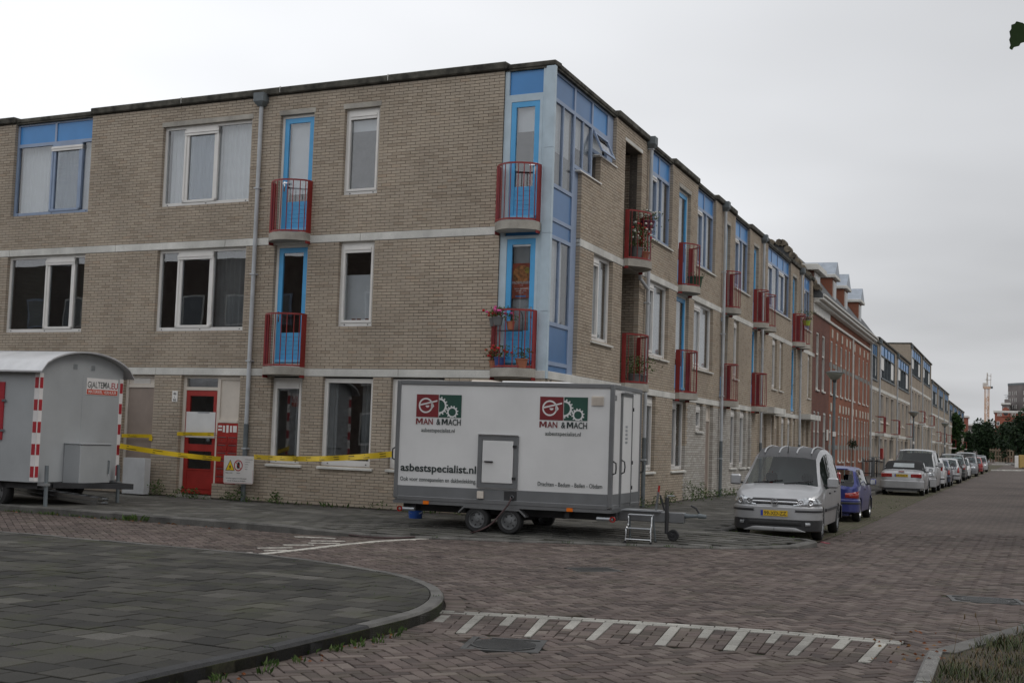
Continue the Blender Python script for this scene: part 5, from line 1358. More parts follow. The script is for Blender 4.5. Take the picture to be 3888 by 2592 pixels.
def ringpoly(cx_, cz, r0, r1, a0=0, a1=2 * pi, n=36):
    o = []
    for k in range(n):
        p, q = a0 + (a1 - a0) * k / n, a0 + (a1 - a0) * (k + 1) / n
        o.append([(cx_ + r0 * cos(p), cz + r0 * sin(p)), (cx_ + r1 * cos(p), cz + r1 * sin(p)), (cx_ + r1 * cos(q), cz + r1 * sin(q)), (cx_ + r0 * cos(q), cz + r0 * sin(q))])
    return o
def gear(cx_, cz, r0, r1, rt_, n, ph=0):
    o = ringpoly(cx_, cz, r0, r1)
    for k in range(n):
        a = 2 * pi * k / n + ph; w_ = .22 * 2 * pi / n
        o.append([(cx_ + r1 * .97 * cos(a - w_), cz + r1 * .97 * sin(a - w_)), (cx_ + rt_ * cos(a - w_ * .8), cz + rt_ * sin(a - w_ * .8)), (cx_ + rt_ * cos(a + w_ * .8), cz + rt_ * sin(a + w_ * .8)), (cx_ + r1 * .97 * cos(a + w_), cz + r1 * .97 * sin(a + w_))])
    return o
def ccw(p):
    return p if sum(p[i][0] * p[(i + 1) % len(p)][1] - p[(i + 1) % len(p)][0] * p[i][1] for i in range(len(p))) > 0 else p[::-1]
def clipall(polys, x0, x1, z0, z1):
    c = [(x0, z0), (x1, z0), (x1, z1), (x0, z1)]; o = []
    for p in polys:
        q = clip_convex(ccw(p), c)
        if len(q) > 2: o.append(q)
    return o
UX, NR = (1, 0, 0), (0, -1, 0)
def fit(o, w_):
    xs = [v.co.x for v in o.data.vertices]; l = max(xs) - min(xs); o.scale[0] = w_ / l
def logo(x0, x1, z0, z1):
    xm = (x0 + x1) / 2; h = z1 - z0
    lg = flat('logo', m_txr, [[(x0, z0), (xm - .006, z0), (xm - .006, z1), (x0, z1)]], .0125, body)
    flat('logo_field', m_txg, [[(xm + .006, z0), (x1, z0), (x1, z1), (xm + .006, z1)]], .0125, lg)
    cx_, cz = x0 + .17, z0 + h * .51; r = h * .27
    P = ringpoly(cx_, cz, r, r + .026)
    P.append([(cx_ - r - .02, cz - .012), (xm - .03, cz + .07), (xm - .026, cz + .095), (cx_ - r - .02, cz + .016)])
    P += ringpoly(cx_ + .03, cz + .0, 0, .034, pi, 2 * pi, 12)
    P.append([(cx_ + r, cz + .08), (cx_ + r + .05, cz - .01), (cx_ + r, cz - .07), (cx_ + r - .01, cz)])
    flat('logo_instrument', m_tw, P, .011, lg)
    c1 = (xm + .006, z0 + h * .5); c2 = (xm + .245, z0 + h * .24)
    ce = clipall(gear(*c1, h * .27, h * .35, h * .42, 16, .1), xm + .006, x1, z0, z1) + clipall(gear(*c2, h * .17, h * .235, h * .29, 12, .2), xm + .006, x1, z0, z1)
    flat('logo_gears', m_tw, ce, .011, lg)
    flat('logo_gear_hub', m_txg, clipall(ringpoly(*c1, 0, h * .27), xm + .006, x1, z0, z1), .0115, lg)
    z = z0 - .125 * 1.0; wd = x1 - x0
    hL = .1
    letter_m(x0, z, .125, hL, .0115, .026, m_txr, body); t = text('lettering', 'AN', .142, (x0 + .14, .0115, z), UX, NR, m_txr, body, .016); fit(t, .17)
    t = text('lettering', '&', .142, (x0 + wd * .455, .0115, z), UX, NR, m_txt, body, .014); fit(t, .075)
    letter_m(x0 + wd * .575, z, .11, hL, .0115, .025, m_txt, body); t = text('lettering', 'ACH', .142, (x0 + wd * .575 + .12, .0115, z), UX, NR, m_txt, body, .016); fit(t, wd * .425 - .12)
    text('lettering', 'asbestspecialist.nl', .094, (x0 + wd * .5, .0115, z - .125), UX, NR, m_txt, body, .004, 'CENTER', squeeze=.92)
(lx0, lz1), (lx1, lz0) = S4(296, 214), S4(671, 416); logo(lx0, lx1, lz0, lz1)
(lx0, lz1), (lx1, lz0) = S5(113, 234), S5(514, 443); logo(lx0, lx1, lz0, lz1)
x0, z0 = S4(155, 862); x1, _ = S4(797, 880); t_ = text('lettering', 'asbestspecialist.nl', .175, (x0, .0115, z0), UX, NR, m_txt, body, .02); t_.scale[0] *= (x1 - x0) / t_.dimensions[0] if t_.dimensions[0] > 0 else .8
x0, z0 = S4(150, 945); x1, _ = S4(797, 968); t2 = text('lettering', 'Ook voor zonnepanelen en dakbedekking.', .097, (x0, .0115, z0), UX, NR, m_txt, body, .004)
x0b, z0b = S5(88, 992); x1b, _ = S5(637, 1010); t3 = text('lettering', 'Drachten - Bedum - Beilen - Obdam', .098, (x0b, .0115, z0b), UX, NR, m_txt, body, .004)
x0, z0 = S4(155, 862); x1, _ = S4(797, 880); fit(t_, x1 - x0); x0, _ = S4(150, 945); x1, _ = S4(797, 968); fit(t2, x1 - x0); fit(t3, x1b - x0b)
# louvred vent
(vx0, vz1), (vx1, vz0) = S5(552, 232), S5(653, 312)
v = G().box(vx0, vx1, -.004, .02, vz0, vz1).build('vent', m_cream, body)
for i in range(8): z = vz0 + .02 + i * (vz1 - vz0 - .03) / 8; G().box(vx0 + .012, vx1 - .012, -.012, -.004, z, z + .008).build('louvre', m_cream, v)
# front with narrow door
fx = t_len
text('lettering', 'D01', .13, (fx - .0115, .12, b1 - .26), (0, 1, 0), (1, 0, 0), m_txt, body, .006, squeeze=.55)
g = G(); dy0, dy1 = .55, 1.32
for y0, y1, z0, z1 in ((dy0, dy0 + .05, b0 + .03, b1 - .12), (dy1 - .05, dy1, b0 + .03, b1 - .12), (dy0, dy1, b1 - .17, b1 - .12)): g.box(fx - .03, fx + .012, y0, y1, z0, z1)
fd = g.build('door', m_tal, body)
G().box(fx - .02, fx + .004, dy0 + .05, dy1 - .05, zg + .0, b1 - .17).build('door_panel', m_tw, fd); G().box(fx - .02, fx + .005, dy0 + .05, dy1 - .05, b0 + .08, zg).build('door_skirt', m_tg, fd)
G().box(fx, fx + .05, dy0 - .02, dy1 + .02, b1 - .115, b1 - .10).build('drip_strip', m_chrome, fd)
for y in (dy0 + .03,): G().tube([(fx + .005, y, 1.05), (fx + .06, y, 1.08), (fx + .07, y, 1.16), (fx + .06, y, 1.25), (fx + .005, y, 1.28)], .012, 6).build('handle', m_blackp, fd)
for y in (.03, t_wid - .03): G().tube([(fx + .0, y, 1.05), (fx + .05, y, 1.07), (fx + .055, y, 1.15), (fx + .05, y, 1.23), (fx + .0, y, 1.26)], .013, 6).build('grab_handle', m_blackp, body)
G().tube([(-.0, .03, 1.15), (-.05, .03, 1.17), (-.055, .03, 1.25), (-.05, .03, 1.33), (-.0, .03, 1.36)], .013, 6).build('grab_handle', m_blackp, body)
for z in (b1 - .4, 1.2, b0 + .3): G().box(fx + .005, fx + .03, dy1 - .03, dy1 + .0, z, z + .06).build('hinge', m_blackp, fd)
for i in range(5): G().box(fx + .0042, fx + .0062, .82, .98, 1.55 + i * .065, 1.585 + i * .065).build('sticker', m_steel, fd)
G().box(S5(390, 0)[0] - .03, S5(390, 0)[0] + .07, -.008, .012, b0 - .055, b0 - .0).build('side_marker', m_orange, tr)
G().box(S4(375, 1110)[0] - .05, S4(375, 1110)[0] + .05, -.008, .012, b0 - .055, b0 - .0).build('side_marker', m_orange, tr)
xs_, zs_ = S4(838, 1070); G().bbox(xs_ - .055, xs_ + .055, -.03, .015, zs_ - .06, zs_ + .06, .006).build('socket_box', m_cream, body)
xh, zh = S4(1090, 1080); g = G(); g.box(xh - .11, xh + .11, .012, .0145, zh - .08, zh + .075); g.build('water_inlet', m_tdk, body)
G().lathe([(.03, -.03), (.035, .0), (.02, .012)], (xh + .03, 0, zh - .02), 'y', 12).build('hose_coupling', m_steel, body)
# wheels
def tyre_rim(par, x, y, z, r, wid, side, rimmat, name='wheel', spokes=0, hubr=.62):
    """wheel with its axle along y; side = -1: outer face at -y"""
    g = G(); w2 = wid / 2
    g.lathe([(r * .66, -w2), (r * .9, -w2), (r * .985, -w2 * .7), (r, -w2 * .35), (r, w2 * .35), (r * .985, w2 * .7), (r * .9, w2), (r * .66, w2)], (x, y, z), 'y', 28)
    wh = g.build(name, m_black, par)
    o = side
    pr = [(r * .67, -w2 * .9), (r * .67, w2 * .86), (r * .62, w2 * .93), (r * .58, w2 * .8), (r * .54, w2 * .35), (r * .35, w2 * .42), (r * .18, w2 * .5), (r * .16, w2 * .72), (r * .06, w2 * .75), (0.001, w2 * .75)]
    g = G(); g.lathe([(a, b * o) for a, b in pr], (x, y, z), 'y', 28); rim = g.build('rim', rimmat, wh)
    if spokes:
        g = G()
        for k in range(spokes):
            a = 2 * pi * k / spokes; g.bar((x + r * .1 * cos(a), y + o * w2 * .72, z + r * .1 * sin(a)), (x + r * .62 * cos(a), y + o * w2 * .78, z + r * .62 * sin(a)), r * .16, .02)
        g.build('spoke', rimmat, rim)
    else:
        g = G()
        for k in range(6):
            a = 2 * pi * k / 6 + .2; g.lathe([(r * .07, w2 * .40 * o), (r * .07, w2 * .46 * o), (0.001, w2 * .46 * o)], (x + r * .42 * cos(a), y, z + r * .42 * sin(a)), 'y', 8)
        g.build('rim_hole', m_tdk, rim)
    return wh
m_rims = simple('steel_rim', (.20, .205, .21), .45, .5, var=.12, dirt=.3)
wr = .215
for xw in (S4(800, 1290)[0], S4(1077, 1300)[0]):
    tyre_rim(tr, xw, .10, wr, wr, .17, -1, m_rims); tyre_rim(tr, xw, t_wid - .10, wr, wr, .17, 1, m_rims)
xa, xb = S4(648, 1232)[0], S4(1218, 1258)[0]
for y0 in (-.0, t_wid - .19):
    g = G(); P = [(xa, Zt(.40)), (xa + .10, b0 - .045), (xb - .11, b0 - .06), (xb, Zt(.385))]
    for p, q in zip(P[:-1], P[1:]): g.add([(p[0], y0, p[1]), (q[0], y0, q[1]), (q[0], y0 + .19, q[1]), (p[0], y0 + .19, p[1]), (p[0], y0, p[1] - .035), (q[0], y0, q[1] - .035), (q[0], y0 + .19, q[1] - .035), (p[0], y0 + .19, p[1] - .035)], [(0, 1, 2, 3), (7, 6, 5, 4), (0, 4, 5, 1), (2, 6, 7, 3), (1, 5, 6, 2), (0, 3, 7, 4)])
    g.build('mudguard', m_tal, tr)
g = G(); g.box(S4(800, 0)[0] - .04, S4(800, 0)[0] + .04, .15, t_wid - .15, wr - .04, wr + .04); g.box(S4(1077, 0)[0] - .04, S4(1077, 0)[0] + .04, .15, t_wid - .15, wr - .04, wr + .04); g.build('axle', m_tdk, tr)
for x_, s_ in ((.12, 1), (t_len - .25, 1)):
    g = G(); g.tube([(x_, .06, b0 - .15), (x_ + .26, .06, b0 - .15)], .035, 10); g.build('support_leg', m_steel, tr)
    G().lathe([(.03, -.02), (.047, -.02), (.047, .02), (.03, .02)], (x_ if x_ < 1 else x_ + .27, .03, b0 - .15), 'y', 16).build('reflector', m_redlens, tr)
# drawbar, jockey wheel, coupling
ym = .72
g = G(); g.bbox(t_len - .1, t_len + 1.056, ym - .10, ym + .10, b0 - .19, b0 - .02, .012)
db = g.build('drawbar', m_tal, tr)
G().box(t_len + 0.040, t_len + 0.680, ym - .2, ym + .2, b0 - .02, b0 + .0).build('step_plate', m_steel, db)
g = G(); g.tube([(t_len + 1.056, ym, b0 - .07), (t_len + 1.120, ym, b0 - .07), (t_len + 1.296, ym, b0 - .06)], [.045, .035, .028], 10); g.tube([(t_len + 1.280, ym, b0 - .06), (t_len + 1.408, ym, b0 - .07)], [.045, .03], 10); g.build('coupling', m_gdark, db)
G().tube([(t_len + 1.296, ym, b0 - .03), (t_len + 1.240, ym, b0 + .06), (t_len + 1.152, ym, b0 + .10)], .016, 8).build('coupling_handle', m_blackp, db)
G().tube([(t_len + 0.784, ym - .12, b0 + .22), (t_len + 0.784, ym - .12, .12)], .032, 10).build('jockey_tube', m_tdk, db)
G().tube([(t_len + 0.784, ym - .12, b0 + .22), (t_len + 0.784, ym - .12, b0 + .25), (t_len + 0.904, ym - .12, b0 + .25)], .009, 6).build('crank', m_steel, db)
tyre_rim(db, t_len + 0.896, ym - .12, .095, .095, .06, -1, m_tdk, 'jockey_wheel'); G().bar((t_len + 0.784, ym - .12, .14), (t_len + 0.896, ym - .17, .095), .02, .05).build('jockey_fork', m_tdk, db)
G().bar((t_len + 0.576, ym, b0 - .02), (t_len + 0.608, ym, b0 + .30), .03, .05).build('hand_brake', m_tal, db); G().tube([(t_len + 0.608, ym, b0 + .28), (t_len + 0.620, ym, b0 + .40)], .018, 8).build('brake_grip', m_redlens, db)
G().tube([(t_len + 0.640, ym, b0 + .25), (t_len + 0.720, ym, b0 + .0)], .016, 8).build('gas_strut', m_blackp, db)
# roof dome
g = G(); g.bbox(1.15, 1.55, .5, 1.0, b1 - .02, b1 + .05, .02); g.build('roof_hatch', m_cream, tr); G().bbox(1.7, 2.9, .5, 1.2, b1 - .02, b1 + .045, .02).build('roof_panel', m_tw, tr)
# ---- supply hose from the trailer across the road
g = G(); wx, wy = Vector((xh + .03, -.04, zh - .03)), None
Mt = Matrix.Translation(tr.location) @ Matrix.Rotation(t_ang, 4, 'Z')
p0 = Mt @ Vector((xh + .03, -.035, zh - .03))
hp = [tuple(p0)]
for x, y, z in ((1905, 1920, .44), (1885, 1960, .30), (1855, 1998, .14)): 
    q = gpx(x, y, z); hp.append((q[0], q[1] , z))
path = [p0, Mt @ Vector((xh - .0, -.10, zh - .14)), Mt @ Vector((xh - .10, -.16, .34)), Mt @ Vector((xh - .25, -.22, .16)), Mt @ Vector((xh - .48, -.3, .035))]
for x, y in ((1760, 2022), (1690, 2033), (1600, 2037), (1500, 2041), (1400, 2038), (1330, 2030), (1180, 2020), (1080, 2005), (1010, 2003)): q = gpx(x, y, .02); path.append(Vector((q[0], q[1], .022)))
def catmull(P, n=6):
    P = [Vector(p) for p in P]; o = []
    for i in range(len(P) - 1):
        a, b, c, d = P[max(i - 1, 0)], P[i], P[i + 1], P[min(i + 2, len(P) - 1)]
        for k in range(n):
            t = k / n; o.append(.5 * ((2 * b) + (c - a) * t + (2 * a - 5 * b + 4 * c - d) * t * t + (3 * b - a - 3 * c + d) * t ** 3))
    return o + [P[-1]]
g = G(); g.tube(catmull(path), .014, 7); tag(g.build('hose', simple('hose_rubber', (.04, .016, .016), .5)), 'dark red water hose running from the white trailer along the kerb', 'hose')
# ---- step stool, bucket, block
m_alub = simple('polished_alu', (.6, .61, .62), .25, 1., var=.08)
sx, sy = gpx(2430, 2058, .045)
st_ = empty('step_stool', (sx, sy, .04), t_ang, 'two-tread aluminium step stool in front of the drawbar', 'step stool')
for s_ in (-1, 1):
    x = .19 * s_; g = G(); g.tube(catmull([(x * 1.1, -.16, .005), (x * 1.08, -.155, .03), (x * 1.04, -.14, .22), (x * 1.0, -.06, .27), (x, -.045, .33), (x, -.03, .42), (x * .98, .03, .445)], 4), .013, 8); g.build('front_leg', m_alub, st_)
    G().tube([(x, .05, .44), (x * 1.1, .20, .005)], .014, 8).build('rear_leg', m_gdark, st_)
    for p in ((x * 1.1, -.16), (x * 1.1, .2)): G().lathe([(.02, 0), (.02, .03), (.014, .035)], (p[0], p[1], 0), n=10).build('foot', m_black, st_)
G().bbox(-.2, .2, -.06, .1, .435, .452, .006).build('upper_tread', m_steel, st_); G().bbox(-.2, .2, -.2, -.03, .225, .242, .006).build('lower_tread', m_steel, st_)
G().tube([(-.21, -.16, .06), (.21, -.16, .06)], .009, 6).build('cross_bar', m_alub, st_)
bx_, by_ = gpx(1577, 1972, .09)
bk = empty('bucket', (bx_, by_, .085), 0, 'blue plastic bucket under the white trailer', 'bucket')
G().lathe([(.115, 0), (.14, .22), (.148, .22), (.148, .235), (.133, .235), (.108, .01), (0, .01)], n=24).build('body', simple('blue_plastic', (.02, .08, .33), .4), bk)
G().tube([(.14 * cos(a), .14 * sin(a) * .2 - .13, .2 - .09 * sin(a)) for a in np.linspace(0, pi, 10)], .004, 5).build('handle', m_steel, bk)
# ================================================================== GREY SITE WAGON
NW = Vector((-8.58, 24.0)); wang = radians(68.2)          # end face runs away from the near corner
wg = empty('site_wagon', (NW.x, NW.y, 0), wang, 'grey site wagon with curved roof and red white corner stripes', 'site wagon')
# local x: along the end face (away), local y: along the body to the left, z up
WW, WL, wz0, wz1 = 2.36, 6.2, .55, 2.56
m_wag = simple('wagon_grey', (.36, .375, .385), .45, var=.06, scale=1.5, dirt=.08)
m_wroof = simple('wagon_roof', (.55, .555, .565), .4, .3, var=.1, scale=2, dirt=.12)
m_rw = simple('stripe_white', (.7, .68, .67), .5, var=.06); m_rr = simple('stripe_red', (.36, .02, .03), .45, var=.1)
arc = []
n = 18; rise = .43
for i in range(n + 1):
    t = i / n; x = -.14 + (WW + .28) * t; arc.append((x, wz1 + .015 + rise * (1 - (2 * t - 1) ** 2) ** .62))
ends = [(0, wz0), (WW, wz0), (WW, wz1)] + [(min(max(x, 0), WW), z - .035) for x, z in arc[::-1] if 0 < x < WW] + [(0, wz1)]
T_end = lambda p: (p[0], p[1], p[2])
g = G(); nE = len(ends)
g.add([(x, 0, z) for x, z in ends] + [(x, WL, z) for x, z in ends], [tuple(range(nE)), tuple(range(2 * nE - 1, nE - 1, -1))] + [(i, i + nE, (i + 1) % nE + nE, (i + 1) % nE) for i in range(nE)])
wb = g.build('body', m_wag, wg)
g = G(); vs = []; fs = []
for y in (-.16, WL + .16):
    for x, z in arc: vs.append((x, y, z))
    for x, z in arc: vs.append((x, y, z - .03))
m_ = n + 1
for i in range(n):
    fs += [(i, i + 1, 2 * m_ + i + 1, 2 * m_ + i), (m_ + i + 1, m_ + i, 3 * m_ + i, 3 * m_ + i + 1), (i + 1, i, m_ + i, m_ + i + 1), (2 * m_ + i, 2 * m_ + i + 1, 3 * m_ + i + 1, 3 * m_ + i)]
fs += [(0, 2 * m_, 3 * m_, m_), (n, m_ + n, 3 * m_ + n, 2 * m_ + n)]
g.add(vs, fs, True); g.build('roof', m_wroof, wg)
for y in (1.5, 3.2, 4.9):
    g = G()
    for (x, z), (x2, z2) in zip(arc[:-1], arc[1:]): g.add([(x, y - .012, z + .004), (x2, y - .012, z2 + .004), (x2, y + .012, z2 + .004), (x, y + .012, z + .004)], [(0, 1, 2, 3)])
    g.build('roof_seam', m_wroof, wg)
G().box(WW * .5 - .004, WW * .5 + .004, -.003, .0, wz0, wz1).build('panel_seam', m_wag, wb)
# striped corners
def stripes(x0, x1, y0, y1, name='corner_strip'):
    o = G().box(x0, x1, y0, y1, wz0 + .02, wz1 - .02).build(name, m_rw, wb); k = 0; z = wz0 + .09
    while z < wz1 - .2:
        ex = .003
        G().box(x0 - ex * (x1 - x0 > .02) * 0 + (.008 if x1 - x0 > .02 else -ex), x1 - (.008 if x1 - x0 > .02 else -ex), y0 - ex if x1 - x0 > .02 else y0 + .008, y1 + ex if x1 - x0 > .02 else y1 - .008, z, z + .2).build('red_block', m_rr, o); z += .405
for (a, b, c, d) in ((.0, .1, -.006, -.001), (-.006, -.001, .0, .1), (WW - .1, WW, -.006, -.001)): stripes(a, b, c, d)
# box on the end, vents, sign, jacks
cb_ = G().bbox(.753, 1.63, -.39, -.002, wz0 - .02, 1.25, .01).build('gas_locker', m_wag, wb)
G().bbox(.74, 1.65, -.41, -.002, 1.252, 1.275, .006).build('lid', m_wag, cb_); G().tube([(1.55, -.39, .95), (1.55, -.42, .95), (1.54, -.42, .70)], .012, 6).build('latch', m_gdark, cb_)
for x in (.88, 1.38):
    v = G().box(x, x + .12, -.008, -.001, 2.66, 2.76).build('vent', m_wag, wb)
    for k in range(4): G().box(x + .01, x + .11, -.012, -.008, 2.67 + k * .023, 2.68 + k * .023).build('louvre', m_gdark, v)
sg = G().box(1.28, 2.2, -.008, -.001, 2.20, 2.52).build('sign', m_rw, wb)
G().box(1.29, 2.19, -.011, -.008, 2.21, 2.305).build('sign_bar', simple('sign_orange', (.55, .07, .03), .5), sg)
t_ = text('lettering', 'GJALTE', .17, (1.30, -.0085, 2.335), (1, 0, 0), (0, -1, 0), m_txt, sg, .008); fit(t_, .44); letter_m(1.755, 2.335, .1, .122, -.0085, .022, m_txt, sg); t_ = text('lettering', 'A', .17, (1.865, -.0085, 2.335), (1, 0, 0), (0, -1, 0), m_txt, sg, .008); fit(t_, .085)
t_ = text('lettering', '.EU', .17, (1.955, -.0085, 2.335), (1, 0, 0), (0, -1, 0), m_rr, sg, .016); fit(t_, .235)
t_ = text('lettering', 'MATERIEEL VERHUUR', .085, (1.33, -.0115, 2.23), (1, 0, 0), (0, -1, 0), m_rw, sg, .004); fit(t_, .82)
sh = G().box(-.025, -.002, .78, 1.95, 1.30, 2.36).build('shutter', m_rr, wb)      # red shutter on the long side
for z in (1.45, 2.0): G().box(-.035, -.02, .73, .82, z, z + .04).build('hinge', m_gdark, sh)
g = G(); g.box(.1, WW - .1, .0, WL, wz0 - .12, wz0 - .0); g.build('chassis', m_tdk, wg)
for x, ln in ((.16, .0), (WW - .18, .12)):
    jk = G().tube([(x, -.16, ln), (x, -.14, .86)], [.036, .036], 10).build('support_jack', m_gdark, wg); G().box(x - .06, x + .06, -.19, 0, wz0 - .06, wz0 - .01).build('jack_bracket', m_steel, jk)
def wheel_x(par, x, y, z, r, wid, out, rimmat):
    e = tyre_rim(par, 0, 0, 0, r, wid, -1, rimmat); e.location = (x, y, z); e.rotation_euler = (0, 0, -pi / 2 if out < 0 else pi / 2); return e
for y in (1.0, 4.6):
    wheel_x(wg, .2, y, .34, .33, .2, -1, m_rims); wheel_x(wg, WW - .2, y, .46, .33, .2, 1, m_rims)
g = G(); g.bar((.5, -.02, wz0 - .06), (1.25, -1.2, wz0 - .05), .07, .1); g.bar((WW - .5, -.02, wz0 - .06), (1.25, -1.2, wz0 - .05), .07, .1); g.build('drawbar', m_tdk, wg)
# ladders stored below
for k, (dx, dz) in enumerate(((.0, .0), (.06, .075))):
    ld = empty('ladder', (0, 0, 0), 0, 'aluminium ladder lying under the grey site wagon' + (', upper of two' if k else ', lower of two'), 'ladder')
    a0, a1 = Vector(dpx(150, 1868, 25.2)), Vector(dpx(370, 1897, 24.9)); a0.z = .26 + dz; a1.z = .15 + dz
    dr_ = (a1 - a0); ext = a0 - dr_ * 1.2; e2 = Vector((.1, .40, 0)).normalized() * .38
    ld.location = (ext.x, ext.y, 0); o_ = Vector(ld.location)
    for off in (Vector((0, 0, 0)), e2): G().bar(ext + off - o_, a1 + off - o_, .025, .06).build('rail', m_alub, ld)
    for t in np.linspace(.05, .97, 12):
        p = ext + (a1 - ext) * t; G().bar(p - o_, p + e2 - o_, .03, .03).build('rung', m_alub, ld)
def on_A(px_, py_, d_=.3):           # photo pixel -> point d metres before the side facade
    d = fw + rt * ((px_ - 1944) / FPX) - up * ((py_ - 1296) / FPX); o = Vector((CX, CY, 0)) + nA * d_; t = (o - Vector((0, 0, CAMZ))).dot(nA) / d.dot(nA); return Vector((0, 0, CAMZ)) + d * t
# ---- white board against the wall behind the wagon
u0_, z0_ = 10.30, .16
ua_, ub_ = (FA.inv(*on_A(x_, 1800, .3)[:2])[0] for x_ in (548, 466)); bd = G(FA).box(ua_, ub_, .12, .3, .15, .93).build('heater_cabinet', simple('white_sheet', (.62, .63, .64), .5, var=.08, dirt=.3)); tag(bd, 'dirty white steel cabinet on the pavement before the beige door', 'cabinet')
# ================================================================== TAPE AND WARNING SIGN
m_tape = simple('barrier_tape', (.72, .50, .015), .45, var=.1); m_tapek = m_blackp
def tape(name, P, wid, label, sagv=.04, dash=True):
    P = [Vector(p) for p in P]; pts = []
    for a, b in zip(P[:-1], P[1:]):
        n = max(4, int((b - a).length / .15))
        for i in range(n): t = i / n; pts.append(a + (b - a) * t - Vector((0, 0, sagv * 4 * t * (1 - t) * (b - a).length / 4)))
    pts.append(P[-1]); g = G(); vs = []; fs = []
    gd = G(); nrm = []
    for i, p in enumerate(pts):
        t = (pts[min(i + 1, len(pts) - 1)] - pts[max(i - 1, 0)]).normalized(); tw = .25 * sin(i * .55) ; nn = t.cross(Vector((0, 0, 1))).normalized(); upv = (Vector((0, 0, 1)) - t * t.z).normalized()
        upv = (upv * cos(tw) + nn * sin(tw)); nrm.append((nn if nn.y < 0 else -nn, upv))
        for s_ in (-.5, .5): vs.append(tuple(p + upv * wid * s_))
        for s_ in (-.5, .5): vs.append(tuple(p + upv * wid * s_ - nrm[-1][0] * .0012))
    for i in range(len(pts) - 1): fs += [(4 * i, 4 * i + 4, 4 * i + 5, 4 * i + 1), (4 * i + 3, 4 * i + 7, 4 * i + 6, 4 * i + 2), (4 * i + 1, 4 * i + 5, 4 * i + 7, 4 * i + 3), (4 * i + 2, 4 * i + 6, 4 * i + 4, 4 * i)]
    g.add(vs, fs, True); c = pts[0]; g.v = [(a - c.x, b - c.y, z - c.z) for a, b, z in g.v]; o = g.build(name, m_tape, None, loc=tuple(c)); tag(o, label, 'barrier tape')
    for i in range(1, len(pts) - 1, 4):
        for row in (.22, -.22):
            p, q = pts[i], pts[i] + (pts[i + 1] - pts[i]) * 1.5 if i + 1 < len(pts) else pts[i]
            f, u_ = nrm[i]; h = wid * .06
            gd.add([tuple(x + u_ * (wid * row + e) + f * .0015 - c) for x, e in ((p, -h), (q, -h), (q, h), (p, h))], [(0, 1, 2, 3)])
    gd.build('print', m_tapek, o); return o
W2 = lambda x, y, z, Y: dpx(x, y, Y)
wend = Matrix.Translation(wg.location) @ Matrix.Rotation(wang, 4, 'Z')
a = wend @ Vector((WW - .0, -.01, 1.32)); sp = Vector(FA((6.95, .16, 0)))
sgn_l = Vector(dpx(838, 1742, 27.3)); sgn_r = Vector(dpx(962, 1733, 27.15))
sgn_l = Vector(FA((7.45, .30, 0))); sgn_r = Vector(FA((6.78, .30, 0)))
p1, p2 = on_A(838, 1742), on_A(964, 1733)
pw = Vector(dpx(455, 1692, 26.1)); tape('barrier_tape', [pw, p1], .1, 'yellow barrier tape from the site wagon to the warning sign')
pt = Mt @ Vector((-.055, .03, 1.24)); tape('barrier_tape', [p2, pt], .1, 'yellow barrier tape from the warning sign to the white trailer')
q1, q2 = on_A(462, 1653, .04), on_A(575, 1655, .03); tape('barrier_tape', [q1, q2, q2 + Vector((0, 0, -.10)) - eA * -.03], .08, 'short yellow barrier tape across the beige door', .0)
q1, q2 = on_A(672, 1646, .03), on_A(812, 1648, .03); tape('barrier_tape', [q1, q2], .08, 'short yellow barrier tape across the red entrance door', .0)
# warning sign
c4 = [on_A(843, 1735), on_A(953, 1730), on_A(970, 1829), on_A(858, 1836)]
sw = (c4[1] - c4[0]).length; shh = (c4[3] - c4[0]).length; cc_ = (c4[0] + c4[1] + c4[2] + c4[3]) / 4
sgo = empty('warning_sign', tuple(cc_), 0, 'white asbestos warning sign with yellow triangle hanging before the downpipe', 'sign')
sgo.rotation_euler = (0, .10, ANG_A + pi)       # local x reads left to right, -y faces out... tilted as it hangs
sgo.rotation_mode = 'XYZ'
mS = Matrix(); exx = (c4[1] - c4[0]).normalized(); ezz = nA; eyy = ezz.cross(exx)
ezz = exx.cross(eyy).normalized()
mS = Matrix(((exx.x, eyy.x, ezz.x, cc_.x), (exx.y, eyy.y, ezz.y, cc_.y), (exx.z, eyy.z, ezz.z, cc_.z), (0, 0, 0, 1)))
sgo.matrix_world = mS @ Matrix.Rotation(-.06, 4, 'Z')
hw, hh = sw / 2 + .01, shh / 2 + .005
def lbox(x0, x1, y0, y1, z0, z1): return G().box(x0, x1, y0, y1, z0, z1)
m_sgw = simple('sign_white', (.62, .60, .58), .45, var=.05, dirt=.1); m_sgr = simple('sign_red', (.40, .02, .02), .5)
bo = G().prism([(-hw + .03, -hh), (hw - .03, -hh), (hw, -hh + .03), (hw, hh), (-hw, hh), (-hw, -hh + .03)], -.003, .003).build('board', m_sgw, sgo)
flatx = lambda name, mat, polys, z: G().add([(x, y, z) for p in polys for x, y in p], [tuple(range(i, i + len(p))) for i, p in zip(np.cumsum([0] + [len(p) for p in polys[:-1]]), polys)]).build(name, mat, bo)
k = hw / .34
flatx('sign_border', m_sgr, [[(-hw + .012, -hh + .02), (-hw + .017, -hh + .02), (-hw + .017, 0), (-hw + .012, 0)], [(-hw + .03, -hh + .012), (hw - .03, -hh + .012), (hw - .03, -hh + .017), (-hw + .03, -hh + .017)], [(hw - .017, -hh + .03), (hw - .012, -hh + .03), (hw - .012, 0), (hw - .017, 0)]], .0036)
tcx, tcy, ts = -hw * .57, hh * .30, hh * .40
flatx('triangle_edge', m_blackp, [[(tcx - ts * 1.08, tcy - ts * .95), (tcx + ts * 1.08, tcy - ts * .95), (tcx, tcy + ts * 1.05)]], .0036)
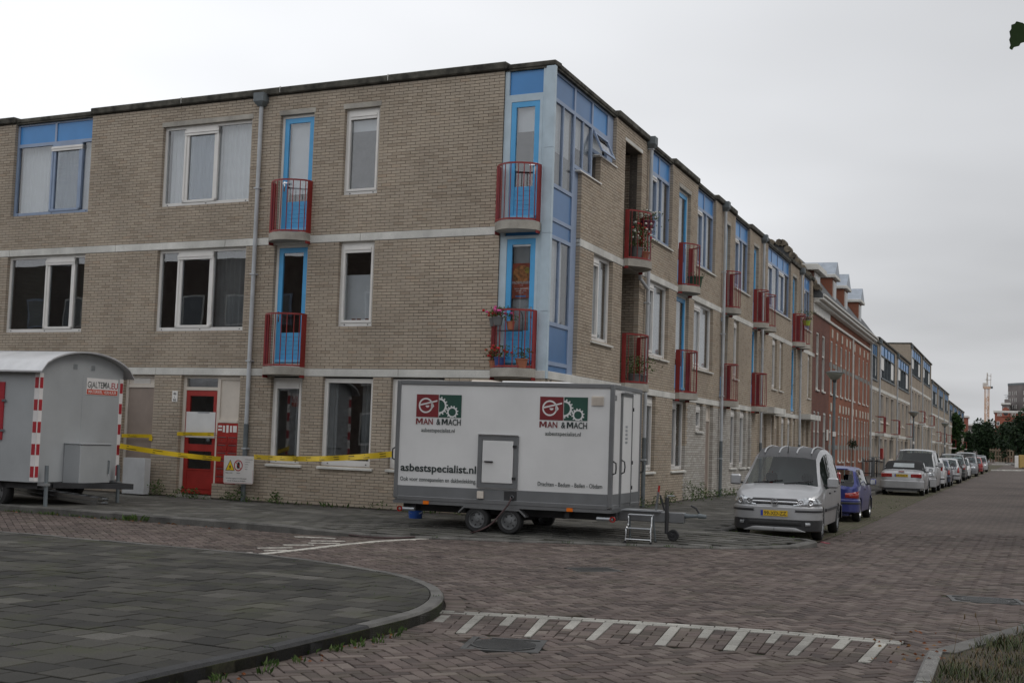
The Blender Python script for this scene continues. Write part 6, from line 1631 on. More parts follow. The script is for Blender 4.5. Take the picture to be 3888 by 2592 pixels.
flatx('triangle', m_tape, [[(tcx - ts * .9, tcy - ts * .85), (tcx + ts * .9, tcy - ts * .85), (tcx, tcy + ts * .85)]], .0042)
flatx('skull_mark', m_blackp, [[(tcx - .018, tcy - ts * .45), (tcx + .018, tcy - ts * .45), (tcx + .018, tcy + .0), (tcx - .018, tcy + .0)], [(tcx - .04, tcy - ts * .7), (tcx - .03, tcy - ts * .75), (tcx + .04, tcy - ts * .5), (tcx + .03, tcy - ts * .45)]], .0048)
rcx, rr = -hw * .02, hh * .40
flatx('hand_mark', m_blackp, [[(rcx - .03, tcy - .06), (rcx + .03, tcy - .06), (rcx + .04, tcy + .02), (rcx + .03, tcy + .075), (rcx - .02, tcy + .07), (rcx - .04, tcy + .0)]], .0036)
flatx('prohibition_ring', m_sgr, ringpoly(rcx, tcy, rr * .8, rr) + [[(rcx - rr * .65, tcy + rr * .55), (rcx - rr * .55, tcy + rr * .65), (rcx + rr * .65, tcy - rr * .55), (rcx + rr * .55, tcy - rr * .65)]], .0042)
st2 = lambda s_, size, x, y: text('lettering', s_, size, (x, y, .0036), (1, 0, 0), (0, 0, 1), m_blackp, bo, .008, ext=.0003)
st2('Giftige stoffen', .034, -hw * .88, -hh * .27); st2('Asbest', .034, -hw * .12, -hh * .27)
for i, s_ in enumerate(('Adembescherming', 'verplicht bij', 'betreden', 'van de', 'ruimte')): st2(s_, .026, hw * .42, hh * .72 - i * .05)
st2('Verboden toegang voor onbevoegden', .036, -hw * .84, -hh * .66); st2('art. 461 Wetboek van Strafrecht', .036, -hw * .72, -hh * .84)
# ================================================================== VEHICLES
def paint(name, col, metal=.35, rough=.32):
    if name in MATS: return MATS[name]
    m, nt, b = new_mat(name); b.inputs['Roughness'].default_value = rough; b.inputs['Metallic'].default_value = metal; b.inputs['Coat Weight'].default_value = .45; b.inputs['Coat Roughness'].default_value = .05
    c = ramp(nt, pos_noise(nt, 2.5, 5), [(.3, tuple(x * .88 for x in col)), (.7, tuple(min(1, x * 1.05) for x in col))])
    sp = nt.nodes.new('ShaderNodeTexCoord'); sz = nt.nodes.new('ShaderNodeSeparateXYZ'); nt.links.new(sp.outputs['Object'], sz.inputs[0])
    # road dust on the lower flanks
    mr = nt.nodes.new('ShaderNodeMapRange'); mr.inputs[1].default_value = .75; mr.inputs[2].default_value = .2; mr.inputs[3].default_value = 0; mr.inputs[4].default_value = .5; nt.links.new(sz.outputs[2], mr.inputs[0])
    mu = nt.nodes.new('ShaderNodeMath'); mu.operation = 'MULTIPLY'; nt.links.new(mr.outputs[0], mu.inputs[0]); nt.links.new(pos_noise(nt, 6, 4), mu.inputs[1])
    c = mixc(nt, c, (.12, .11, .10), mu.outputs[0]); nt.links.new(c, b.inputs['Base Color']); return m
m_head = simple('headlamp_glass', (.50, .52, .54), .08, .6, var=.35, scale=18, coat=1.)
m_tail = simple('tail_lamp', (.33, .02, .015), .12, coat=1., var=.3, scale=20)
m_indic = simple('indicator_lamp', (.6, .22, .02), .15, coat=1.)
m_plate = simple('yellow_plate', (.62, .40, .015), .4, var=.03); m_eu = simple('plate_blue', (.02, .05, .35), .4)
m_seat = simple('seat_cloth', (.03, .032, .036), .9); m_alloy = simple('alloy_rim', (.45, .46, .47), .3, .8, var=.1, dirt=.25)
m_gap = simple('panel_gap', (.012, .012, .012), .7); m_soft = simple('soft_top', (.012, .012, .013), .9, var=.2)
class Car:
    """lofted body: sections across, window cells left open and glazed; x forward, y left, z up"""
    def __init__(s, L, W, top, belt, cowl, head, rr, rb, wb, xf, wr=.30, sill=.24, roofin=.20, sides=(), taper=.16, nose_z=.42, tail_z=.45, arch=1.16, plan=.42, crown=.035, flat=.5, rplan=.26, rflat=.72):
        s.flat, s.rplan, s.rflat = flat, rplan, rflat
        s.L, s.W, s.top, s.belt = L, W, top, belt; s.cowl, s.head, s.rr, s.rb = cowl, head, rr, rb; s.wb, s.xf, s.wr = wb, xf, wr
        s.sill, s.roofin, s.sides, s.taper, s.arch, s.plan, s.crown = sill, roofin, sides, taper, arch, plan, crown
        s.xw = (L / 2 - xf, L / 2 - xf - wb)
    def lin(s, pts, x):
        pts = sorted(pts)
        if x <= pts[0][0]: return pts[0][1]
        for (a, b), (c, d) in zip(pts[:-1], pts[1:]):
            if x <= c: return b + (d - b) * (x - a) / (c - a)
        return pts[-1][1]
    def T(s, x): return s.lin(s.top, x)
    def B(s, x): return min(s.lin(s.belt, x), s.T(x) - .025)
    def Wb(s, x):
        e = s.L / 2 - abs(x); pl = s.plan if x > 0 else s.rplan; fl = s.flat if x > 0 else s.rflat
        k = min(max(0, 1 - e / pl), 1); return s.W / 2 * (fl + (1 - fl) * sqrt(max(0, 1 - k ** 2.4))) * (1 - .03 * (abs(x) / (s.L / 2)) ** 2)
    def zbot(s, x):
        z = s.sill + (.05 if abs(x) > s.L / 2 - .25 else 0)
        for xw in s.xw:
            R = s.wr * s.arch; q = R * R - (x - xw) ** 2
            if q > 0: z = max(z, s.wr + sqrt(q))
        return z
    def sec(s, x):
        T, B, w, zb = s.T(x), s.B(x), s.Wb(x), s.zbot(x); h = T - B
        wt = max(w - .05 - s.roofin * min(h / .5, 1.15) * .62, .3) if h > .06 else w - .07
        zl = lambda z: max(z, zb)
        mid = (s.sill + B) / 2
        return [(w * .86, zl(s.sill)), (w * .97, zl(s.sill + .04)), (w * .995, zl(mid - .07)), (w * 1.0, zl(mid + .09)), (w * .985, max(B, zb + .002)), (wt + (w * .985 - wt) * .12 + .012, B + h * (.86 if h > .2 else .6)), (wt - .035, T - .012 - (.01 if h > .2 else .006)), (wt * .55, T + s.crown * .6), (0, T + s.crown)]
    def stations(s):
        X = {-s.L / 2, s.L / 2, s.cowl, s.head, s.rr, s.rb}
        for a, b in s.sides: X |= {a, b}
        for p in s.top + s.belt: X.add(p[0])
        for xw in s.xw:
            R = s.wr * s.arch
            for k in range(13): X.add(xw - R * cos(pi * k / 12))
            X |= {xw - R - .004, xw + R + .004}
        for k in range(11): X |= {s.L / 2 - s.plan * (k / 10) ** 2.2, -s.L / 2 + s.rplan * (k / 10) ** 2.2}
        X = sorted(x for x in X if -s.L / 2 - 1e-6 <= x <= s.L / 2 + 1e-6); o = [X[0]]
        for x in X[1:]:
            if x - o[-1] > .0035: o.append(x)
        return o
    def build(s, root, body_mat, roof_mat=None, roofcols=None):
        xs = s.stations(); secs = [s.sec(x) for x in xs]; n = 9
        body, win, roof = G(), {}, G()
        def put(g, q): g.add(q, [(0, 1, 2, 3)], True)
        fine = {}
        for i in range(len(xs) - 1):
            xm = (xs[i] + xs[i + 1]) / 2
            for j in range(n - 1):
                key = None
                if j in (6, 7) and s.head > xm > s.rr: key = 'ROOF' if roof_mat else None
                if j in (6, 7) and s.cowl > xm > s.head: key = 'windscreen'
                if j in (6, 7) and s.rr > xm > s.rb: key = 'rear_window'
                if j == 4:
                    for k, (a, b) in enumerate(s.sides):
                        if a < xm < b and s.T(xs[i]) - s.B(xs[i]) > .12 and s.T(xs[i + 1]) - s.B(xs[i + 1]) > .12: key = 'side_window%d' % k
                for sg in (1, -1):
                    q = [(xs[a], secs[a][b][0] * sg, secs[a][b][1]) for a, b in ((i, j), (i, j + 1), (i + 1, j + 1), (i + 1, j))]
                    if sg < 0: q = q[::-1]
                    kk = key
                    if key and key.startswith('side'): kk = key + ('l' if sg > 0 else 'r')
                    g = body if kk is None else roof if kk == 'ROOF' else win.setdefault(kk, G())
                    put(g, q)
        for i in (0, len(xs) - 1):      # ends
            p = secs[i]; poly = [(xs[i], y, z) for y, z in p] + [(xs[i], -y, z) for y, z in p[-2::-1]]
            body.add(poly, [tuple(range(len(poly))) if i else tuple(range(len(poly) - 1, -1, -1))])
        # floor pan
        body.box(-s.L / 2 + .1, s.L / 2 - .1, -s.W * .36, s.W * .36, s.sill - .04, s.sill + .02)
        for xw in s.xw:
            for sg in (1, -1): body.box(xw - s.wr * 1.1, xw + s.wr * 1.1, sg * (s.W / 2 - .30), sg * (s.W / 2 - .27), s.sill, s.wr * 2.2)
        bo = weld(body.build('body', body_mat, root))
        if roof_mat: weld(roof.build('roof', roof_mat, root))
        for k, g in win.items(): weld(g.build('windscreen' if k == 'windscreen' else 'rear_window' if k == 'rear_window' else 'side_window', m_cglass, root))
        # dark cabin, seats
        bz = min(s.B(s.cowl), s.B(s.rb)) - .12
        G().box(s.rb + .1, s.cowl - .05, -s.W * .42, s.W * .42, s.sill + .02, s.sill + .2).build('cabin_floor', m_seat, root)
        G().bbox(s.cowl - .28, s.cowl - .02, -s.W * .41, s.W * .41, s.B(s.cowl) - .25, s.B(s.cowl) - .03, .03).build('dashboard', m_seat, root)
        xs_ = s.cowl - 1.05
        for sg in (1, -1):
            y = sg * s.W * .22; zt = s.B(xs_) + .02
            se = G().bbox(xs_ - .16, xs_, y - .22, y + .22, s.sill + .2, zt, .06).build('seat', m_seat, root); G().bbox(xs_ - .17, xs_ - .07, y - .12, y + .12, zt + .06, zt + .25, .04).build('headrest', m_seat, se)
        G().lathe([(.17, -.012), (.185, 0), (.17, .012), (.155, 0), (.17, -.012)], (0, 0, 0), 'x', 20).build('steering_wheel', m_seat, root, loc=(s.cowl - .38, s.W * .22, s.B(s.cowl) - .02))
        for xw in s.xw:
            for sg in (1, -1): tyre_rim(root, xw, sg * (s.W / 2 - .115), s.wr, s.wr, .195, sg, s.rim if hasattr(s, 'rim') else m_alloy, 'wheel', getattr(s, 'spokes', 0))
        s.body = bo; return bo
    def side_line(s, root, x, z0=None, z1=None):
        for sg in (1, -1):
            z0_, z1_ = max(s.zbot(x) + .03, s.sill + .06), s.B(x) - .01; p = s.sec(x); g = G()
            pts = [(x, y * sg, z) for y, z in p[1:5] if z >= z0_ - .02]
            for a, b in zip(pts[:-1], pts[1:]):
                if b[2] - a[2] > .005: g.add([(x - .004, a[1] + sg * .0015, a[2]), (x + .004, a[1] + sg * .0015, a[2]), (x + .004, b[1] + sg * .0015, b[2]), (x - .004, b[1] + sg * .0015, b[2])], [(0, 1, 2, 3)])
            if g.v: g.build('door_gap', m_gap, root)
    def outline(s, front, back, n=26):
        """plan outline of one end, from the flank round to the middle"""
        sg = 1 if front else -1; pts = []
        for k in range(n + 1):
            x = s.L / 2 - back * (1 - k / n) ** 2.2; pts.append((sg * x, s.Wb(sg * x)))
        y = pts[-1][1]
        for k in range(1, 7): pts.append((sg * s.L / 2, y * (1 - k / 6)))
        return pts
    def wrap(s, root, name, mat, front, z0, z1, off=.012, back=.45, th=.03):
        """moulding that follows the rounded end of the car"""
        sg = 1 if front else -1; half = self_off(s.outline(front, back), off, sg)
        ring = half[:-1] + [(a, -b) for a, b in half[::-1]]; g = G(); vs = []; fs = []
        for a, b in ring: vs += [(a - sg * .02, b * .975, z0), (a, b, z0 + .02), (a, b, z1 - .03), (a - sg * .025, b * .97, z1)]
        for i in range(len(ring) - 1):
            for e in ((0, 1), (1, 2), (2, 3)): fs.append((4 * i + e[0], 4 * i + 4 + e[0], 4 * i + 4 + e[1], 4 * i + e[1]))
        g.add(vs, fs, True); return weld(g.build(name, mat, root))
    def lamp(s, root, name, mat, front, side, s0, s1, zlo, zhi, off=.02, lean=.0, back=.5, n=14):
        """lamp lens on the corner: s = distance from the middle along the outline, zlo / zhi = functions of 0..1 along it"""
        sg = 1 if front else -1; P = self_off(s.outline(front, back, 40), off, sg)[::-1]; acc_ = [0]
        for a, b in zip(P[:-1], P[1:]): acc_.append(acc_[-1] + hypot(b[0] - a[0], b[1] - a[1]))
        def at(d):
            i = min(max(0, int(np.searchsorted(acc_, d)) - 1), len(P) - 2); k = (d - acc_[i]) / max(1e-6, acc_[i + 1] - acc_[i]); return (P[i][0] + (P[i + 1][0] - P[i][0]) * k, P[i][1] + (P[i + 1][1] - P[i][1]) * k)
        g = G(); vs = []; fs = []; m_ = 5
        for i in range(n + 1):
            t = i / n; x, y = at(s0 + (s1 - s0) * t); za, zb = zlo(t), zhi(t)
            for j in range(m_ + 1):
                q = j / m_; bul = .012 * sin(pi * q) - .03 * (1 - min(1, 6 * q, 6 * (1 - q))) ; vs.append((x - sg * (lean * (za + (zb - za) * q - zlo(0)) - bul * .5), side * (y + bul * .5), za + (zb - za) * q))
        for i in range(n):
            for j in range(m_): f = (i * (m_ + 1) + j, (i + 1) * (m_ + 1) + j, (i + 1) * (m_ + 1) + j + 1, i * (m_ + 1) + j + 1); fs.append(f if side * sg > 0 else f[::-1])
        g.add(vs, fs, True); return g.build(name, mat, root)
    def mirrors(s, root, mat, x=None, big=1., z=None):
        x = x if x is not None else s.cowl - .32; z = z or s.B(x) + .09
        for sg in (1, -1):
            y = sg * (s.Wb(x) + .11 * big); m_ = G().bbox(x - .05 * big, x + .05 * big, y - .085 * big, y + .085 * big, z - .08 * big, z + .09 * big, .03).build('mirror', mat, root)
            G().box(x - .055 * big, x - .05 * big, y - .065 * big, y + .065 * big, z - .06 * big, z + .07 * big).build('mirror_glass', m_chrome, m_); G().bar((x, sg * (s.Wb(x) - .06), z - .06), (x, y, z - .05), .06, .04).build('mirror_arm', m_blackp, m_)
def self_off(pts, off, sg):
    o = []
    for i, p in enumerate(pts):
        a = pts[max(i - 1, 0)]; b = pts[min(i + 1, len(pts) - 1)]; l = hypot(b[0] - a[0], b[1] - a[1]) or 1
        nx, ny = (a[1] - b[1]) / l * sg, (b[0] - a[0]) / l * sg
        if i == len(pts) - 1: nx, ny = sg, 0
        o.append((p[0] + abs(nx) * sg * off, p[1] + abs(ny) * off))
    return o
def weld(o):
    import bmesh
    bm = bmesh.new(); bm.from_mesh(o.data); bmesh.ops.remove_doubles(bm, verts=bm.verts, dist=.0008); bmesh.ops.recalc_face_normals(bm, faces=bm.faces); bm.to_mesh(o.data); bm.free()
    o.data.polygons.foreach_set('use_smooth', [True] * len(o.data.polygons)); o.data.set_sharp_from_angle(angle=radians(34)); return o
def plate(root, x, z, s_, front, w_=.52):
    sg = 1 if front else -1
    p = G().box(x, x + sg * .012, -w_ / 2, w_ / 2, z - .055, z + .055).build('number_plate', m_plate, root)
    e = x + sg * .0125
    G().box(x, e + sg * .0012, sg * -w_ / 2, sg * (-w_ / 2 + .045), z - .052, z + .052).build('plate_strip', m_eu, p)
    if s_:
        t = text('lettering', s_, .105, (e + sg * .0006, sg * (-w_ / 2 + .06), z - .037), (0, sg, 0), (sg, 0, 0), m_blackp, p, .006, ext=.0004); fit(t, w_ - .09)
def handles(c, root, xs, mat, dz=-.10):
    for x in xs:
        for sg in (1, -1): z = c.B(x) + dz; y = sg * (c.Wb(x) * .995); G().bbox(x - .09, x + .09, y - .012, y + .02 * sg + .0, z - .018, z + .018, .008).build('door_handle', mat, root)
def place(root, u, d, facing_cam, yaw=0):
    p = FB((u, d, 0)); root.location = (p[0], p[1], .0); root.scale = (.9, .9, .9); root.rotation_euler = (0, 0, (ANG_B + pi if facing_cam else ANG_B) + yaw)
def car_thing(label): return empty('parked_car', (0, 0, 0), 0, label, 'car', 'cars parked along the kerb')
silver = paint('silver_paint', (.41, .415, .425), .4, .36)
# ---- silver delivery van
van = empty('parked_van', (0, 0, 0), 0, 'silver high roofed small van with ribbed dark roof parked beside the corner', 'van', 'cars parked along the kerb')
hl = 4.33 / 2
c = Car(4.33, 1.70, [(-hl, 1.62), (-hl + .10, 1.72), (-1.2, 1.80), (-.35, 1.82), (.1, 1.79), (.42, 1.72), (.68, 1.605), (1.36, 1.075), (1.44, 1.05), (1.80, .97), (2.0, .885), (2.10, .80), (hl, .70)], [(-hl, 1.05), (1.36, .99), (1.8, .89), (2.0, .82), (hl, .66)],
        1.36, .68, -hl + .06, -hl + .02, 2.72, .80, .305, .23, .23, ((-.75, .12), (.17, .98), (-1.85, -.9)), .17, plan=.46, crown=.02, flat=.42)
c.rim = m_alloy; c.spokes = 6; c.build(van, silver, simple('van_roof', (.05, .05, .053), .5))
for y in (-.48, -.18, .18, .48): G().tube([(.50, y, 1.70), (.3, y, 1.775), (.05, y, 1.815), (-.4, y, 1.845), (-1.2, y, 1.825), (-2.0, y, 1.76)], .017, 6).build('roof_rib', silver, van)
c.wrap(van, 'bumper', silver, True, .40, .68, .03, .52); c.wrap(van, 'lower_bumper', m_blackp, True, .19, .42, .022, .52); c.wrap(van, 'rear_bumper', m_blackp, False, .3, .6, .03, .4)
for sg in (1, -1):
    hd = c.lamp(van, 'headlight', m_head, True, sg, .36, 1.06, lambda t: .668 + .03 * t, lambda t: .70 + .16 * sin(pi * min(.92, .12 + t * .75)) , .022, .35)
    for q, r in ((.50, .056), (.70, .062)):
        P_ = self_off(c.outline(True, .5, 40), .03, 1)[::-1]; acc_ = 0
        for a_, b_ in zip(P_[:-1], P_[1:]):
            acc_ += hypot(b_[0] - a_[0], b_[1] - a_[1])
            if acc_ >= q: break
        g = G(); g.lathe([(r, -.01), (r, .006), (r * .84, .008), (r * .7, -.0), (r * .35, -.002), (.001, .004)], (0, 0, 0), 'x', 20); o = g.build('reflector', m_chrome, hd); o.location = (b_[0] - .02, sg * b_[1], .76); o.rotation_euler = (0, 0, sg * atan2(a_[0] - b_[0], b_[1] - a_[1]) * 1.0)
    c.lamp(van, 'bumper_strip', m_blackp, True, sg, .40, 1.12, lambda t: .565, lambda t: .615, .043)
    c.lamp(van, 'fog_lamp', m_head, True, sg, .60, .70, lambda t: .30, lambda t: .38, .035)
G().bbox(2.10, 2.178, -.45, .45, .690, .822, .03).build('grille', m_blackp, van); G().bbox(2.12, 2.192, -.44, .44, .738, .774, .012).build('grille_bar', m_chrome, van)
em = G().lathe([(.066, .0), (.066, .02), (.052, .02), (.052, .0)], (2.19, 0, .756), 'x', 24).build('emblem', m_chrome, van)
g = G(); g.add([(2.206, y, z) for y, z in ((-.09, .764), (-.012, .764), (.008, .738), (.09, .748), (.012, .748), (-.008, .774))], [(0, 1, 2, 3, 4, 5)]); g.build('emblem_flash', m_chrome, em)
c.lamp(van, 'air_intake', m_black, True, 1, .0, .52, lambda t: .29, lambda t: .40, .026); c.lamp(van, 'air_intake', m_black, True, -1, .0, .52, lambda t: .29, lambda t: .40, .026)
for sg in (1, -1): c.lamp(van, 'skid_plate', silver, True, sg, .0, .60, lambda t: .185, lambda t: .275 - .07 * max(0, t - .7) / .3, .034)
plate(van, 2.2, .535, '99-XD-ZZ', True); c.mirrors(van, silver, 1.02, 1.25, 1.13); handles(c, van, (.30, -.60), m_blackp)
for x in (1.03, .14, -.82): c.side_line(van, x)
for sg in (1, -1): G().bbox(-1.0, 1.05, sg * (c.Wb(0) - .01), sg * (c.Wb(0) + .018), .555, .62, .008).build('side_strip', m_blackp, van)
for y0, y1, zz in ((-.55, .02, 0), (.06, .62, .0)): G().bar((1.39, y0, 1.09), (1.30, y1, 1.155), .02, .025).build('wiper', m_black, van)
G().tube([(.50, 0, 1.70), (.36, 0, 1.95)], [.012, .004], 6).build('antenna', m_black, van)
for sg in (1, -1): G().bbox(-hl - .01, -hl + .12, sg * .70, sg * .80, .75, 1.3, .03).build('tail_light', m_tail, van)
p = Vector((4.92, 24.02, 0)); uu, dd_ = FB.inv(p.x, p.y); place(van, uu + 1.365 * .9, dd_ - -.03, True, radians(1.0))
# ---- generic hatchback
def hatch(label, body, plate_s, rear=True, L=3.68, W=1.6, H=1.38, tail='tall', sides=None, estate=False, mpv=False, tl=m_tail, plain=False, spokes=0):
    r = car_thing(label); h = L / 2
    if estate: top = [(-h, .9), (-h + .12, 1.0), (-h + .38, H - .07), (-h + .9, H), (.25, H), (.62, H - .05), (1.28, .96), (h - .25, .80), (h - .05, .70), (h, .62)]; rr, rb, hd, cw = -h + .38, -h + .12, .62, 1.28
    elif mpv: top = [(-h, 1.0), (-h + .1, 1.08), (-h + .28, H - .08), (-h + .7, H), (.45, H), (.85, H - .07), (h - .70, 1.06), (h - .22, .86), (h - .05, .74), (h, .64)]; rr, rb, hd, cw = -h + .28, -h + .1, .85, h - .70
    else: top = [(-h, .84), (-h + .10, .90), (-h + .55, H - .07), (-h + .9, H), (.10, H), (.40, H - .05), (1.02, .93), (h - .22, .78), (h - .05, .68), (h, .6)]; rr, rb, hd, cw = -h + .55, -h + .10, .40, 1.02
    cc = Car(L, W, top, [(-h, .92), (cw, .88), (h - .2, .74), (h, .56)] if not mpv else [(-h, 1.02), (cw, .98), (h - .2, .82), (h, .6)], cw, hd, rr, rb, L * .63, L * .175, .285, .21, .22, sides or ((-h + .72, -.32), (-.26, cw - .2)), .15, crown=.015)
    cc.rim = m_alloy; cc.spokes = spokes; cc.build(r, body)
    cc.wrap(r, 'front_bumper', body, True, .22, .56, .02, .45); cc.wrap(r, 'rear_bumper', body, False, .25, .58, .03, .4)
    if not plain: cc.wrap(r, 'bumper_strip', m_blackp, False, .44, .53, .04, .38)
    zb = .74 if not mpv else .84
    for sg in (1, -1):
        e = W / 2 - .02
        if tail == 'tall': cc.lamp(r, 'tail_light', tl, False, sg, e - .10, e + .14, lambda t: zb - .12, lambda t: zb + .22, .012, .12)
        elif tail == 'high': G().bbox(-h + .08, -h + .3, sg * (W / 2 - .17), sg * (W / 2 - .075), zb - .02, zb + .5, .03).build('tail_light', tl, r)
        else: cc.lamp(r, 'tail_light', tl, False, sg, e - .30, e + .16, lambda t: zb - .16 + .03 * (1 - t), lambda t: zb + .05 - .05 * (1 - t), .012, .05)
        cc.lamp(r, 'headlight', m_head, True, sg, W * .2, W * .2 + .46, lambda t: .57 if not mpv else .62, lambda t: (.64 if not mpv else .70) + .09 * sin(pi * min(.9, .2 + .7 * t)), .014, .3)
    G().bbox(h - .06, h + .012, -.36, .36, .55, .64, .015).build('grille', m_blackp, r)
    plate(r, -h - .034, .50 if tail != 'wide' else .50, plate_s if rear else '', False); plate(r, h + .022, .42, '' if rear else plate_s, True)
    cc.mirrors(r, m_blackp if plain else body, None, .95); handles(cc, r, (-.28,), m_blackp)
    for x in (cw - .25, -.30): cc.side_line(r, x)
    G().bar((-h + .14, -.05, .93 if not mpv else 1.1), (-h + .20, -.42, 1.0 if not mpv else 1.14), .02, .02).build('rear_wiper', m_black, r)
    return r, cc
blue = paint('blue_paint', (.012, .022, .17), .1, .35)
r, cc = hatch('dark blue small hatchback parked behind the silver van', blue, '', True, 3.68, 1.59, 1.37, 'wide')
G().bbox(-1.84 + .30, -1.84 + .55, -.5, .5, 1.30, 1.335, .01).build('spoiler', blue, r); place(r, 7.6 + 1.18, 4.25, False)
# ---- silver convertible with black hood
cv = car_thing('silver convertible with closed black fabric roof'); h = 4.64 / 2
cc = Car(4.64, 1.71, [(-h, .90), (-h + .06, .97), (-1.35, 1.03), (-.72, 1.34), (-.35, 1.40), (.35, 1.40), (.5, 1.38), (1.12, .98), (h - .3, .82), (h - .05, .70), (h, .6)], [(-h, .88), (-1.35, .95), (1.12, .92), (h - .3, .76), (h, .55)], 1.12, .5, -1.278, -1.28, 2.6, .92, .31, .2, .21, ((-.55, .15), (.2, .95)), .14, crown=.015)
cc.rim = m_alloy; cc.spokes = 5; cc.build(cv, silver, m_soft)
g = G(); cs = [(x, cc.sec(x)) for x in np.linspace(-1.30, .46, 14)]
for (xa, sa), (xb, sb) in zip(cs[:-1], cs[1:]):
    for j in (4, 5, 6, 7):
        if j == 4 and xa > -.6: continue
        for sg in (1, -1): g.add([(xx, yy * sg * 1.004 + sg * .006, zz + .012) for xx, yy, zz in ((xa, *sa[j]), (xa, *sa[j + 1]), (xb, *sb[j + 1]), (xb, *sb[j]))], [(0, 1, 2, 3) if sg > 0 else (3, 2, 1, 0)], True)
weld(g.build('soft_top', m_soft, cv))
G().add([(-1.20, -.42, 1.145), (-1.20, .42, 1.145), (-.86, .40, 1.315), (-.86, -.40, 1.315)], [(3, 2, 1, 0)]).build('rear_window', simple('hood_window', (.22, .25, .26), .1, coat=1.), cv)
cc.wrap(cv, 'rear_bumper', silver, False, .30, .62, .045, .5); cc.wrap(cv, 'front_bumper', silver, True, .22, .58, .03, .5)
for sg in (1, -1): G().bbox(-h - .012, -h + .12, sg * .36, sg * .80, .74, .90, .02).build('tail_light', m_tail, cv); G().lathe([(.03, -.05), (.03, 0)], (-h - .02, -.5, .26), 'x', 10).build('exhaust', m_chrome, cv) if sg > 0 else None
G().bbox(-h - .004, -h + .03, -.12, .12, .965, 1.0, .01).build('brake_light', m_tail, cv); G().box(-h - .045, -h + .1, -.74, .74, .235, .31).build('diffuser', m_blackp, cv)
plate(cv, -h - .016, .82, '64-HVK-7', False); cc.mirrors(cv, m_blackp, .85, .95); place(cv, 27.9 + 1.4, 4.28, False)
# ---- large silver people carrier
mp = empty('parked_minibus', (0, 0, 0), 0, 'large silver people carrier facing the convertible', 'van', 'cars parked along the kerb'); h = 4.75 / 2
cc = Car(4.75, 1.90, [(-h, 1.72), (-h + .12, 1.84), (-1.3, 1.90), (.55, 1.90), (.95, 1.84), (1.72, 1.14), (h - .2, .98), (h - .05, .82), (h, .7)], [(-h, 1.12), (1.7, 1.06), (h - .2, .92), (h, .66)], 1.72, .95, -h + .1, -h + .02, 3.2, .9, .33, .24, .2, ((-2.0, -.75), (-.65, .35), (.45, 1.3)), .15, plan=.6, crown=.02)
cc.rim = m_alloy; cc.spokes = 5; cc.build(mp, silver); cc.wrap(mp, 'bumper', silver, True, .25, .64, .03, .55)
for sg in (1, -1):
    g = G(); cc.lamp(mp, 'headlight', m_head, True, sg, .46, .98, lambda t: .70, lambda t: .80 + .13 * sin(pi * min(.9, .2 + .7 * t)), .015, .3)
G().bbox(h - .07, h + .01, -.42, .42, .68, .86, .02).build('grille', m_blackp, mp); plate(mp, h + .032, .5, '', True); cc.mirrors(mp, silver, 1.35, 1.3, 1.24); place(mp, 32.7 + 1.55, 4.35, True)
# ---- the rest of the row
white = paint('white_paint', (.52, .53, .54), .0, .3); dgrey = paint('dark_grey_paint', (.05, .055, .055), .4, .3); dblue = paint('night_blue_paint', (.02, .035, .075), .4, .3); redp = paint('red_car_paint', (.30, .02, .02), .2, .3); grey2 = paint('grey_paint', (.20, .21, .225), .45, .34)
rows = [((19.867, 60.076), hatch, dict(label='white small hatchback with tall red tail lamps', body=white, plate_s='', L=3.9, W=1.68, H=1.5, tail='high'), False),
        ((21.224, 63.331), hatch, dict(label='night blue hatchback parked beyond the white one', body=dblue, plate_s='', L=3.9, W=1.66, H=1.44, tail='tall'), False),
        ((23.908, 69.886), hatch, dict(label='silver estate car with red upright tail lamps', body=silver, plate_s='', L=4.2, W=1.68, H=1.46, tail='tall', estate=True), False),
        ((26.907, 77.649), hatch, dict(label='dark grey tall estate car with roof rails', body=dgrey, plate_s='', L=4.5, W=1.75, H=1.72, tail='tall', mpv=True), False),
        ((29.304, 83.801), hatch, dict(label='white small car facing down the street', body=white, plate_s='', L=3.7, W=1.62, H=1.46, rear=False), True),
        ((32.96, 92.741), hatch, dict(label='tall grey van like car facing down the street', body=grey2, plate_s='', L=4.4, W=1.8, H=1.85, mpv=True, rear=False), True),
        ((37.649, 104.721), hatch, dict(label='red small car parked beyond the tall grey one', body=redp, plate_s='', L=3.8, W=1.65, H=1.48), False),
        ((42.606, 117.373), hatch, dict(label='silver hatchback near the far crossing', body=silver, plate_s='', L=4.0, W=1.7, H=1.46, rear=False), True),
        ((45.2, 124.5), hatch, dict(label='dark blue estate car, last of the parked row', body=dblue, plate_s='', L=4.4, W=1.75, H=1.6, estate=True), False)]
for (X, Y), f, kw, fc in rows:
    r, cc = f(**kw); u_, d_ = FB.inv(X, Y); place(r, u_ + kw['L'] * (.315), d_ - kw['W'] / 2 + .08, fc)
    if 'rails' in kw['label']:
        for sg in (1, -1): G().tube([(.5, sg * .62, 1.72), (.3, sg * .62, 1.78), (-1.5, sg * .62, 1.78), (-1.7, sg * .62, 1.7)], .02, 6).build('roof_rail', m_black, r)
